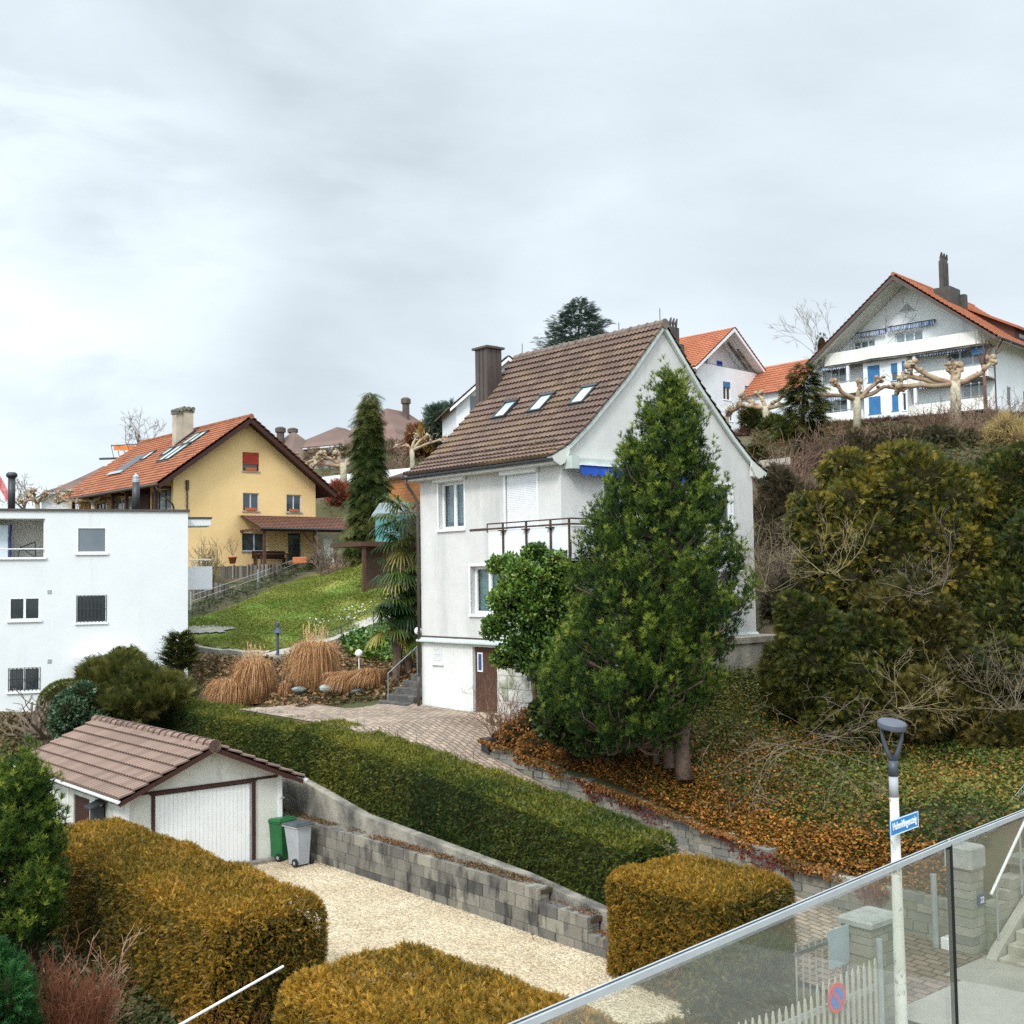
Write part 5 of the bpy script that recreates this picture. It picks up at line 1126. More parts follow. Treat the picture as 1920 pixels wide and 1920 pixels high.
for a,b,z in stp: coursed_wall(mb,AB(a,15.48),AB(b,15.48),lambda f:-7.06,lambda f,z=z:z,.3,.255,.52,.004,int(-a*10))
mb.build('blocks',M_blocks,bw_); mb=MB()
for a,b,z in stp: q=[AB(a+.01,15.36),AB(b-.02,15.36),AB(b-.02,15.60),AB(a+.01,15.60)]; mb.add([(p[0],p[1],-7.1) for p in q]+[(p[0],p[1],z-.03) for p in q],[(4,5,6,7),(0,1,5,4),(1,2,6,5),(2,3,7,6),(3,0,4,7)])
mb.build('mortar',mat('dark_mortar',(.04,.04,.038),(.07,.068,.06),scale=4,rough=1),bw_); mb=MB()
for a,b,z in stp:
    n=26
    for k in range(n):
        a0=a+(b-a)*k/n; a1=a+(b-a)*(k+1)/n; q=[AB(a0,15.42),AB(a1,15.42),AB(a1,15.74),AB(a0,15.74)]; h=random.uniform(.0,.006)
        mb.add([(p[0],p[1],z-.1) for p in q]+[(p[0],p[1],z-.02+h) for p in q],[(4,5,6,7),(0,1,5,4),(1,2,6,5),(2,3,7,6),(3,0,4,7)])
mb.build('moss_ledge',M_moss,bw_)
# dry stone wall on the right of the ramp
SA=[-24.2,-22.4,-20.3,-17.2,-14.6,-12.6]; SZ=[-4.32,-4.56,-4.90,-5.36,-5.72,-5.90]
sw=thing('stone_wall','long grey natural stone wall under the ivy bank, right of the paved driveway','wall',(0,0,0))
mb=MB()
for i in range(5):
    a,b=SA[i],SA[i+1]; coursed_wall(mb,AB(a,19.62),AB(b,19.62),lambda f,a=a,b=b:float(np.interp(a+(b-a)*f,RA,RZ))-.15,lambda f,i=i:SZ[i]+(SZ[i+1]-SZ[i])*f,.34,.15,.42,.025,i+5)
mb.build('stones',M_stone,sw)
mb=MB(); q0=AB(-24.2,19.62); mb.rbox(-.18,.18,-.15,.15,-.3,.28); o=mb.build('junction_box',M_dark); o.location=(q0[0]-.1,q0[1],-4.45); o.rotation_euler=(0,0,ROT); tag(o,'dark metal box among orange creeper at the upper end of the stone wall','box')
# low wall beyond the ramp mouth with street pillar
sw2=thing('stone_wall','short low stone wall behind the grey post at the driveway mouth','wall',(0,0,0))
mb=MB(); coursed_wall(mb,AB(-12.6,19.62),AB(-11.15,19.62),lambda f:-6.75,lambda f:-5.75,.34,.16,.42,.02,31); mb.build('stones',M_stone,sw2)
def pillar(name,label,a,b,w_,d_,zb,zt,capz,seed,captop=.1):
    t=thing(name,label,'gate pillar',AB(a,b,zb),ROT); mb=MB(); r=random.Random(seed); z=0;H_=zt-zb
    while z<H_-.02:
        c=r.uniform(.11,.19); z1=min(z+c-.01,H_); o=r.uniform(-.015,.015); s=r.uniform(.35,.65)*w_-w_/2
        mb.m=0
        for xa,xb in ((-w_/2-o,s-.006),(s+.006,w_/2+o)): mb.box(xa,xb,-d_/2-r.uniform(0,.02),d_/2+r.uniform(0,.02),z,z1)
        mb.rnd[-12:]=[r.random()]*6+[r.random()]*6; z+=c
    mb.build('stones',M_stone,t); mb=MB(); mb.rbox(-w_/2-.05,w_/2+.05,-d_/2-.05,d_/2+.05,H_,H_+capz,.03); mb.build('cap_stone',mat('pale_cap_stone',(.36,.375,.36),(.25,.26,.245),scale=5,rough=.9,bump=.01,bscale=30),t); return t
p22=pillar('gate_pillar','square stone pillar with house number 22 and letterbox at the foot of the steps',-10.95,19.5,.42,.42,-6.72,-5.15,.36,3)
mb=MB(); mb.box(-.06,.19,-.26,-.243,.92,1.10); npl=mb.build('number_plate',mat('navy_enamel',(.01,.02,.14),rough=.3,spec=.6),p22)
def text(s,parent,size,loc,rot,mt,name='lettering',ext=.003,sx=1):
    cu=bpy.data.curves.new(name,'FONT'); cu.body=s; cu.size=size; cu.extrude=ext; cu.align_x='CENTER'; cu.align_y='CENTER'; cu.offset=size*.004
    o=bpy.data.objects.new(name,cu); COL.objects.link(o)
    dg=bpy.context.evaluated_depsgraph_get(); me=bpy.data.meshes.new_from_object(o.evaluated_get(dg)); bpy.data.objects.remove(o); me.materials.clear(); me.materials.append(mt); me.name=name
    ob=bpy.data.objects.new(name,me); COL.objects.link(ob); ob.parent=parent; ob.location=loc; ob.rotation_euler=rot; ob.scale=(sx,1,1); return ob
M_letter=mat('white_lettering',(.82,.84,.86),rough=.4)
text('22',npl,.15,(.065,-.268,1.01),(PI/2,0,0),M_letter,sx=.85)
pl=pillar('gate_pillar','stone pillar with broad pale cap between the picket gate and the lamp post',-10.35,15.62,.72,.50,-6.9,-5.22,.10,9)
# grey post with a small cabinet at the ramp mouth
q=online(1755,1780,AB(0,19.2),A2); gp_=thing('grey_post','slim grey metal post standing at the driveway mouth','post',(q[0],q[1],-6.75),ROT)
mb=MB(); mb.tube([(0,0,0),(0,0,1.42)],.055,8); mb.build('post',M_galv,gp_)
cbx=thing('small_cabinet','small pale utility box on the ground next to the slim grey post','box',(q[0]+.22,q[1]-.05,-6.75),ROT); mb=MB(); mb.rbox(-.12,.12,-.1,.1,0,.34,.01); mb.build('casing',M_white,cbx); mb=MB(); mb.box(-.09,.09,-.112,-.101,.05,.3); mb.build('door',M_white,cbx)
# picket gate across the gravel drive
GA=-9.8; pg=thing('picket_gate','pale picket gate with pointed slats across the gravel driveway','gate',AB(GA,11.4,-6.95),ROT)
for k in range(26):
    x=.12*1.15*k+.05; h=1.35+.22*math.sin(PI*min(x,3.5)/3.6)*-.3+(.12 if k>14 else 0)
    mb=MB(); mb.prism([(x-.022,.06),(x+.022,.06),(x+.022,h-.09),(x,h),(x-.022,h-.09)],'y',-.012,.012); mb.build('picket',mat('cream_picket',(.46,.43,.32),(.34,.34,.30),scale=4,rough=.7),pg)
mb=MB(); mb.box(0,3.55,.014,.05,.28,.36); mb.box(0,3.55,.014,.05,1.0,1.08); mb.build('gate_rail',M_galv,pg)
mb=MB(); mb.tube([(3.62,0,-.1),(3.62,0,1.7)],.045,8); mb.build('gate_post',M_galv,pg)
ns=thing('no_parking_sign','round red and blue no-parking sign hung on the picket gate','sign',AB(GA,13.86,-5.80),ROT)
ns.location=tuple(AB(GA+.06,13.86,-5.78))
def disc(r,y0,y1,n=28): return [(r*math.cos(2*PI*i/n),r*math.sin(2*PI*i/n)) for i in range(n)]
mb=MB(); mb.prism(disc(.20,0,0),'y',-.012,0); mb.build('disc',mat('sign_red',(.62,.03,.03),rough=.35),ns); mb=MB(); mb.prism(disc(.145,0,0),'y',-.016,-.0125); mb.build('blue_field',mat('sign_blue',(.03,.13,.50),rough=.35),ns)
mb=MB(); c_,s_=math.cos(-PI/4),math.sin(-PI/4); mb.prism([(x*c_-z*s_,x*s_+z*c_) for x,z in ((-.15,-.022),(.15,-.022),(.15,.022),(-.15,.022))],'y',-.019,-.0165); mb.build('diagonal_bar',MATS['sign_red'],ns)
# iron bar gate leaf next to the pillar (open)
ig=thing('iron_gate','grey iron bar gate leaf with sheet panel, leaning open by the left pillar','gate',AB(-10.45,13.9,-6.95),ROT)
mb=MB(); 
for z in (.25,1.55): mb.box(0,1.35,-.02,.02,z,z+.05)
mb.build('gate_rail',M_ironrail,ig)
for k in range(9): mb=MB(); x=.04+k*.155; mb.tube([(x,0,.1),(x,0,1.72)],.014,5); mb.build('bar',M_galv,ig)
mb=MB(); mb.box(.78,1.28,-.04,-.022,1.2,1.75); mb.build('letterbox_panel',mat('blue_grey_sheet',(.34,.42,.46),(.28,.35,.39)),ig)
# street lamp
LB=np.array([5.47,17.2,-6.78]); hl_=4.56
lamp=thing('street_lamp','white lamp post with dark disc head on a fork, carrying the blue street sign','street lamp',LB,0)
mb=MB(); mb.lathe([(.10,0),(.10,.3),(.088,.32),(.064,hl_-1.02)],(0,0,0),20); mb.build('pole',mat('pale_pole_paint',(.56,.56,.51),(.46,.45,.40),scale=2,rough=.7,stain=((.20,.19,.15),9,.56,.66,(1,1,.7))),lamp,True)
mb=MB(); mb.lathe([(.066,hl_-1.02),(.066,hl_-.72)],(0,0,0),16); mb.build('collar',mat('light_grey_paint',(.34,.36,.38),rough=.7),lamp,True)
mb=MB(); mb.lathe([(.072,hl_-.72),(.064,hl_-.50)],(0,0,0),16); mb.tube([(0,0,hl_-.52),(-.08,.0,hl_-.36),(-.13,0,hl_-.18),(-.145,0,hl_-.02)],[.045,.032,.028,.024],8); mb.tube([(0,0,hl_-.52),(.08,0,hl_-.36),(.13,0,hl_-.18),(.145,0,hl_-.02)],[.045,.032,.028,.024],8)
fk=mb.build('fork',mat('anthracite_paint',(.045,.055,.075),rough=.45,spec=.5),lamp,True)
mb=MB(); mb.lathe([(.15,-.035),(.20,-.03),(.207,0),(.207,.045),(.19,.062),(.01,.066)],(0,0,0),32); lh=mb.build('lamp_head',mat('grey_blue_paint',(.085,.10,.13),(.07,.08,.105),scale=8,rough=.5,spec=.5),lamp)
fk.rotation_euler=(0,0,math.radians(-18)); lh.location=(0,0,hl_); lh.rotation_euler=(math.radians(11),math.radians(6),0)
# street sign on the pole: faces the camera's left
SR=math.radians(47)
sg=thing('street_sign','blue street name sign reading Hohenklingensteig fixed to the white lamp post','sign',LB+np.array([.02,-.0,3.17]),SR)
sx_=.46; mb=MB(); mb.rbox(-sx_,sx_,-.125,-.115,-.115,.115,.001); mb.build('sign_plate',mat('street_sign_blue',(.02,.22,.55),rough=.3,spec=.5),sg)
mb=MB(); 
for z in (-.112,.100): mb.box(-sx_+.004,sx_-.004,-.128,-.1255,z,z+.012)
for x in (-sx_+.003,sx_-.015): mb.box(x,x+.012,-.128,-.1255,-.099,.099)
mb.build('border',M_letter,sg)
text('Hohenklingensteig',sg,.15,(0,-.130,0.01),(PI/2,0,0),M_letter,sx=.70)
mb=MB(); mb.box(-.10,.10,-.114,-.085,-.02,.02); mb.build('bracket',M_galv,sg)
# wheelie bins
def bin_(label,c,rot,mt,lidmt):
    t=thing('wheelie_bin',label,'wheelie bin',c,rot,'wheelie bins by the garage'); mb=MB()
    def ring(x0,x1,y0,y1,z,c_=.04): return [(x0+c_,y0,z),(x1-c_,y0,z),(x1,y0+c_,z),(x1,y1-c_,z),(x1-c_,y1,z),(x0+c_,y1,z),(x0,y1-c_,z),(x0,y0+c_,z)]
    R=[ring(-.19,.19,-.16,.24,.04),ring(-.20,.20,-.18,.25,.30),ring(-.245,.245,-.27,.27,.93),ring(-.27,.27,-.30,.29,.935),ring(-.27,.27,-.30,.29,.97)]
    vs=[p for r in R for p in r]; fs=[tuple(range(7,-1,-1)),tuple(range(32,40))]
    for k in range(4):
        for i in range(8): j=(i+1)%8; fs.append((k*8+i,k*8+j,k*8+8+j,k*8+8+i))
    mb.add(vs,fs); mb.build('body',mt,t)
    mb=MB(); mb.add([(-.28,-.33,.975),(.28,-.33,.975),(.28,.30,.985),(-.28,.30,.985),(-.24,-.28,1.02),(.24,-.28,1.02),(.24,.27,1.06),(-.24,.27,1.06)],[(0,3,2,1),(4,5,6,7),(0,1,5,4),(1,2,6,5),(2,3,7,6),(3,0,4,7)]); mb.tube([(-.26,.33,1.0),(.26,.33,1.0)],.02,6); mb.build('lid',lidmt,t)
    mb=MB(); mb.tube([(-.22,-.36,.93),(.22,-.36,.93)],.018,6); mb.box(-.2,-.17,-.35,-.28,.91,.95); mb.box(.17,.2,-.35,-.28,.91,.95); mb.build('handle',mt,t)
    for x in (-.27,.22): mb=MB(); mb.tube([(x,.2,.10),(x+.05,.2,.10)],.10,16); wv=mb.build('wheel',M_rubber,t); mb=MB(); mb.tube([(x-.004 if x<0 else x+.05,.2,.10),(x if x<0 else x+.054,.2,.10)],.045,12); mb.build('hub',M_galv,wv)
    return t
q1=atz(525,1612,-7.0); q2=atz(559,1622,-7.0)
bin_('green wheelie bin standing against the garage front',(q1[0],q1[1],-6.98),ROT+PI+.25,M_green,M_green)
bin_('grey wheelie bin with dark lid, in front of the block wall end',(q2[0],q2[1],-6.98),ROT+PI+.12,M_greybox,M_binlid)
# stone steps at the right
st=thing('stone_steps','pale worn stone staircase climbing the bank at the right edge','stairs',AB(-10.35,19.42,-6.75),ROT)
# local x runs along B (uphill), y along -A (to the left)
for k in range(16):
    mb=MB(); mb.rbox(k*.30,k*.30+.36,-2.2,.0,k*.165-.3,k*.165+.165,.015); mb.build('step',mat('pale_step_stone',(.44,.41,.34),(.30,.28,.23),scale=2,rough=.95,bump=.01,stain=((.15,.13,.08),2,.5,.7,(1,1,1))),st)
mb=MB(); mb.prism([(-.05,-.4),(-.05,.12),(.1,.25),(4.9,2.9),(4.9,2.1)],'y',.02,.20); mb.build('cheek_wall',M_path,st)
sb_=thing('stone_wall','rough stone side wall rising beside the staircase behind pillar 22','wall',(0,0,0))
mb=MB(); coursed_wall(mb,AB(-10.75,19.75),AB(-10.75,24.5),lambda f:-6.8+f*2.2,lambda f:-5.9+f*2.4,.3,.16,.42,.02,77); mb.build('stones',M_stone,sb_)
hr=thing('handrail','white tubular handrail running up beside the stone staircase','handrail',(0,0,0))
q0=online(1858,1675,AB(-10.5,0),B2); q1=online(1921,1540,AB(-10.5,0),B2); d=(q1-q0)
mb=MB(); mb.tube([q0+np.array([0,0,-.02]),q0+d*1.9],.026,8); mb.build('tube',M_white,hr)
for k in range(3):
    p=q0+d*(.15+.7*k); mb=MB(); mb.tube([p,p-np.array([0,0,1.1])],.02,6); mb.build('post',M_galv,hr)
# near metal rail bottom left
hr2=thing('handrail','thin white metal handrail rising towards the trimmed hedge at lower left','handrail',(0,0,0))
a0=atz(330,1926,-5.75); a1=atz(527,1814,-5.75); a1=a1*1.0
mb=MB(); d=a1-a0; mb.tube([a0-d*.3,a1+d*.02],.02,8); mb.build('tube',M_white,hr2)
for f in (.0,): p=a0+d*f; mb=MB(); mb.tube([p,(p[0],p[1],-7.0)],.018,6); mb.build('post',M_white,hr2)
# glass balustrade on the camera's own balcony
zg=-.62
gA=atz(960,1929,zg); gB=atz(1779,1580,zg); gC=atz(1990,1495,zg)
gA=gA-(gB-gA)*1.2
gl=thing('glass_balustrade','glass balustrade with slim metal top edge and dark joint, close to the viewer','balustrade',(0,0,0))
M_bal=glassmat('balustrade_glass',(.93,.945,.92),1.5,.085,(.44,.45,.40))
def glasspane(p,q,name='glass_panel'):
    t=(q-p)/np.linalg.norm(q-p); n=np.array([-t[1],t[0],0])*.006; mb=MB(); lo=np.array([0,0,-1.15]); up=np.array([0,0,-.012])
    vs=[p-n+lo,q-n+lo,q+n+lo,p+n+lo,p-n+up,q-n+up,q+n+up,p+n+up]; mb.add(vs,[(0,3,2,1),(4,5,6,7),(0,1,5,4),(1,2,6,5),(2,3,7,6),(3,0,4,7)]); return mb.build(name,M_bal,gl)
t1=(gB-gA)/np.linalg.norm(gB-gA); t2=(gC-gB)/np.linalg.norm(gC-gB)
glasspane(gA,gB-t1*.012); glasspane(gB+t2*.012,gC+t2*1.0)
def edge(p,q,nm,mt,w_=.007,h=.0055,off=0,dz=0):
    t=(q-p)/np.linalg.norm(q-p); n=np.array([-t[1],t[0],0]); mb=MB(); c=n*off+np.array([0,0,dz])
    vs=[p+c-n*w_,q+c-n*w_,q+c+n*w_,p+c+n*w_]; vs=[v-np.array([0,0,h]) for v in vs]+[v+np.array([0,0,h]) for v in vs]; mb.add(vs,[(0,3,2,1),(4,5,6,7),(0,1,5,4),(1,2,6,5),(2,3,7,6),(3,0,4,7)]); return mb.build(nm,mt,gl)
M_alu=mat('brushed_aluminium',(.50,.54,.56),(.44,.48,.50),scale=20,rough=.35,metal=.3,spec=.6)
e1=edge(gA,gB-t1*.004,'top_edge',M_alu); edge(gA,gB-t1*.006,'edge_groove',M_dark,.0012,.0005,-.001,.0067)
edge(gB+t2*.004,gC+t2*1.0,'top_edge',M_alu); edge(gB+t2*.006,gC+t2*1.0,'edge_groove',M_dark,.0012,.0005,-.001,.0067)
mb=MB(); mb.box(gB[0]-.0055,gB[0]+.0055,gB[1]-.007,gB[1]+.007,zg-1.15,zg-.004); mb.build('joint_profile',mat('black_joint',(.006,.006,.007),rough=.6),gl)
# globe lamps, bollard lamp, garden steps, railing
def globe(px,py_ball,py_base,dep,lab):
    c=at(px,py_ball,dep); s=dep/F; b=at(px,py_base,dep); zb=min(gz(b),b[2]); t=thing('globe_lamp',lab,'garden lamp',(c[0],c[1],zb),0,'globe garden lamps'); mb=MB(); mb.tube([(0,0,-.05),(0,0,c[2]-zb)],.022,8); mb.build('stem',M_white,t); mb=MB(); mb.ball((0,0,c[2]-zb),7.2*s,16); mb.build('globe',M_globe,t,True)
globe(673,1225,1268,41.5,'white globe lamp on a thin stem among the dry grasses')
globe(784,1183,1215,37.5,'white globe lamp half hidden behind the house downpipe')
c=hit(521,1246,38,60); bo=thing('bollard_lamp','dark blue-grey garden bollard lamp with pointed cap on a concrete block','garden lamp',(c[0],c[1],gz(c)),0)
s=np.linalg.norm(c)/F; mb=MB(); mb.box(-.16,.16,-.16,.16,-.1,.32); mb.build('footing',M_conc,bo); mb=MB(); mb.tube([(0,0,.3),(0,0,1.45)],.055,10); mb.build('post',mat('slate_blue_paint',(.06,.075,.12),rough=.5),bo); mb=MB(); mb.lathe([(.19,1.22),(.05,1.42),(.05,1.5),(.075,1.5),(.075,1.6),(.02,1.66)],(0,0,0),12); mb.build('cap',MATS['slate_blue_paint'],bo)
gs=thing('garden_steps','dark stone garden steps climbing left of the white house corner','stairs',HN+B2*(-.35)+(-A2)*6.95,ROT)
for k in range(7): mb=MB(); mb.rbox(k*.32,k*.32+.38,0,1.5,k*.19-.2,k*.19+.10,.02); mb.build('step',mat('dark_step_stone',(.12,.115,.105),(.05,.05,.045),scale=3,rough=.95,bump=.01),gs)
gr_=thing('garden_railing','thin grey handrail beside the dark garden steps','handrail',(0,0,0)); q0=HN+B2*(-.05)+(-A2)*8.3; q1=HN+B2*(1.1)+(-A2)*8.3
mb=MB(); mb.tube([q0+np.array([0,0,.95]),q1+np.array([0,0,1.75])],.014,6); mb.build('tube',M_galv,gr_)
for q,z in ((q0,.95),(q1,1.75)): mb=MB(); mb.tube([q+np.array([0,0,-.1]),q+np.array([0,0,z])],.013,6); mb.build('post',M_galv,gr_)
pr_=thing('path_railing','thin dark railing along the pale garden path above the dry grasses','handrail',(0,0,0)); mb=MB(); pts=[hit(*p,38,80) for p in ((560,1240),(640,1214),(700,1178),(730,1160))]
mb.tube([p+np.array([0,0,.85]) for p in pts],.02,6); mb.build('tube',M_dark,pr_)
for p in pts: mb=MB(); mb.tube([p,p+np.array([0,0,.85])],.02,5); mb.build('post',M_dark,pr_)

# ================================================================== PLANTS
LM_thuja=leafmat('bronzed_thuja',[(.022,.030,.006),(.10,.085,.010),(.28,.155,.016),(.52,.28,.035)],trans=.2)
LM_hedge=leafmat('green_thuja',[(.006,.020,.005),(.028,.058,.008),(.09,.11,.012),(.25,.22,.03)],trans=.2)
LM_pine=leafmat('pine_needles',[(.004,.015,.004),(.018,.052,.007),(.085,.135,.014),(.30,.34,.05)],trans=.1)
LM_yew=leafmat('golden_yew',[(.007,.020,.005),(.034,.050,.008),(.115,.11,.014),(.32,.23,.032)],trans=.15)
LM_yewd=leafmat('dark_yew',[(.006,.020,.006),(.022,.045,.008),(.065,.085,.013),(.19,.17,.025)],trans=.15)
LM_shrub=leafmat('evergreen_shrub',[(.018,.060,.010),(.06,.135,.016),(.15,.24,.03),(.30,.36,.07)],trans=.2,rough=.4,spec=.4)
LM_ivy=leafmat('ivy_leaves',[(.014,.040,.008),(.06,.095,.013),(.15,.14,.022),(.32,.21,.04)],trans=.2)
LM_orange=leafmat('rusty_creeper',[(.07,.06,.02),(.17,.085,.02),(.30,.125,.03),(.46,.24,.08)],trans=.3)
LM_bronze=leafmat('bronze_creeper',[(.10,.055,.012),(.22,.095,.018),(.36,.15,.025),(.50,.25,.05)],trans=.25)
LM_red=leafmat('red_creeper',[(.08,.02,.012),(.16,.03,.018),(.24,.07,.03)],trans=.3)
LM_bank=leafmat('bank_growth',[(.03,.04,.012),(.08,.075,.02),(.13,.075,.035),(.20,.12,.05)],trans=.2)
LM_straw=leafmat('dry_grass',[(.24,.10,.04),(.40,.20,.08),(.52,.30,.14),(.62,.42,.22)],trans=.3)
LM_palm=leafmat('palm_frond',[(.010,.035,.010),(.035,.075,.015),(.12,.15,.03),(.36,.30,.06)],trans=.2,rough=.4)
LM_bluec=leafmat('blue_cedar',[(.02,.045,.03),(.05,.085,.055),(.09,.13,.09)],trans=.1)
LM_grass=leafmat('grass_blades',[(.07,.15,.015),(.13,.19,.022),(.20,.20,.035),(.28,.23,.06)],trans=.3)

def hedge(name,label,a0,a1,b0,b1,zb,zt,r,n,mt,L=(.10,.17),cat='hedge',amp=.05,tpl=T_SPRIG,zbf=None,ztf=None,bias=0,seed=1,taper=0,jit=.22,amt=.3):
    """clipped hedge between plan limits; zbf/ztf give bottom/top along a"""
    zbf=zbf or (lambda a:a*0+zb); ztf=ztf or (lambda a:a*0+zt)
    La,Lb,Hh=a1-a0,b1-b0,float(np.mean(ztf(np.array([a0,a1]))-zbf(np.array([a0,a1]))))
    ar=np.array([La*Lb*1.15,La*Hh,La*Hh,Lb*Hh,Lb*Hh]); f=rng.choice(5,size=n,p=ar/ar.sum()); u=rng.random(n); v=rng.random(n)
    P=np.zeros((n,3)); m=f==0; P[m]=np.stack([u*La,v*Lb,np.full(n,Hh)],1)[m]
    for k,(ax,val) in enumerate(((1,0),(1,Lb))): m=f==k+1; P[m]=np.stack([u*La,np.full(n,val),v*Hh],1)[m]
    for k,val in enumerate((0,La)): m=f==k+3; P[m]=np.stack([np.full(n,val),u*Lb,v*Hh],1)[m]
    lo=np.array([r,r,-9.]); hi=np.array([La-r,Lb-r,Hh-r]); c=np.clip(P,lo,hi); d=norm(P-c+1e-6); Q=c+d*r
    lump=pnoise(Q+seed*7,1.5,seed)*amp+pnoise(Q,5,seed+1)*amp*.7+pnoise(Q,17,seed+2)*.05; Q=Q+d*(lump-.09*rng.random(n)**2)[:,None]
    if taper: Q[:,1]=Lb/2+(Q[:,1]-Lb/2)*(1-taper*Q[:,2]/Hh)
    A_=a0+Q[:,0]; Bq=b0+Q[:,1]; zz=zbf(A_)+Q[:,2]/Hh*(ztf(A_)-zbf(A_))
    W3=A2[None]*A_[:,None]+B2[None]*Bq[:,None]; W3[:,2]=zz
    Nw=A2[None]*d[:,0:1]+B2[None]*d[:,1:2]+np.array([[0,0,1]])*d[:,2:3]
    D=norm(Nw*.7+randunit(n)*.95+np.array([[0,0,.12]])); base=AB(a0,b0,0)
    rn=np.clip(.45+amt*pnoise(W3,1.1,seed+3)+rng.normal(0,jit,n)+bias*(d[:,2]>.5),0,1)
    org=AB((a0+a1)/2,(b0+b1)/2,float(zbf(np.array([(a0+a1)/2]))[0]))
    mb=MB(); na=max(3,int(La/1.0)); i=.12
    prof=[(i,0),(i,.7),(i+r*.6,.97),(Lb/2,1.0),(Lb-i-r*.6,.97),(Lb-i,.7),(Lb-i,0)]
    vs=[];fs=[]; m_=len(prof)
    for k in range(na+1):
        aa=a0+i+(La-2*i)*k/na; z0=float(zbf(np.array([aa]))[0]); z1=float(ztf(np.array([aa]))[0])-.12; sh=.55 if k in (0,na) else 1
        for (y,t) in prof: q=AB(aa,b0+Lb/2+(y-Lb/2)*(1-taper*t),z0-.2+(z1-z0+.2)*t*(1 if sh==1 else .9)); vs.append(q-org)
    for k in range(na):
        for j in range(m_-1): fs.append((k*m_+j,k*m_+j+1,(k+1)*m_+j+1,(k+1)*m_+j))
    fs.append(tuple(range(m_))); fs.append(tuple(na*m_+j for j in range(m_-1,-1,-1))); mb.add(vs,fs)
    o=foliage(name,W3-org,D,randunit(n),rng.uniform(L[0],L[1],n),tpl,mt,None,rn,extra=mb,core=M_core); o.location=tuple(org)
    return tag(o,label,cat)
# the long hedge: two runs with slightly different height, as trimmed
ztl=lambda a:np.interp(a,[-40,-37.5,-33,-29,-28.6,-28.2,-24,-20.5,-17,-14.6],[-4.0,-3.95,-3.95,-4.0,-4.02,-3.85,-4.22,-4.6,-5.0,-5.25])
zbl=lambda a:np.interp(a,[-40,-32,-28,-24.5,-21,-18.5,-16.5,-14.6],[-5.6,-5.3,-5.15,-5.75,-5.95,-6.1,-6.3,-6.5])
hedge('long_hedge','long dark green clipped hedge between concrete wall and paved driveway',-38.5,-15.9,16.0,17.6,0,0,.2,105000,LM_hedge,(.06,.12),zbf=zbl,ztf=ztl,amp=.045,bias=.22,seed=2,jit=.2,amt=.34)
lh_=[o for o in bpy.data.objects if o.name=='long_hedge'][0]; mb=MB(); R=np.random.default_rng(9); base=np.array(lh_.location)
for k in range(70):
    a=R.choice([R.uniform(-27.5,-23.5),R.uniform(-26.2,-25.2),R.uniform(-23.5,-19)]); q=AB(a,R.uniform(16.9,17.5),float(ztl(a))-.15)-base; h=R.uniform(.2,.5); d_=np.array([R.normal(0,.06),R.normal(0,.06),h]); mb.tube([q,q+d_],[.008,.003],3,cap=False)
    for j in range(9): f=.3+.7*j/9; e=q+d_*f; w_=R.normal(0,1,3); w_[2]=abs(w_[2])*.7; w_=w_/np.linalg.norm(w_)*.05; mb.add([e-np.array([.006,0,0]),e+np.array([.006,0,0]),e+w_],[(0,1,2)])
mb.build('shoots',LM_hedge,lh_)
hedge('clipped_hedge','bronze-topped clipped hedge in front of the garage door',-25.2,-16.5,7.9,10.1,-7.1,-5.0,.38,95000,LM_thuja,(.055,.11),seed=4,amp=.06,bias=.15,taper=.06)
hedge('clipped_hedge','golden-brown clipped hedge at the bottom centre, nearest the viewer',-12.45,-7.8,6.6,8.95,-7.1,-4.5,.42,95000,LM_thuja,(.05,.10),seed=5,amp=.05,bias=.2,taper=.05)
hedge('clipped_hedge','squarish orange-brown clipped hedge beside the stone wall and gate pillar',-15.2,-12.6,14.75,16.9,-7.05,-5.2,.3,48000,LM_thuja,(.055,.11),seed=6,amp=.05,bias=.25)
hedge('clipped_hedge','low rounded brown hedge behind the glass, near the picket gate',-11.3,-9.9,10.6,12.4,-7.05,-5.95,.5,11000,LM_thuja,(.08,.14),seed=7,bias=.1)
hedge('ivy_hedge','tall dark thicket seen through the glass behind the picket gate',-11.5,-10.9,12.6,14.6,-7.05,-5.4,.25,7000,LM_yew,(.08,.14),seed=8)

def blobplant(name,label,cat,blobs,n,L,tpl,mt,droop=0.,out=1.,rand=.5,seed=1,core=.8,group=None,trunk=None,rn=None,corem=None,inside=.12,base=None,amt=.33,jit=.24,upb=0,normal_out=False,coremat=None,lump=6):
    if lump: blobs=lumpy(blobs,lump,seed=seed)
    P,Nn=ellipsoids(blobs,n,inside); n=len(P)
    D=norm(Nn*out+randunit(n)*rand+np.array([[0,0,upb-droop]])); low=min(b[0][2]-b[1][2] for b in blobs)
    c0=np.mean([b[0] for b in blobs],0); base=np.array([c0[0],c0[1],low]) if base is None else np.array(base,float)
    r=rndcol(P,1.3,seed,amt,jit) if rn is None else rn(P,Nn)
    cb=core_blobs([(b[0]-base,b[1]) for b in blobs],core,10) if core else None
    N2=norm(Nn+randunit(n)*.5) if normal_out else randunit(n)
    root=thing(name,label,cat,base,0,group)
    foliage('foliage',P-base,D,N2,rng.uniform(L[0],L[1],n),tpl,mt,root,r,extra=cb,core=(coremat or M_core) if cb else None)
    if trunk:
        mb=MB(); 
        for pts,rad in trunk: mb.tube([np.array(p)-base for p in pts],rad,8)
        mb.build('trunk',M_bark,root,True)
    return root
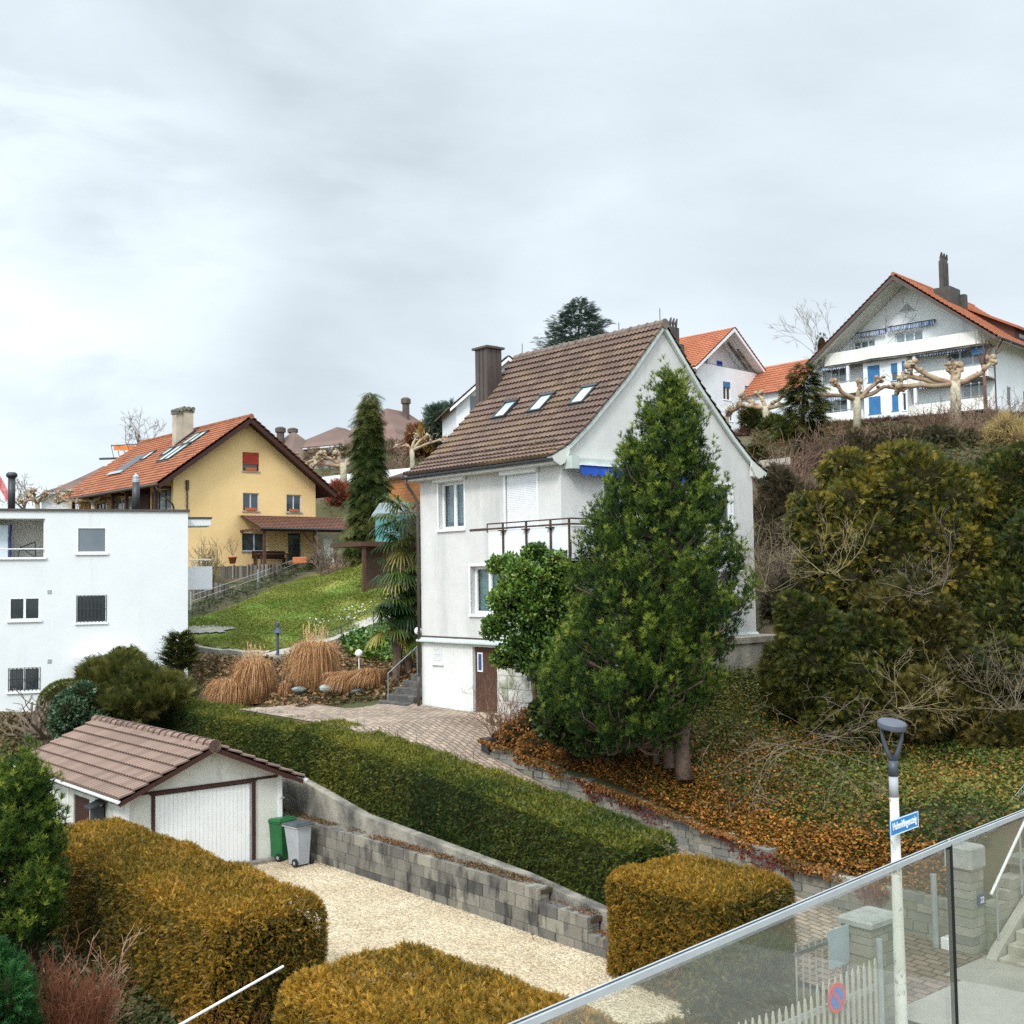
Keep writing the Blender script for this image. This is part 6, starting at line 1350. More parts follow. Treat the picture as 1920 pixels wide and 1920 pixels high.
# ---- big pine in front of the gable
PB=at(1268,1452,27.0); PB[2]=gz(PB)-.05
def pine(name,label,base,prof,dep,nclus,ntuft,tl,seed,trunks,mt,yard=None,csz=.34):
    """prof: list of (py, left px, right px) silhouette"""
    root=thing(name,label,'pine tree',base); R=np.random.default_rng(seed); s=dep/F
    ys=[p[0] for p in prof]; areas=[max(p[2]-p[1],6) for p in prof]
    P=[];D=[];up=[]; tb=MB()
    yy=np.linspace(ys[0],ys[-1],400); wd=np.interp(yy,ys,areas); pr_=(wd**.85); pr_/=pr_.sum()
    ax_top=at((prof[0][1]+prof[0][2])/2,prof[0][0],dep)
    for k in range(nclus):
        py=R.choice(yy,p=pr_); l=np.interp(py,ys,[p[1] for p in prof]); r=np.interp(py,ys,[p[2] for p in prof]); cx=(l+r)/2; hw=max((r-l)/2-14,4)
        f=R.random()**.42; an=R.uniform(0,2*PI); f*=R.uniform(.86,1.06)
        ox=f*math.cos(an)*hw*s; oy=f*math.sin(an)*hw*s*.95
        c=at(cx,py,dep); c=c+np.array([ox,oy,0]); od=norm(np.array([ox,oy,0])); 
        bd=norm(od*.42+np.array([0,0,1.0])); m_=int(ntuft*R.uniform(.6,1.4)); sz=csz*R.uniform(.7,1.35)
        q=R.normal(0,1,(m_,3)); q=q/np.linalg.norm(q,axis=1,keepdims=True)*(R.random((m_,1))**.4)*sz; q[:,:2]*=.72; q+=np.outer(R.uniform(-.6,1,m_)*sz*1.5,bd)
        P.append(c+q); D.append(norm(bd[None]*1.0+q/sz*.9+np.array([0,0,.35]))); up.append((q@bd)/(sz*1.5)-.2)
        if k%3==0:
            a=c-bd*sz; t0=at(cx,min(py+60,ys[-1]-10),dep); t0=t0+(a-t0)*.05; tb.tube([t0-base,(t0*.4+a*.6)-base-np.array([0,0,.15]),a-base,c-base],[.045,.03,.02,.01],4,cap=False)
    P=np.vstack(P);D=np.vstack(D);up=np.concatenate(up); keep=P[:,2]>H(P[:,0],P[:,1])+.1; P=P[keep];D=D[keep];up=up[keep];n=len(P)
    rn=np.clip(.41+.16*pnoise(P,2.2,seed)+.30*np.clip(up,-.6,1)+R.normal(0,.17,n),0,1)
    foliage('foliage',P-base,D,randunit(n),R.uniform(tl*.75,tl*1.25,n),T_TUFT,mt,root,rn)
    for pts in trunks: tb.tube([np.array(p[0])-base for p in pts],[p[1] for p in pts],10)
    tb.build('trunk',M_bark,root,True); return root
prof=[(714,1236,1284),(735,1214,1302),(780,1184,1326),(840,1158,1345),(900,1132,1362),(960,1095,1378),(1020,1075,1398),(1080,1062,1412),(1140,1050,1415),(1200,1030,1392),(1260,1010,1372),(1310,1008,1350),(1350,1020,1320),(1388,1060,1290)]
tk=[[(at(1258,1440,27),.17),(at(1255,1380,27.1),.15),(at(1225,1250,27.2),.13),(at(1235,1050,27.1),.10),(at(1252,860,27),.06),(at(1256,740,27),.025)],
    [(at(1283,1462,26.8),.2),(at(1278,1400,26.9),.16),(at(1290,1300,26.9),.12),(at(1310,1150,26.9),.07),(at(1330,1050,26.9),.03)],[(at(1232,1432,27.3),.09),(at(1225,1380,27.3),.08),(at(1190,1270,27.2),.05)]]
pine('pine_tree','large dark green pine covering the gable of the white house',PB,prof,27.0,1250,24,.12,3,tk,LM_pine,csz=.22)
# pine at the left edge
c=at(70,1800,20.5); c[2]=gz(c)
prof=[(1445,10,60),(1480,-10,100),(1530,-30,122),(1600,-60,135),(1680,-90,135),(1740,-100,125),(1790,-120,100)]
pine('pine_tree','dense young pine with upright shoots at the left edge beside the garage',c,prof,20.5,420,24,.12,8,[[(at(60,1800,20.5),.1),(at(60,1450,20.5),.03)]],LM_pine,csz=.22)
# ---- evergreen shrub left of the pine
d=30.5
bl=[pxblob(985,1095,d,62,62,1.0),pxblob(1050,1075,d,45,42,.9),pxblob(1000,1165,d,68,65,1.1),pxblob(1075,1160,d,50,80,1.0),pxblob(955,1130,d,38,45,.8),pxblob(1020,1230,d,62,50,1.1),pxblob(945,1230,d+.3,26,20,.5),pxblob(935,1060,d,22,18,.4),pxblob(1000,1035,d,26,16,.4),pxblob(1070,1035,d,24,18,.4),pxblob(925,1180,d,20,24,.4),pxblob(1060,1270,d,50,50,.9)]
blobplant('evergreen_shrub','round light green leafy shrub hiding the lower house window, left of the pine','shrub',bl,34000,(.07,.13),T_LEAF,LM_shrub,out=.8,rand=.9,seed=3,core=.45,inside=.65,lump=14,trunk=[([at(1010,1350,d),at(1000,1280,d),at(1010,1200,d)],[.09,.07,.05]),([at(1030,1350,d),at(1060,1260,d),at(1060,1180,d)],[.08,.06,.03])],base=(at(1015,1350,d)[0],d,gz(at(1015,1350,d))),upb=.3)
bl=[pxblob(1060,1345,28.0,55,55,1.0),pxblob(1120,1370,27.6,50,45,.9),pxblob(1095,1300,28.2,60,50,.9)]
blobplant('dark_shrub','dark glossy shrub at the foot of the pine, above the orange creeper','shrub',bl,9000,(.10,.16),T_LEAF,LM_yewd,seed=31,core=.8,inside=.2)
# ---- yews on the right bank
def yews(label,bl,n,mt,seed,L=(.26,.46),drp=.25):
    return blobplant('yew_tree',label,'yew tree',bl,n,L,T_BOUGH,mt,droop=drp,out=.9,rand=.5,seed=seed,core=.74,inside=.22,normal_out=False,amt=.3,jit=.26,lump=9)
d=34
bl=[pxblob(1720,930,d,105,95,1.7),pxblob(1620,960,d,85,90,1.5),pxblob(1810,950,d,80,85,1.4),pxblob(1680,1060,d-.6,120,110,1.9),pxblob(1790,1060,d-.6,90,100,1.6),pxblob(1560,1050,d,60,80,1.2),pxblob(1700,870,d+.6,70,45,1.0),pxblob(1590,880,d+.6,50,40,.9),pxblob(1530,980,d+.5,45,60,.9),pxblob(1600,1130,d-.5,70,70,1.2)]
yews('huge golden-brown yew filling the upper right bank',bl,44000,LM_yew,5,L=(.13,.28))
d=32
bl=[pxblob(1900,930,d+2,85,90,1.5),pxblob(1900,1040,d+1,75,100,1.5),pxblob(1880,1160,d,70,90,1.4),pxblob(1940,1130,d,70,110,1.4),pxblob(1870,1260,d-.6,60,70,1.1)]
yews('greener yew at the right edge, right of the huge golden-brown one',bl,26000,leafmat('mid_yew',[(.010,.028,.006),(.035,.055,.010),(.09,.10,.016),(.21,.18,.03)],trans=.2),6,L=(.14,.28))
d=30.5
bl=[pxblob(1520,1190,d,65,75,1.2),pxblob(1560,1270,d-.4,85,80,1.4),pxblob(1490,1270,d,50,70,1.0),pxblob(1640,1230,d,80,85,1.4),pxblob(1580,1340,d-.6,80,60,1.2)]
yews('dark green spreading yew low on the bank between house corner and lamp',bl,28000,leafmat('olive_yew',[(.008,.020,.005),(.032,.048,.008),(.09,.095,.013),(.22,.18,.028)],trans=.2),7,drp=.3,L=(.13,.26))
bl=[pxblob(1740,1210,d,85,85,1.4),pxblob(1800,1290,d-.8,85,75,1.3),pxblob(1720,1320,d-1.0,75,65,1.2),pxblob(1870,1370,d-1.5,65,55,1.1),pxblob(1680,1150,d,60,60,1.1)]
yews('drooping brownish yew directly behind the lamp head',bl,26000,leafmat('brown_yew',[(.012,.024,.006),(.04,.045,.010),(.10,.085,.014),(.19,.14,.03)],trans=.2),9,drp=.35,L=(.14,.28))
# ---- ivy and creeper on the bank: uncountable ground cover
def cover(name,label,poly,n,L,mt,cmap,lift=(.03,.14),tpl=T_LEAF,seed=1,nz=1.,d=(18,50),den=None,droop=0):
    """leaves over the terrain; poly in picture positions cast onto the ground"""
    ab=np.array(poly if d is None else [toab(hit(*p,*d)) for p in poly]); a0,b0=ab.min(0);a1,b1=ab.max(0)
    a=rng.uniform(a0,a1,n*3); b=rng.uniform(b0,b1,n*3); c=np.zeros(len(a),bool); j=len(ab)-1
    for i in range(len(ab)):
        xi,yi=ab[i];xj,yj=ab[j]; c^=((yi>b)!=(yj>b))&(a<(xj-xi)*(b-yi)/(yj-yi+1e-12)+xi); j=i
    a=a[c][:n];b=b[c][:n]; X=a*A2[0]+b*B2[0]; Y=a*A2[1]+b*B2[1]; Z=H(X,Y)+rng.uniform(*lift,len(a)); P=np.stack([X,Y,Z],1)
    P[:,2]+=.10*np.maximum(pnoise(P,1.4,seed),-.3)
    if den is not None: k=den(P)>rng.random(len(P)); P=P[k]
    D=norm(randunit(len(P))*np.array([1,1,.5])+np.array([[0,0,.25-droop]])-np.array([[A2[1]*-0,0,0]])); Nn=norm(np.array([[0,0,1.]])+randunit(len(P))*nz*.7)
    o=foliage(name,P,D,Nn,rng.uniform(*L,len(P)),tpl,mt,None,cmap(P)); o['kind']='stuff'; o['label']=label; return o
bankold=[(880,1400),(900,1345),(985,1330),(1080,1400),(1170,1400),(1290,1250),(1330,1215),(1430,1200),(1470,1250),(1600,1360),(1750,1390),(1925,1400),(1960,1470),(1850,1550),(1720,1600),(1640,1640),(1560,1660),(1480,1625),(1400,1590),(1300,1550),(1200,1510),(1110,1475),(1000,1430),(920,1405)]
bank=[(-24.2,19.7),(-11.15,19.7),(-11.1,24.6),(-5,26),(-10,33),(-19,33),(-22,27),(-23.9,21.8)]
cover('ivy_ground_cover','green and bronze ivy carpeting the bank above the stone wall',bank,105000,(.06,.12),LM_ivy,lambda P:np.clip(.42+.42*pnoise(P,.55,21)+rng.normal(0,.22,len(P)),0,1),d=None,lift=(.06,.2))
cover('rusty_ground_cover','rusty orange creeper leaves spread over the bank',bank,70000,(.05,.095),LM_bronze,lambda P:rndcol(P,1.5,22,.3,.25,.34),d=None,lift=(.12,.26),den=lambda P:np.clip(.42+.9*pnoise(P,.75,33)+.55*np.clip((21.6-(P@B2))/1.8,-.6,1),0.03,.97),seed=2)
cover('wall_top_creeper','rusty creeper leaves matted along the top edge of the stone wall',[(-24.2,19.58),(-11.3,19.58),(-11.3,20.5),(-24.2,20.7)],16000,(.06,.10),LM_bronze,lambda P:rndcol(P,1.5,25,.3,.25,.42),d=None,lift=(.04,.28))
# curtain of creeper over the stone wall and its upper end
def curtain(name,label,a0,a1,zt,n,mt,seed,hang,b=19.38,th=.12,L=(.06,.10),kind='stuff'):
    a=rng.uniform(a0,a1,n); dens=.35+.75*pnoise(np.stack([a,a*0,a*0],1),1.9,seed); k=dens>rng.random(n); a=a[k]; n=len(a)
    hl=hang*np.clip(.35+.6*pnoise(np.stack([a,a*0,a*0],1),4.5,seed+1),.05,1.2); zz=np.interp(a,SA,SZ)+zt-rng.random(n)**1.4*hl*1.0
    P=A2[None]*a[:,None]+B2[None]*(b-th*rng.random(n))[:,None]; P[:,2]=zz
    D=norm(randunit(n)*.8+np.array([[0,0,-.7]])-B2[None]*.4); o=foliage(name,P,D,norm(-B2[None]+randunit(n)*.6),rng.uniform(*L,n),T_LEAF,mt,None,rndcol(P,2,seed,.3,.3)); o['kind']=kind; o['label']=label; return o
curtain('orange_creeper','orange creeper hanging over the stone wall top',-24.4,-12.4,.14,12000,LM_orange,41,.32)
curtain('red_creeper','dark red creeper trails hanging down the stone wall',-21,-12.4,.05,3200,LM_red,44,.8,b=19.41,L=(.05,.09))
c0=AB(-23.6,20.0); 
bl=[((c0[0]+dx*B2[0]+da*A2[0],c0[1]+dx*B2[1]+da*A2[1],-4.15+z),(r,r,r*.75)) for dx,da,z,r in ((0,0,0,.55),(.5,.3,.25,.65),(-.15,.9,-.15,.6),(.5,1.4,.2,.75),(.1,2.2,-.2,.7),(1.0,.9,.5,.7),(.4,3.2,-.2,.65),(.9,2.4,.2,.7),(.2,-.35,-.25,.4))]
bl=[((b[0][0],b[0][1],b[0][2]-max(0,(-0))),b[1]) for b in bl]
blobplant('creeper_mound','mound of orange-brown creeper at the upper end of the stone wall','creeper',bl,15000,(.06,.11),T_LEAF,LM_orange,droop=.4,seed=51,core=.82,inside=.15)
# ---- undergrowth on the hill behind: patches of leafless brush and dark ivy
def brush(label,px,py,dep,w_,h_,mt,seed,nst=26,depth=2,cat='shrub',name='bare_shrub',group=None,up=.2,spread=.55,r0=.02,base=None,sides=4,rmin=.006,lean=(0,0)):
    random.seed(seed); c=at(px,py,dep); s=dep/F; W_,H2=w_*s,h_*s; zb=gz(c)
    if base=='px': zb=c[2]
    root=thing(name,label,cat,(c[0],c[1],zb),0,group); mb=MB()
    for k in range(nst):
        an=random.uniform(0,2*PI); rr=random.random()**.5; st=np.array([math.cos(an)*rr*W_*.28,math.sin(an)*rr*W_*.28,-.05])
        dd=np.array([math.cos(an)*rr*W_*.6+lean[0],math.sin(an)*rr*W_*.5+lean[1],H2*.9])
        branchy(mb,st,dd,H2*random.uniform(.45,.75),r0,depth,3,spread,up,.22,4,.55,sides,rmin)
    mb.build('branches',mt,root); return root
LM_brush=mat('brown_brush_twig',(.17,.10,.075),(.24,.17,.12),scale=1,rough=.95)
for i,(px,py,dep,w_,h_,mt,lab,nst) in enumerate([
  (1470,985,52,90,130,M_purptwig,'purple-brown leafless thicket right of the white house roof edge',60),
  (1550,930,60,90,90,M_purptwig,'purplish bare bush above the first, on the upper bank',50),
  (1460,1120,42,80,130,M_twig,'tangled grey bare bush against the white house right corner',60),
  (1530,1000,50,80,90,LM_brush,'brown bare bush in the middle of the upper bank',45),
  (1860,830,80,120,90,LM_brush,'rust-brown bare bush right of the row of trimmed planes',60),
  (1760,800,86,80,60,M_purptwig,'low reddish bare bush in front of the terraced apartment house',45),
  (1450,880,58,60,60,M_twig,'grey bare bush on the pale grassy patch behind the roof tip',30),
  (1640,840,75,90,50,LM_brush,'low brown scrub on top of the bank below the terraces',45),
  (735,850,100,60,70,LM_brush,'brown leafless bush right of the tall slim spruce',40),
  (745,905,85,60,60,M_twig,'pale leafless bush below the brown one, right of the spruce',40),
  (650,975,74,45,45,M_twig,'small bare bush near the yellow house porch',25)]):
    brush(lab,px,py+h_*.5,dep,w_,h_,mt,100+i,nst,2,up=.1,r0=.03 if dep>45 else .02,rmin=.012 if dep>45 else .006)
# reddish and orange shrubs far left of the house
def twiggyblob(name,label,cat,px,py,dep,rx,ry,n,L,mt,seed,core=.75,tpl=T_SPRIG,cm=None,rd=None,upb=.3):
    return blobplant(name,label,cat,[pxblob(px,py,dep,rx,ry,rd)],n,L,tpl,mt,seed=seed,core=core,inside=.3,upb=upb,coremat=cm,lump=8,base=(at(px,py,dep)[0],dep,min(gz(at(px,py,dep)),at(px,py+ry,dep)[2])))
M_corebrown=mat('brown_inner_twigs',(.09,.05,.035),(.05,.03,.02),scale=4,rough=1)
LM_rust=leafmat('rust_shrub',[(.13,.05,.03),(.22,.09,.04),(.32,.15,.06)],trans=.2)
twiggyblob('rust_shrub','rust-brown shrub beside the golden one below the villa','shrub',790,830,118,28,28,1500,(.5,.9),LM_rust,61,cm=M_corebrown)
twiggyblob('golden_shrub','golden-brown shrub on the hill, left of the white house roof','shrub',812,815,116,22,22,1200,(.5,.9),leafmat('golden_shrub',[(.20,.12,.03),(.36,.22,.05),(.45,.30,.08)]),62,cm=M_corebrown)
twiggyblob('red_shrub','round bright red-tipped shrub between yellow house and slim spruce','shrub',636,930,88,20,20,1500,(.3,.6),leafmat('red_tips',[(.20,.04,.03),(.36,.07,.04),(.16,.10,.05)]),63,cm=M_corebrown)
twiggyblob('evergreen_shrub','dark blue-green shrub left of the white house with the balcony','shrub',832,795,115,34,38,1500,(.5,.9),LM_bluec,64)
twiggyblob('evergreen_shrub','dark rounded evergreen under the first pollard by the white tall house','shrub',1412,790,100,22,28,1200,(.3,.6),LM_yewd,65)
twiggyblob('evergreen_shrub','dark shrub directly under the second pollard, left of the twisted conifer','shrub',1450,800,98,22,22,1200,(.3,.6),LM_yewd,66)
twiggyblob('pale_grass_clump','pale yellow dry grass clump at the right edge of the upper bank','grass clump',1900,830,75,45,40,2500,(.5,.9),leafmat('pale_straw',[(.30,.22,.08),(.45,.34,.14),(.22,.17,.06)]),67,tpl=T_BLADE,cm=M_corebrown)
# low mixed growth over the whole bank behind the house and yews (stuff)
def bankmap(P): return np.clip(.45+.4*pnoise(P,.28,71)+rng.normal(0,.22,len(P)),0,1)
cover('bank_undergrowth','mixed brown and green undergrowth on the hillside',[(1410,800),(1560,798),(1760,790),(1960,775),(1980,1000),(1980,1200),(1700,1200),(1420,1190),(1425,1000),(1415,880)],52000,(.22,.5),LM_bank,bankmap,lift=(.05,.5),tpl=T_SPRIG,d=(30,125),seed=5)
cover('hill_undergrowth','patchy garden growth on the hill beyond the lawn',[(598,870),(700,850),(840,815),(900,900),(790,1100),(735,1060),(700,1000),(640,985),(600,960)],16000,(.2,.5),LM_bank,bankmap,lift=(.02,.35),tpl=T_SPRIG,d=(50,130),seed=6)
# hedge row below the apartment houses
def rowhedge(label,pts,dep,hgt,n,mt,seed,name='beech_hedge'):
    P0=[at(x,y,dep if not isinstance(dep,(list,tuple)) else dep[i]) for i,(x,y) in enumerate(pts)]; bl=[]
    L=sum(np.linalg.norm(b-a) for a,b in zip(P0,P0[1:])); 
    for a,b in zip(P0,P0[1:]):
        m_=max(2,int(np.linalg.norm(b-a)/1.1))
        for k in range(m_): q=a+(b-a)*(k+.5)/m_; bl.append(((q[0],q[1],q[2]-hgt*.3),(.85,.7,hgt*.6)))
    return blobplant(name,label,'hedge',bl,n,(.2,.4),T_SPRIG,mt,seed=seed,core=.8,coremat=M_corebrown,upb=.3)
LM_beech=leafmat('brown_beech',[(.06,.03,.025),(.14,.065,.045),(.20,.10,.06)],trans=.2)
rowhedge('low brown winter hedge along the garden edge of the terraced apartment house',[(1530,806),(1600,798),(1680,789),(1760,785)],96,1.0,3500,LM_beech,81)
rowhedge('low brown winter hedge below the tall white house with blue blinds',[(1385,808),(1440,806),(1500,812)],100,1.0,1800,LM_beech,82)
# ---- pollarded planes
def pollard(label,px,pyb,pyt,dep,limbs,seed,group='pollarded plane trees',rt=.32,knob=.36):
    """limbs: list of polylines in picture positions (from crotch outwards)"""
    random.seed(seed); b=at(px,pyb,dep); c=at(px,pyt,dep); s=dep/F; zb=min(gz(b),b[2]); base=np.array([b[0],b[1],zb-.1])
    root=thing('pollarded_tree',label,'tree',base,0,group); mb=MB(); mb.tube([(0,0,0),(c-base)*.5+np.array([.05,0,0]),c-base],[rt*1.15,rt*.9,rt*.95],9); mb.build('trunk',M_palebark,root,True)
    mb=MB(); R=np.random.default_rng(seed)
    for li,pl in enumerate(limbs):
        off=R.uniform(-1.2,1.2); n=len(pl); pts=[c-base-np.array([0,0,.2])]+[at(x,y,dep)-base+np.array([0,off*(i+1)/n,0]) for i,(x,y) in enumerate(pl)]
        pts2=[]
        for a,b_ in zip(pts,pts[1:]):
            for k in range(3): pts2.append(a+(b_-a)*k/3+R.normal(0,.05,3)*(k>0))
        pts2.append(pts[-1]); m_=len(pts2); mb.tube(pts2,[rt*.62*(1-.45*i/m_) for i in range(m_)],7)
        for i in range(m_//2,m_,2 if m_>5 else 1):
            for q in range(3): mb.ball(pts2[i]+R.normal(0,.09,3)+np.array([0,0,.05]),knob*R.uniform(.25,.5),6,tuple(R.uniform(.6,1.3,3)))
        for q in range(12): mb.ball(pts2[-1]+R.normal(0,knob*.38,3),knob*R.uniform(.3,.6),6,tuple(R.uniform(.6,1.3,3)))
        for q in range(16):
            e=pts2[-1]+R.normal(0,.28,3); dd_=norm(R.normal(0,1,3)+np.array([0,0,.5])); mb.tube([e,e+dd_*R.uniform(.2,.5)],[.03,.012],3,cap=False)
    mb.build('limbs',mat('knobbly_bark',(.36,.31,.20),(.24,.13,.09),scale=1.6,rough=.95),root,True)
    return root
pollard('pollarded plane right of the twisted conifer, in front of the blue-blind bay',1606,795,745,92,[[(1575,735),(1560,720)],[(1580,740),(1545,738),(1515,742)],[(1612,728),(1610,715)],[(1640,720),(1648,714)],[(1635,738),(1660,724),(1690,728)]],91)
pollard('largest pollarded plane at far right, limbs raised before the terraces',1790,765,715,88,[[(1760,712),(1735,700),(1712,682)],[(1750,715),(1720,706),(1700,702)],[(1790,700),(1785,685)],[(1800,695),(1800,683)],[(1810,715),(1840,700),(1858,676)],[(1760,722),(1715,722),(1690,722)]],92,rt=.42,knob=.42)
pollard('pollarded plane in front of the small orange roof',1436,808,762,98,[[(1415,755),(1398,742)],[(1410,760),(1392,757)],[(1432,748),(1428,735)],[(1450,755),(1468,742)],[(1460,762),(1490,752)]],93)
pollard('small pollard tip peeping over the white house roof edge',1362,800,780,100,[[(1372,772),(1378,766)],[(1362,775),(1366,770)]],94,rt=.2,knob=.3)
pollard('pollarded plane left of the slim spruce, before the villa wall',643,905,868,98,[[(625,862),(600,855)],[(635,858),(632,848)],[(655,860),(668,850)],[(660,868),(675,862)],[(615,870),(590,868),(575,878)]],95)
pollard('pollarded plane half hidden by the yellow house right roof slope',560,925,885,100,[[(575,868),(598,858)],[(560,868),(552,858)],[(585,876),(598,870)],[(545,875),(530,868)]],96)
pollard('pollarded plane right of the spruce with whitish upper limbs',772,870,842,96,[[(785,828),(800,818)],[(765,835),(745,838)],[(795,835),(815,828),(835,822)],[(775,828),(780,815)]],97,rt=.22,knob=.26)
for i,px in enumerate((130,175,215,70)): pollard(['pollard in the far row just left of the orange roof','second pollard from the orange roof in the far row','pollard at the right end of the far row, by the roof eave','pollard nearest the dark flue in the far row behind the flat roof'][(0,1,2,3)[i]],px,960,938,82,[[(px-18,930),(px-25,926)],[(px+15,932),(px+26,928)],[(px,928),(px+3,922)],[(px-8,938),(px-28,940)]],200+i,rt=.18,knob=.22,group='far row of pollards')
# thin bare tree with grey trunk in front of the terraces
def baretree(label,px,pyb,pyt,dep,seed,mt=M_twig,depth=4,nch=3,r0=.12,spread=.5,split=.35,name='bare_tree',up=.15,rmin=.02,cat='tree'):
    random.seed(seed); b=at(px,pyb,dep); t=at(px,pyt,dep); zb=min(gz(b),b[2]); hgt=t[2]-zb; base=np.array([b[0],b[1],zb-.1]); root=thing(name,label,cat,base)
    mb=MB(); mb.tube([(0,0,0),(0.05,0,hgt*split*.5),(0,0,hgt*split)],[r0,r0*.8,r0*.7],7); mb.build('trunk',mt,root,True); mb=MB()
    for k in range(nch+2): branchy(mb,(0,0,hgt*split*random.uniform(.8,1)),(random.gauss(0,.5),random.gauss(0,.5),1),hgt*(1-split)*.62,r0*.5,depth-1,nch,spread,up,.18,4,.62,4,rmin)
    mb.build('crown',mt,root); return root
baretree('slim bare tree with reddish trunk in front of the right-hand terraces',1847,765,612,90,301,M_purptwig,3,3,.16,.35,.6,up=.3)
baretree('tall bare tree behind the orange roof, left of the capped chimney',272,905,770,125,302,M_twig,5,3,.2,.5,.25,rmin=.014)
baretree('pale bare tree behind the upper left roof slope of the terraced house',1600,700,565,118,303,M_twig,5,3,.18,.45,.25,rmin=.012)
baretree('faint bare tree behind the flat roof beside the flue',45,960,900,140,304,M_twig,5,3,.2,.5,.25,rmin=.016)
baretree('bare tree beside the white house with the balcony on the hill',828,800,750,125,305,M_twig,3,3,.15,.5,.25,rmin=.03)
# ---- slim spruce left of the house, cedar on top, twisted conifer
def slim(name,label,px,pyb,prof,dep,n,mt,L,seed,droop=.5,tpl=T_BOUGH,cat='spruce tree',core=.6,group=None):
    s=dep/F; b=at(px,pyb,dep); base=np.array([b[0],b[1],gz(b)-.1]) if pyb<1e4 else b; R=np.random.default_rng(seed)
    ys=[p[0] for p in prof]; yy=np.linspace(ys[0],ys[-1],300); wd=np.interp(yy,ys,[p[2]-p[1] for p in prof]); pw=wd/wd.sum(); py=R.choice(yy,size=n,p=pw)+R.uniform(-2,2,n)
    l=np.interp(py,ys,[p[1] for p in prof]); r=np.interp(py,ys,[p[2] for p in prof]); cx=(l+r)/2; hw=(r-l)/2; an=R.uniform(0,2*PI,n)
    lump=1+.28*np.sin(py*.21+an*2)+.18*np.sin(py*.53+an*3); f=(R.random(n)**.3)*lump
    P=np.stack([at(cx[i],py[i],dep)+np.array([f[i]*math.cos(an[i])*hw[i]*s,f[i]*math.sin(an[i])*hw[i]*s,0]) for i in range(n)])
    O=np.stack([np.cos(an),np.sin(an),an*0],1); D=norm(O+randunit(n)*.35-np.array([[0,0,droop]])); root=thing(name,label,cat,base,0,group)
    foliage('foliage',P-base,D,norm(np.array([[0,0,1.]])+randunit(n)*.5),R.uniform(*L,n),tpl,mt,root,rndcol(P,1.2,seed,.3,.22))
    mb=MB(); top=at((prof[0][1]+prof[0][2])/2,prof[0][0]+8,dep); mid_=at(px,(pyb+prof[0][0])/2,dep); mb.tube([(0,0,0),mid_-base,top-base],[.22,.14,.02],7); mb.build('trunk',M_bark,root,True); return root
slim('slim_spruce','tall narrow spruce with drooping boughs left of the white house',692,1060,[(735,690,697),(760,682,698),(800,678,704),(850,673,708),(900,674,711),(950,670,712),(1000,664,716),(1030,664,712),(1055,675,710)],64,4600,leafmat('spruce_green',[(.012,.028,.008),(.04,.07,.016),(.11,.13,.03),(.24,.21,.07)],trans=.15),(.45,.95),401)
slim('blue_cedar','blue-green cedar crown rising behind the ridge of the white house',1083,760,[(562,1083,1090),(576,1066,1106),(596,1048,1124),(622,1032,1136),(650,1022,1142),(700,1015,1146)],95,6500,leafmat('cedar_blue',[(.025,.05,.035),(.07,.11,.08),(.15,.20,.15)],trans=.1),(.3,.65),402,droop=-.35,cat='cedar tree')
slim('twisted_conifer','irregular dark conifer with clumped boughs left of the terraced apartment house',1505,870,[(682,1500,1518),(705,1490,1525),(730,1478,1535),(770,1480,1545),(800,1462,1530),(830,1455,1525),(850,1470,1515)],80,2600,LM_yewd,(.4,.9),403,droop=.1,cat='conifer')
slim('small_conifer','small conical conifer in front of the right corner of the flat-roofed block',338,1262,[(1188,332,346),(1205,322,354),(1225,314,358),(1245,312,354),(1258,322,346)],43.5,1100,LM_yewd,(.25,.45),404,droop=-.5,tpl=T_SPRIG,cat='conifer')
slim('young_conifer','narrow dark conifer at the right edge of the pale grassy patch',1420,905,[(835,1412,1428),(860,1405,1436),(900,1400,1440)],58,700,LM_yew,(.3,.6),405,droop=-.3,cat='conifer')
# ---- shrubs by the flat-roofed block
bl=[pxblob(225,1275,38,45,38,1.2),pxblob(190,1290,38.2,32,38,.9),pxblob(265,1290,37.8,40,30,1.0),pxblob(310,1300,37.5,38,22,.9),pxblob(240,1320,37.5,80,30,1.2),pxblob(180,1325,37.5,30,30,.9)]
blobplant('feathery_yew','untrimmed feathery yew with upright tips at the far end of the long hedge','yew tree',bl,12000,(.25,.6),T_BOUGH,leafmat('feathery_green',[(.020,.035,.008),(.05,.065,.012),(.10,.10,.02),(.17,.14,.03)],trans=.2),seed=71,core=.72,upb=1.0,out=.5,rand=.6,inside=.3,lump=10)
blobplant('round_topiary','clipped dark dome-shaped bush left of the feathery yew','shrub',[pxblob(128,1322,39.5,52,46,1.0)],9000,(.07,.12),T_SPRIG,LM_hedge,seed=72,core=.9,inside=.05,lump=0)
blobplant('laurel_bush','glossy blue-green laurel bush behind the garage roof','shrub',[pxblob(140,1345,36.5,48,62,1.0),pxblob(172,1370,36.3,30,40,.8)],6500,(.10,.16),T_LEAF,leafmat('laurel',[(.015,.04,.02),(.04,.08,.035),(.09,.14,.07),(.16,.20,.12)],trans=.15,rough=.35,spec=.5),seed=73,core=.8,inside=.2)
slim('topiary_cone','dark leafy tip rising out of the feathery yew',232,1290,[(1218,226,242),(1240,212,252),(1260,206,258)],38.4,700,LM_hedge,(.2,.4),75,droop=-.4,tpl=T_SPRIG,cat='shrub')
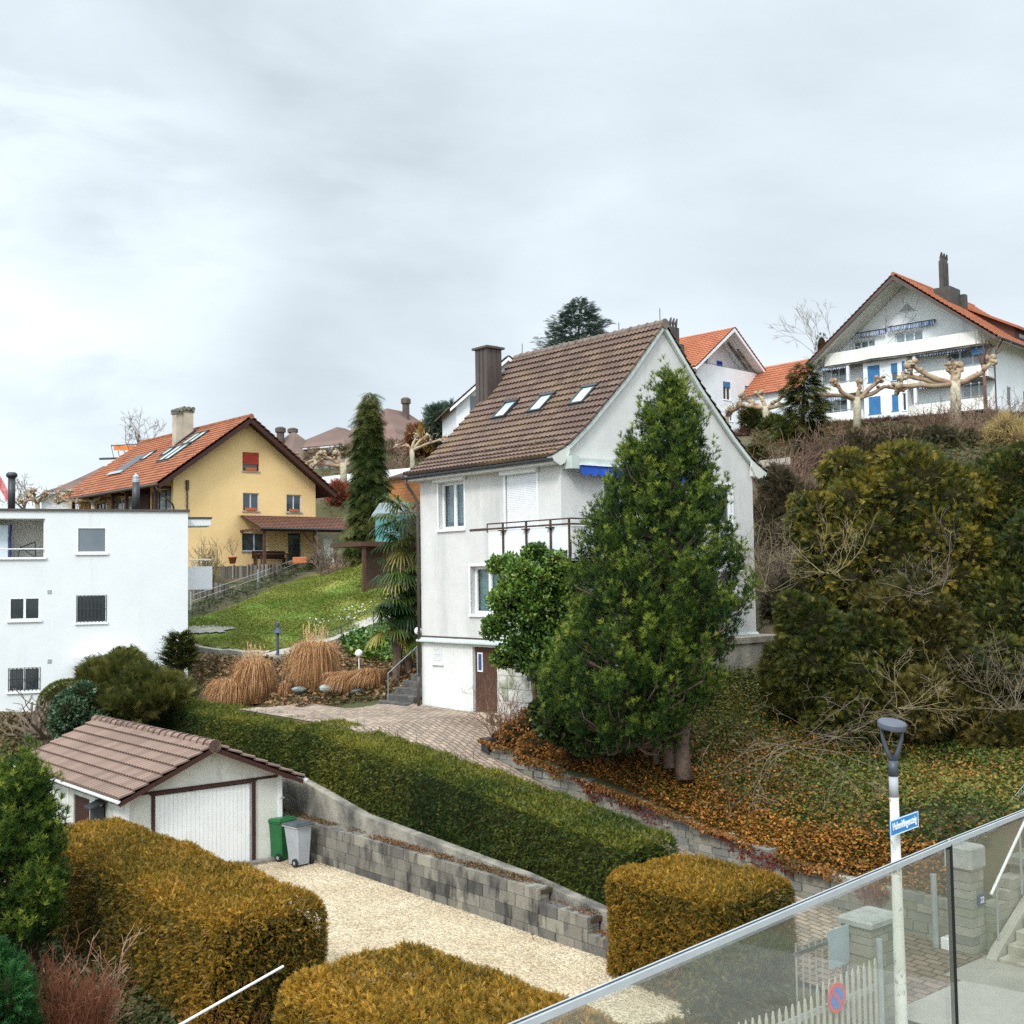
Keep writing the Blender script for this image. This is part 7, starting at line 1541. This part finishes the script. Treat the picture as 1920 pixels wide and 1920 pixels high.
# gnarled tree left of the garage
random.seed(11); b=at(85,1470,37); base=np.array([b[0],b[1],gz(b)-.1]); gn=thing('gnarled_tree','gnarled pruned bare tree with crooked limbs behind the garage roof','tree',base); mb=MB(); tp_=at(88,1385,37)-base; mb.tube([(0,0,0),tp_*.5,tp_],[.22,.18,.2],9); mb.build('trunk',M_bark,gn,True); mb=MB()
for k in range(12): an=2*PI*k/12; branchy(mb,tp_,(math.cos(an),math.sin(an)*.6,random.uniform(-.1,.5)),1.5,.08,2,3,.7,.25,.35,5,.55,5,.012)
for k in range(5): branchy(mb,tp_*.55,(random.gauss(0,1),random.gauss(0,.6),.2),1.0,.06,2,3,.8,.2,.35,4,.55,5,.012)
mb.build('limbs',mat('crooked_limb_bark',(.22,.17,.12),(.12,.09,.07),scale=4,rough=.95),gn)
cover('garden_litter','bare soil, leaves and twigs beside the garage',[(0,1350),(110,1350),(200,1330),(300,1300),(380,1300),(200,1420),(60,1480),(0,1480)],7000,(.08,.2),LM_bank,bankmap,lift=(.02,.2),d=(28,60))
# ---- palm left of the house
def palm(label,px,pyb,dep,crowns,seed):
    R=np.random.default_rng(seed); b=at(px,pyb,dep); base=np.array([b[0],b[1],gz(b)-.1]); root=thing('fan_palm',label,'palm tree',base); Vs=[];Fs=[];rn=[];k0=0; stems=MB(); tops=[]
    for (cx,cy,sz,nf) in crowns:
        c=at(cx,cy,dep+R.uniform(-.4,.4)); tops.append(c)
        for k in range(nf):
            an=R.uniform(0,2*PI); el=R.uniform(-.9,1.1); d=np.array([math.cos(an)*math.cos(el),math.sin(an)*math.cos(el),math.sin(el)]); hub=c+d*sz*R.uniform(.35,.8); hub[2]-=.12*sz
            stems.tube([c-base,hub-base],[.02,.012],4,cap=False)
            side=norm(np.cross(d,[0,0,1.])); old=el<-.35 and R.random()<.6; rr=R.uniform(.8,1.0) if old else R.uniform(0,.65)
            nl=22
            for j in range(nl):
                th=(j/(nl-1)-.5)*4.0; ld=norm(d*math.cos(th)+side*math.sin(th)+np.array([0,0,.0])); L_=sz*.85*R.uniform(.8,1.1)*(1-.15*abs(th)/2)
                dr=np.array([0,0,-1.]); w_=np.cross(ld,[0,0,1.]); w_=norm(w_)*.028
                p0=hub; p1=hub+ld*L_*.5+dr*L_*.06; p2=hub+ld*L_*.85+dr*L_*.30; p3=hub+ld*L_*.95+dr*L_*.5
                i=len(Vs); Vs+= [p0-w_*.3,p0+w_*.3,p1+w_,p1-w_,p2+w_*.7,p2-w_*.7,p3]; Fs+=[(i,i+1,i+2),(i,i+2,i+3),(i+3,i+2,i+4),(i+3,i+4,i+5),(i+5,i+4,i+6)]; rn+=[min(1,max(0,rr+R.normal(0,.08)))]*5
    fastmesh('fronds',np.array(Vs)-base,np.array(Fs),3,LM_palm,rn,parent=root); stems.build('stalks',M_twig,root)
    mb=MB(); 
    for c in tops[:2]: mb.tube([(0,0,0),(c-base)*.5+np.array([.1,0,0]),c-base],[.14,.13,.11],8)
    mb.build('trunk',M_bark,root); return root
palm('tall fan palm with hanging yellowed fronds against the white house corner',765,1215,40.5,[(770,960,1.15,16),(762,1010,1.1,15),(755,1060,1.05,14),(770,1110,.95,14),(760,1150,.9,13),(772,1185,.8,10)],12)
palm('lower fan palm whose rounded fan spreads over the garden steps',742,1245,40.0,[(745,1130,.95,12),(735,1165,.85,10)],13)
# ---- dry grass clumps
def grassclump(label,px,py,dep,rx,ry,n,seed,lean=(-.2,0),plume=0):
    R=np.random.default_rng(seed); s=dep/F; b=at(px,py+ry,dep); base=np.array([b[0],b[1],min(gz(b),b[2])]); root=thing('grass_clump',label,'ornamental grass',base,0,'dry ornamental grasses'); W_,Hh=rx*s,2*ry*s
    an=R.uniform(0,2*PI,n); rr=R.random(n)**.6; Vs=[];Fs=[];rn=[]
    for i in range(n):
        o=np.array([math.cos(an[i]),math.sin(an[i]),0]); p=o*rr[i]*W_*.55; l=Hh*R.uniform(.6,1.05); out=W_*R.uniform(.1,.7)*(.3+rr[i]); o=norm(o+R.normal(0,.55,3)*np.array([1,1,0])); d=o+np.array([lean[0],lean[1],0])*R.uniform(.3,1.6)
        w_=norm(np.cross(o,[0,0,1.])+R.normal(0,.2,3))*R.uniform(.006,.012); c4=R.uniform(.05,.95); q1=p+d*out*.2+np.array([0,0,l*.5]); q2=p+d*out*.55+np.array([0,0,l*.86]); q3=p+d*out*.95+np.array([0,0,l*(.6+.35*c4)]); q4=p+d*out*1.3+np.array([0,0,l*c4*.85])
        k=len(Vs); Vs+=[p-w_,p+w_,q1+w_,q1-w_,q2+w_,q2-w_,q3+w_*.8,q3-w_*.8,q4]; Fs+=[(k,k+1,k+2),(k,k+2,k+3),(k+3,k+2,k+4),(k+3,k+4,k+5),(k+5,k+4,k+6),(k+5,k+6,k+7),(k+7,k+6,k+8)]; rn+=[float(np.clip(R.normal(.45,.25),0,1))]*7
    for i in range(plume):
        a=R.uniform(0,2*PI); p=np.array([math.cos(a),math.sin(a),0])*W_*.5*R.random(); q=p+np.array([math.cos(a)*.15+lean[0]*.2,math.sin(a)*.15,Hh*R.uniform(1.05,1.3)]); w_=np.array([.008,0,0]); k=len(Vs); Vs+=[p-w_,p+w_,q]; Fs.append((k,k+1,k+2)); rn.append(.7)
        for j in range(10):
            f=.72+.28*j/10; m_=p+(q-p)*f; e=m_+R.normal(0,.07,3)+np.array([0,0,.08]); k=len(Vs); Vs+=[m_-w_*1.6,m_+w_*1.6,e]; Fs.append((k,k+1,k+2)); rn.append(.95)
    fastmesh('blades',np.array(Vs),np.array(Fs),3,LM_straw,rn,parent=root); return root
grassclump('leftmost rust-coloured dry grass clump behind the long hedge',435,1268,42.2,36,36,4600,1)
grassclump('rust-coloured dry grass clump with feathery plumes left of the bollard lamp',480,1250,42.5,34,44,5200,2,plume=26)
grassclump('tallest round dry grass clump right of the bollard lamp',592,1238,42.0,40,50,7000,3,plume=34)
grassclump('low dry grass clump leaning left below the globe lamp',650,1275,40.6,24,24,2600,4,(-.6,-.3))
grassclump('low wavy dry grass clump right of the globe lamp',698,1272,40.4,30,22,3000,5,(-.5,-.3))
grassclump('smallest dry grass tuft between the two big clumps',536,1278,42.0,12,16,500,6)
# stones edging the bed
for i,(px,py,w_,h_) in enumerate(((633,1278,7,16),(610,1288,14,8),(672,1293,16,7),(690,1290,10,8),(705,1288,9,7),(560,1290,14,6),(735,1278,12,12))):
    c=at(px,py,40.3 if px>600 else 41.5); s=40/F; random.seed(i); mb=MB(); mb.ball((0,0,0),1,7,(w_*s,w_*s*.8,h_*s)); mb.v=[(x*random.uniform(.8,1.15),y*random.uniform(.8,1.15),z*random.uniform(.85,1.1)) for x,y,z in mb.v]
    o=mb.build('edging_stone',M_slate); o.location=tuple(c-np.array([0,0,.05])); tag(o,['upright pointed blue-grey edging stone by the leaning grass','flat pale edging stone left of the upright one','long edging stone below the globe lamp stem','rounded edging stone right of the long one','small edging stone before the low wavy grass','edging stone under the tallest grass clump','boulder at the foot of the garden handrail'][i],'stone','edging stones of the grass bed')
cover('bed_litter','dry litter and small plants in the grass bed',[(352,1235),(480,1240),(600,1225),(700,1190),(780,1190),(792,1306),(735,1316),(640,1322),(560,1330),(480,1300),(352,1270)],15000,(.08,.2),leafmat('bed_litter',[(.05,.07,.02),(.14,.08,.04),(.26,.15,.07),(.36,.24,.12)],trans=.2),lambda P:rndcol(P,.9,77,.4,.25,.45),lift=(.02,.22),d=(34,60))
cover('green_bed_plants','low green plants on the slope between the grasses and the path',[(640,1215),(700,1190),(770,1165),(790,1200),(760,1260),(700,1250),(650,1235)],6500,(.12,.25),LM_shrub,lambda P:rndcol(P,.9,78,.35,.25,.35),lift=(.05,.45),d=(34,60))
# lawn blades and snowdrops
lp=[(p[0],p[1]) for p in lawn_pts]
cover('lawn_grass','short uneven lawn grass, yellowish in patches',lp,110000,(.05,.10),LM_grass,lambda P:np.clip(.55+.34*pnoise(P,.35,15)+.14*pnoise(P,1.7,16)+rng.normal(0,.10,len(P)),0,1),lift=(.10,.17),tpl=T_LEAF,d=(40,95),nz=.6)
cover('snowdrops','white snowdrops scattered in the lawn',[(560,1175),(640,1145),(700,1128),(715,1150),(690,1165),(600,1185)],480,(.09,.14),leafmat('white_petals',[(.6,.65,.62),(.8,.82,.8)],trans=.2),lambda P:rng.random(len(P)),lift=(.2,.3),tpl=T_LEAF,d=(40,80),den=lambda P:np.clip(.3+.9*pnoise(P,1.1,9),0,1))
# fence with posts along the upper edge of the lawn, with low plants
fpts=[hit(*p,40,90) for p in ((358,1150),(484,1104),(594,1058),(650,1046))]
wf=thing('wire_fence','low wire fence on grey posts along the upper edge of the lawn','fence',fpts[0]); mb=MB()
for p in fpts: m_=MB(); q=p-fpts[0]; m_.tube([q,q+np.array([0,0,1.1])],.045,6); m_.build('post',M_galv,wf)
for a,b in zip(fpts,fpts[1:]):
    for z in (.3,.6,.9): mb.tube([a-fpts[0]+np.array([0,0,z]),b-fpts[0]+np.array([0,0,z])],.012,3)
mb.build('wire',M_galv,wf)
cover('fence_plants','dark scrubby plants along the wire fence',[(352,1150),(484,1096),(594,1052),(660,1040),(662,1052),(594,1068),(484,1116),(352,1168)],6500,(.15,.35),leafmat('fence_scrub',[(.03,.04,.02),(.06,.075,.03),(.12,.11,.05)]),lambda P:rndcol(P,1,79),lift=(.05,.5),tpl=T_SPRIG,d=(40,95))
def palisade(label,p0,p1,h_,dep0,dep1,seed):
    R=random.Random(seed); a=at(*p0,dep0); b=at(*p1,dep1); root=thing('log_palisade',label,'retaining logs',(a[0],a[1],a[2])); n=max(4,int(np.linalg.norm(b-a)/.2)); mb=MB()
    for k in range(n): q=(b-a)*(k+.5)/n; w_=R.uniform(.08,.1); zt_=R.uniform(-.06,.08); mb.tube([q+np.array([0,0,-h_]),q+np.array([0,0,zt_])],w_,6)
    mb.build('logs',mat('grey_logs',(.14,.12,.10),(.07,.055,.05),scale=3,rough=.95,rnd=[(.03,.025,.022),(.13,.11,.095),(.30,.27,.25)],rfac=.7),root); return root
palisade('upper palisade of weathered upright logs under the yellow house terrace',(414,1062),(530,1056),.75,69,70,1)
palisade('lower palisade of weathered upright logs at the edge of the white block',(352,1096),(430,1094),.8,63,64,2)
# things on the yellow house terrace
c=at(436,1054,70); t=thing('plant_pot','round terracotta pot with a bare plant at the yellow house corner','plant pot',c); mb=MB(); mb.lathe([(.16,0),(.25,.36),(.28,.36),(.28,.44)],(0,0,-.1),14); mb.build('pot',M_terra,t,True); mb=MB(); [branchy(mb,(0,0,.4),(random.gauss(0,.4),random.gauss(0,.4),1),.7,.02,1,3,.5,.2,.2,3,.6,4,.008) for k in range(7)]; mb.build('plant',M_twig,t)
c=at(563,1052,71); t=thing('plant_trough','wide terracotta trough in front of the yellow house terrace door','plant pot',c); mb=MB(); mb.rbox(-.42,.42,-.2,.2,-.1,.24); mb.build('trough',M_terra,t)
c=at(390,1090,71); brush('leafless vase-shaped shrub against the yellow house wall',392,1088,70,60,80,M_yeltwig,501,30,2,up=.2,r0=.03,rmin=.012)
c=YO+B2*6.2-(-A2)*1.4; t=thing('garden_table','wooden table under the porch of the yellow house','table',(c[0],c[1],1.1),ROT); mb=MB(); mb.box(-1.1,1.1,-.4,.4,.70,.76); mb.build('table_top',M_wood,t)
for x in (-1,.92):
    for y in (-.35,.27): mb=MB(); mb.box(x,x+.08,y,y+.08,0,.699); mb.build('leg',M_wood,t)
c=YO+B2*6.4-(-A2)*.7; t=thing('garden_bench','reddish wooden bench behind the table under the porch','bench',(c[0],c[1],1.1),ROT); mb=MB(); mb.box(-1.2,1.2,-.2,.2,.42,.46); mb.build('seat',M_redwood,t); mb=MB(); mb.box(-1.2,1.2,.16,.2,.47,.95); mb.build('backrest',M_redwood,t)
for x in (-1.1,1.0): mb=MB(); mb.box(x,x+.08,-.18,.18,0,.42); mb.build('leg',M_redwood,t)
c=YO+B2*10.1-(-A2)*2.2; t=thing('leaning_board','pale two-part board leaning against the porch of the yellow house','board',(c[0],c[1],.9),ROT); mb=MB()
for z0,z1 in ((0,1.05),(1.08,2.1)): mb.add([(-.35,-.0+z0*-.0+.3*z0/2.1,z0),(.35,.3*z0/2.1,z0),(.35,.3*z1/2.1,z1),(-.35,.3*z1/2.1,z1),(-.35,.05+.3*z0/2.1,z0),(.35,.05+.3*z0/2.1,z0),(.35,.05+.3*z1/2.1,z1),(-.35,.05+.3*z1/2.1,z1)],[(0,1,2,3),(7,6,5,4),(0,4,5,1),(3,2,6,7),(1,5,6,2),(0,3,7,4)])
mb.build('panel',mat('pale_grey_board',(.50,.50,.47),rough=.8),t)
brush('climbing bare shrub with pale twigs on the porch corner of the yellow house',612,1060,70,40,75,M_twig,502,26,2,up=.2,r0=.03,rmin=.012)
brush('low brown tangle at the top right of the lawn',640,1060,67,60,35,LM_brush,503,30,2,up=0,r0=.02,rmin=.012)
# bare bush on the front of the basement
brush('leafless red-brown bush in front of the brown basement door',945,1330,31.2,75,110,mat('red_brown_twig',(.24,.12,.08),(.16,.09,.065),scale=3),504,16,3,up=.18,r0=.016,rmin=.004,spread=.6)
# arching pale branches on the ivy bank and inside the yews
def arch(label,px,py,dep,n,Lr,seed,mt=M_twig,spread=1.0,up=.0,depth=2,name='arching_branches',dirv=(0,-.6,.35),r0=.010):
    random.seed(seed); c=at(px,py,dep); root=thing(name,label,'bare shrub',c); mb=MB()
    for k in range(n): branchy(mb,(random.gauss(0,.2),random.gauss(0,.2),0),(random.gauss(dirv[0],spread),random.gauss(dirv[1],.5),random.gauss(dirv[2],.4)),Lr*random.uniform(.6,1.1),r0,depth+1,3,.6,up,.26,6,.52,4,.003)
    mb.build('branches',mt,root); return root
arch('fan of arching bare branches on the ivy bank right of the pine trunks',1500,1400,26.3,13,2.2,601,M_twig,1.1,-.10,2)
arch('pale lichen-covered bare branches in front of the huge golden-brown yew',1560,1075,29.5,9,1.5,602,M_yeltwig,.8,.1,2,dirv=(0,-.3,.5))
arch('bare whitish branches spread before the yew, above the lamp',1735,1110,28.8,9,1.4,603,M_twig,.7,.15,2,dirv=(0,-.3,.6))
arch('thin bare twigs just behind the lamp head',1700,1330,27.5,9,1.5,604,M_yeltwig,.9,.1,2,dirv=(0,-.3,.5))
arch('dense pale twigs at the right edge, low on the bank',1890,1330,26.5,14,1.6,605,M_twig,.8,.1,2,dirv=(0,-.3,.5))
arch('tangled bare climber over the white house right corner',1440,1110,34,16,1.9,606,M_yeltwig,.7,.05,2,dirv=(0,-.4,.5))
# bottom-left planting
brush('rust-red leafless shrub at the lower left in front of the hedge',135,1900,17.2,125,190,mat('rust_twig',(.17,.052,.022),(.10,.036,.018),scale=3),701,120,3,up=.3,r0=.007,rmin=.0025,spread=.42)
brush('taller pale bare shrub rising from behind the rust-red one',165,1800,18.2,120,200,mat('tan_twig',(.30,.19,.12),(.20,.13,.09),scale=3),702,9,3,up=.12,r0=.018,rmin=.005,spread=.55)
brush('reddish bare shrub below the thin white rail',410,1935,16.5,170,120,MATS['rust_twig'],703,100,3,up=.25,r0=.006,rmin=.0025,spread=.45)
blobplant('bright_green_conifer','bright green feathery conifer in the lower left corner','conifer',[pxblob(0,1890,16.5,58,80,.6),pxblob(-40,1850,16.5,60,90,.7)],4200,(.12,.22),T_SPRIG,leafmat('bright_green',[(.008,.035,.012),(.02,.085,.02),(.05,.16,.035)],trans=.2),seed=705,core=.75,upb=.4)
low=[(-60,1700),(60,1790),(180,1790),(330,1840),(520,1850),(560,1930),(300,1990),(-60,1990)]
cover('low_bank_cover','mixed brown and green ground cover at the lower left',low,42000,(.06,.13),leafmat('low_cover',[(.02,.05,.012),(.06,.075,.02),(.14,.08,.03),(.20,.11,.04)],trans=.2),lambda P:np.clip(.45+.45*pnoise(P,.9,88)+rng.normal(0,.2,len(P)),0,1),lift=(.02,.35),d=(13,30))
# edge
cover('driveway_edge_growth','sparse weeds and litter along the foot of the block wall',[(560,1560),(1135,1790),(1138,1812),(600,1640)],0+900,(.04,.08),LM_bank,bankmap,lift=(.03,.06),d=(18,40),den=lambda P:np.clip(pnoise(P,1.2,4),0,1))
# crane far away and flag
c=at(225,852,170); cr=thing('tower_crane','far tower crane arm with orange banner above the orange roof','crane',c); mb=MB(); mb.tube([(-3,0,-.6),(3.8,0,-.5)],.16,4); mb.tube([(-1.3,0,1.3),(3.8,0,1.5)],.08,4)
for k in range(6): mb.tube([(-1.3+k*.85,0,1.3),(-.9+k*.85,0,-.55)],.05,3)
mb.tube([(3.8,0,-.5),(3.8,0,1.5)],.1,4); mb.tube([(3.4,0,-.5),(3.4,0,-20)],.35,4)
mb.build('jib',M_dark,cr); mb=MB(); mb.box(-.9,2.8,-.12,-.08,.6,1.25); mb.build('banner',mat('orange_banner',(.75,.20,.04)),cr)
c=at(-2,960,95); fl=thing('flag','small red and white flag on a pole at the left edge','flag',c); mb=MB(); mb.tube([(0,0,-2),(0,0,3.2)],.06,6); mb.build('flagpole',M_white,fl); mb=MB(); mb.add([(.05,0,3.0),(.9,.1,1.3),(.7,.05,.7),(.05,0,1.9)],[(0,1,2,3)]); mb.add([(.05,.03,3.0),(.9,.13,1.3),(.7,.08,.7),(.05,.03,1.9)],[(3,2,1,0)]); mb.build('cloth',mat('flag_red',(.45,.05,.05),(.6,.3,.3)),fl)
# garden walls on the hill
def lowwall(label,pts,dep,hgt,mt,th=.4):
    P0=[at(x,y,dep if not isinstance(dep,(list,tuple)) else dep[i]) for i,(x,y) in enumerate(pts)]; mb=MB()
    for a,b in zip(P0,P0[1:]):
        t=(b-a)/np.linalg.norm(b-a); n=norm(np.array([-t[1],t[0],0]))*th/2; lo=np.array([0,0,-hgt]); vs=[a-n+lo,b-n+lo,b+n+lo,a+n+lo,a-n,b-n,b+n,a+n]; mb.add(vs,[(0,3,2,1),(4,5,6,7),(0,1,5,4),(1,2,6,5),(2,3,7,6),(3,0,4,7)])
    o=mb.build('garden_wall',mt); return tag(o,label,'wall')
lowwall('dark grey retaining wall below the villas',[(575,868),(670,858)],112,4.2,mat('dark_plaster',(.22,.22,.23),(.16,.16,.17),scale=.3))
lowwall('low white garden wall crossing the hill left of the spruce',[(592,896),(675,886)],104,.9,M_farwhite)
lowwall('low white garden wall between the spruce and the white house roof',[(700,884),(830,872)],92,.7,M_farwhite)
lowwall('short pale wall on the grassy patch right of the roof tip',[(1424,864),(1480,858)],57,.35,M_path)
# wire fence on the bank at the right edge
wf2=thing('wire_fence','thin mesh fence with grey posts on the bank at the right edge','fence',at(1830,1640,22)); b0_=np.array(wf2.location); mb=MB(); fp=[at(1700,1600,24),at(1828,1575,22.2),at(1848,1560,22.6),at(1925,1465,24)]
for p in fp[1:]: m_=MB(); m_.tube([p-b0_-np.array([0,0,1.0]),p-b0_],.022,6); m_.build('post',M_galv,wf2)
for a,b in zip(fp[1:],fp[2:]):
    n=14
    for k in range(n+1): q=a+(b-a)*k/n-b0_; mb.tube([q-np.array([0,0,.9]),q],.004,3)
    for k in range(8): z=np.array([0,0,.9*k/7]); mb.tube([a-b0_-z,b-b0_-z],.004,3)
mb.build('mesh',M_galv,wf2)

# dark mixed thicket between the house corner and the yews
LM_thick=leafmat('dark_thicket',[(.012,.022,.010),(.035,.035,.016),(.075,.05,.03),(.12,.09,.045)],trans=.15)
blobplant('thicket','dark green-brown thicket on the bank right behind the white house','shrub',[pxblob(1475,960,50,55,75,1.8),pxblob(1445,1060,44,45,70,1.5),pxblob(1530,1010,47,60,70,1.6),pxblob(1490,1140,40,60,60,1.4)],14000,(.2,.42),T_SPRIG,LM_thick,seed=801,core=.7,inside=.35,lump=10)
blobplant('thicket','dark brown thicket just below the twisted conifer and pollards','shrub',[pxblob(1520,880,66,65,45,1.8),pxblob(1600,860,70,60,40,1.8),pxblob(1465,900,62,30,35,1.2)],9000,(.25,.5),T_SPRIG,LM_thick,seed=802,core=.7,inside=.35,lump=10)
blobplant('thicket','grey-green scrub mass on the upper bank left of the pale straw grass','shrub',[pxblob(1690,830,76,60,30,1.8),pxblob(1770,835,76,60,34,1.8)],7000,(.25,.5),T_SPRIG,leafmat('grey_thicket',[(.03,.04,.02),(.08,.075,.035),(.14,.10,.06),(.19,.15,.08)],trans=.15),seed=803,core=.7,inside=.35,lump=10)
# litter and moss on the block wall ledge
n=11000; a=rng.uniform(-28.6,-14.7,n); zz=np.where(a<-17.6,-6.10,np.where(a<-16.2,-6.36,-6.66)); b=15.42+.32*rng.random(n); P=A2[None]*a[:,None]+B2[None]*b[:,None]; P[:,2]=zz+.02+rng.uniform(0,.04,n); k=(.55+.8*pnoise(P,2.2,5))>rng.random(n); P=P[k]
o=foliage('wall_litter',P,norm(randunit(len(P))+np.array([[0,0,.3]])),norm(np.array([[0,0,1.]])+randunit(len(P))*.6),rng.uniform(.025,.055,len(P)),T_LEAF,leafmat('wall_litter',[(.05,.06,.015),(.12,.07,.03),(.24,.10,.04)],trans=.1)); o['kind']='stuff'; o['label']='brown leaf litter and moss along the top of the block wall'

blobplant('villa_shrubbery','brown and green shrubs in front of the villas above the dark retaining wall','shrub',[pxblob(600,862,124,22,16,1.8),pxblob(650,858,124,26,18,1.8),pxblob(700,848,122,30,22,1.8),pxblob(745,850,122,30,20,1.8)],4200,(.35,.8),T_SPRIG,leafmat('villa_shrub',[(.05,.05,.025),(.12,.09,.045),(.20,.13,.08),(.26,.19,.13)]),seed=811,core=.6,inside=.4,lump=10,coremat=M_corebrown)
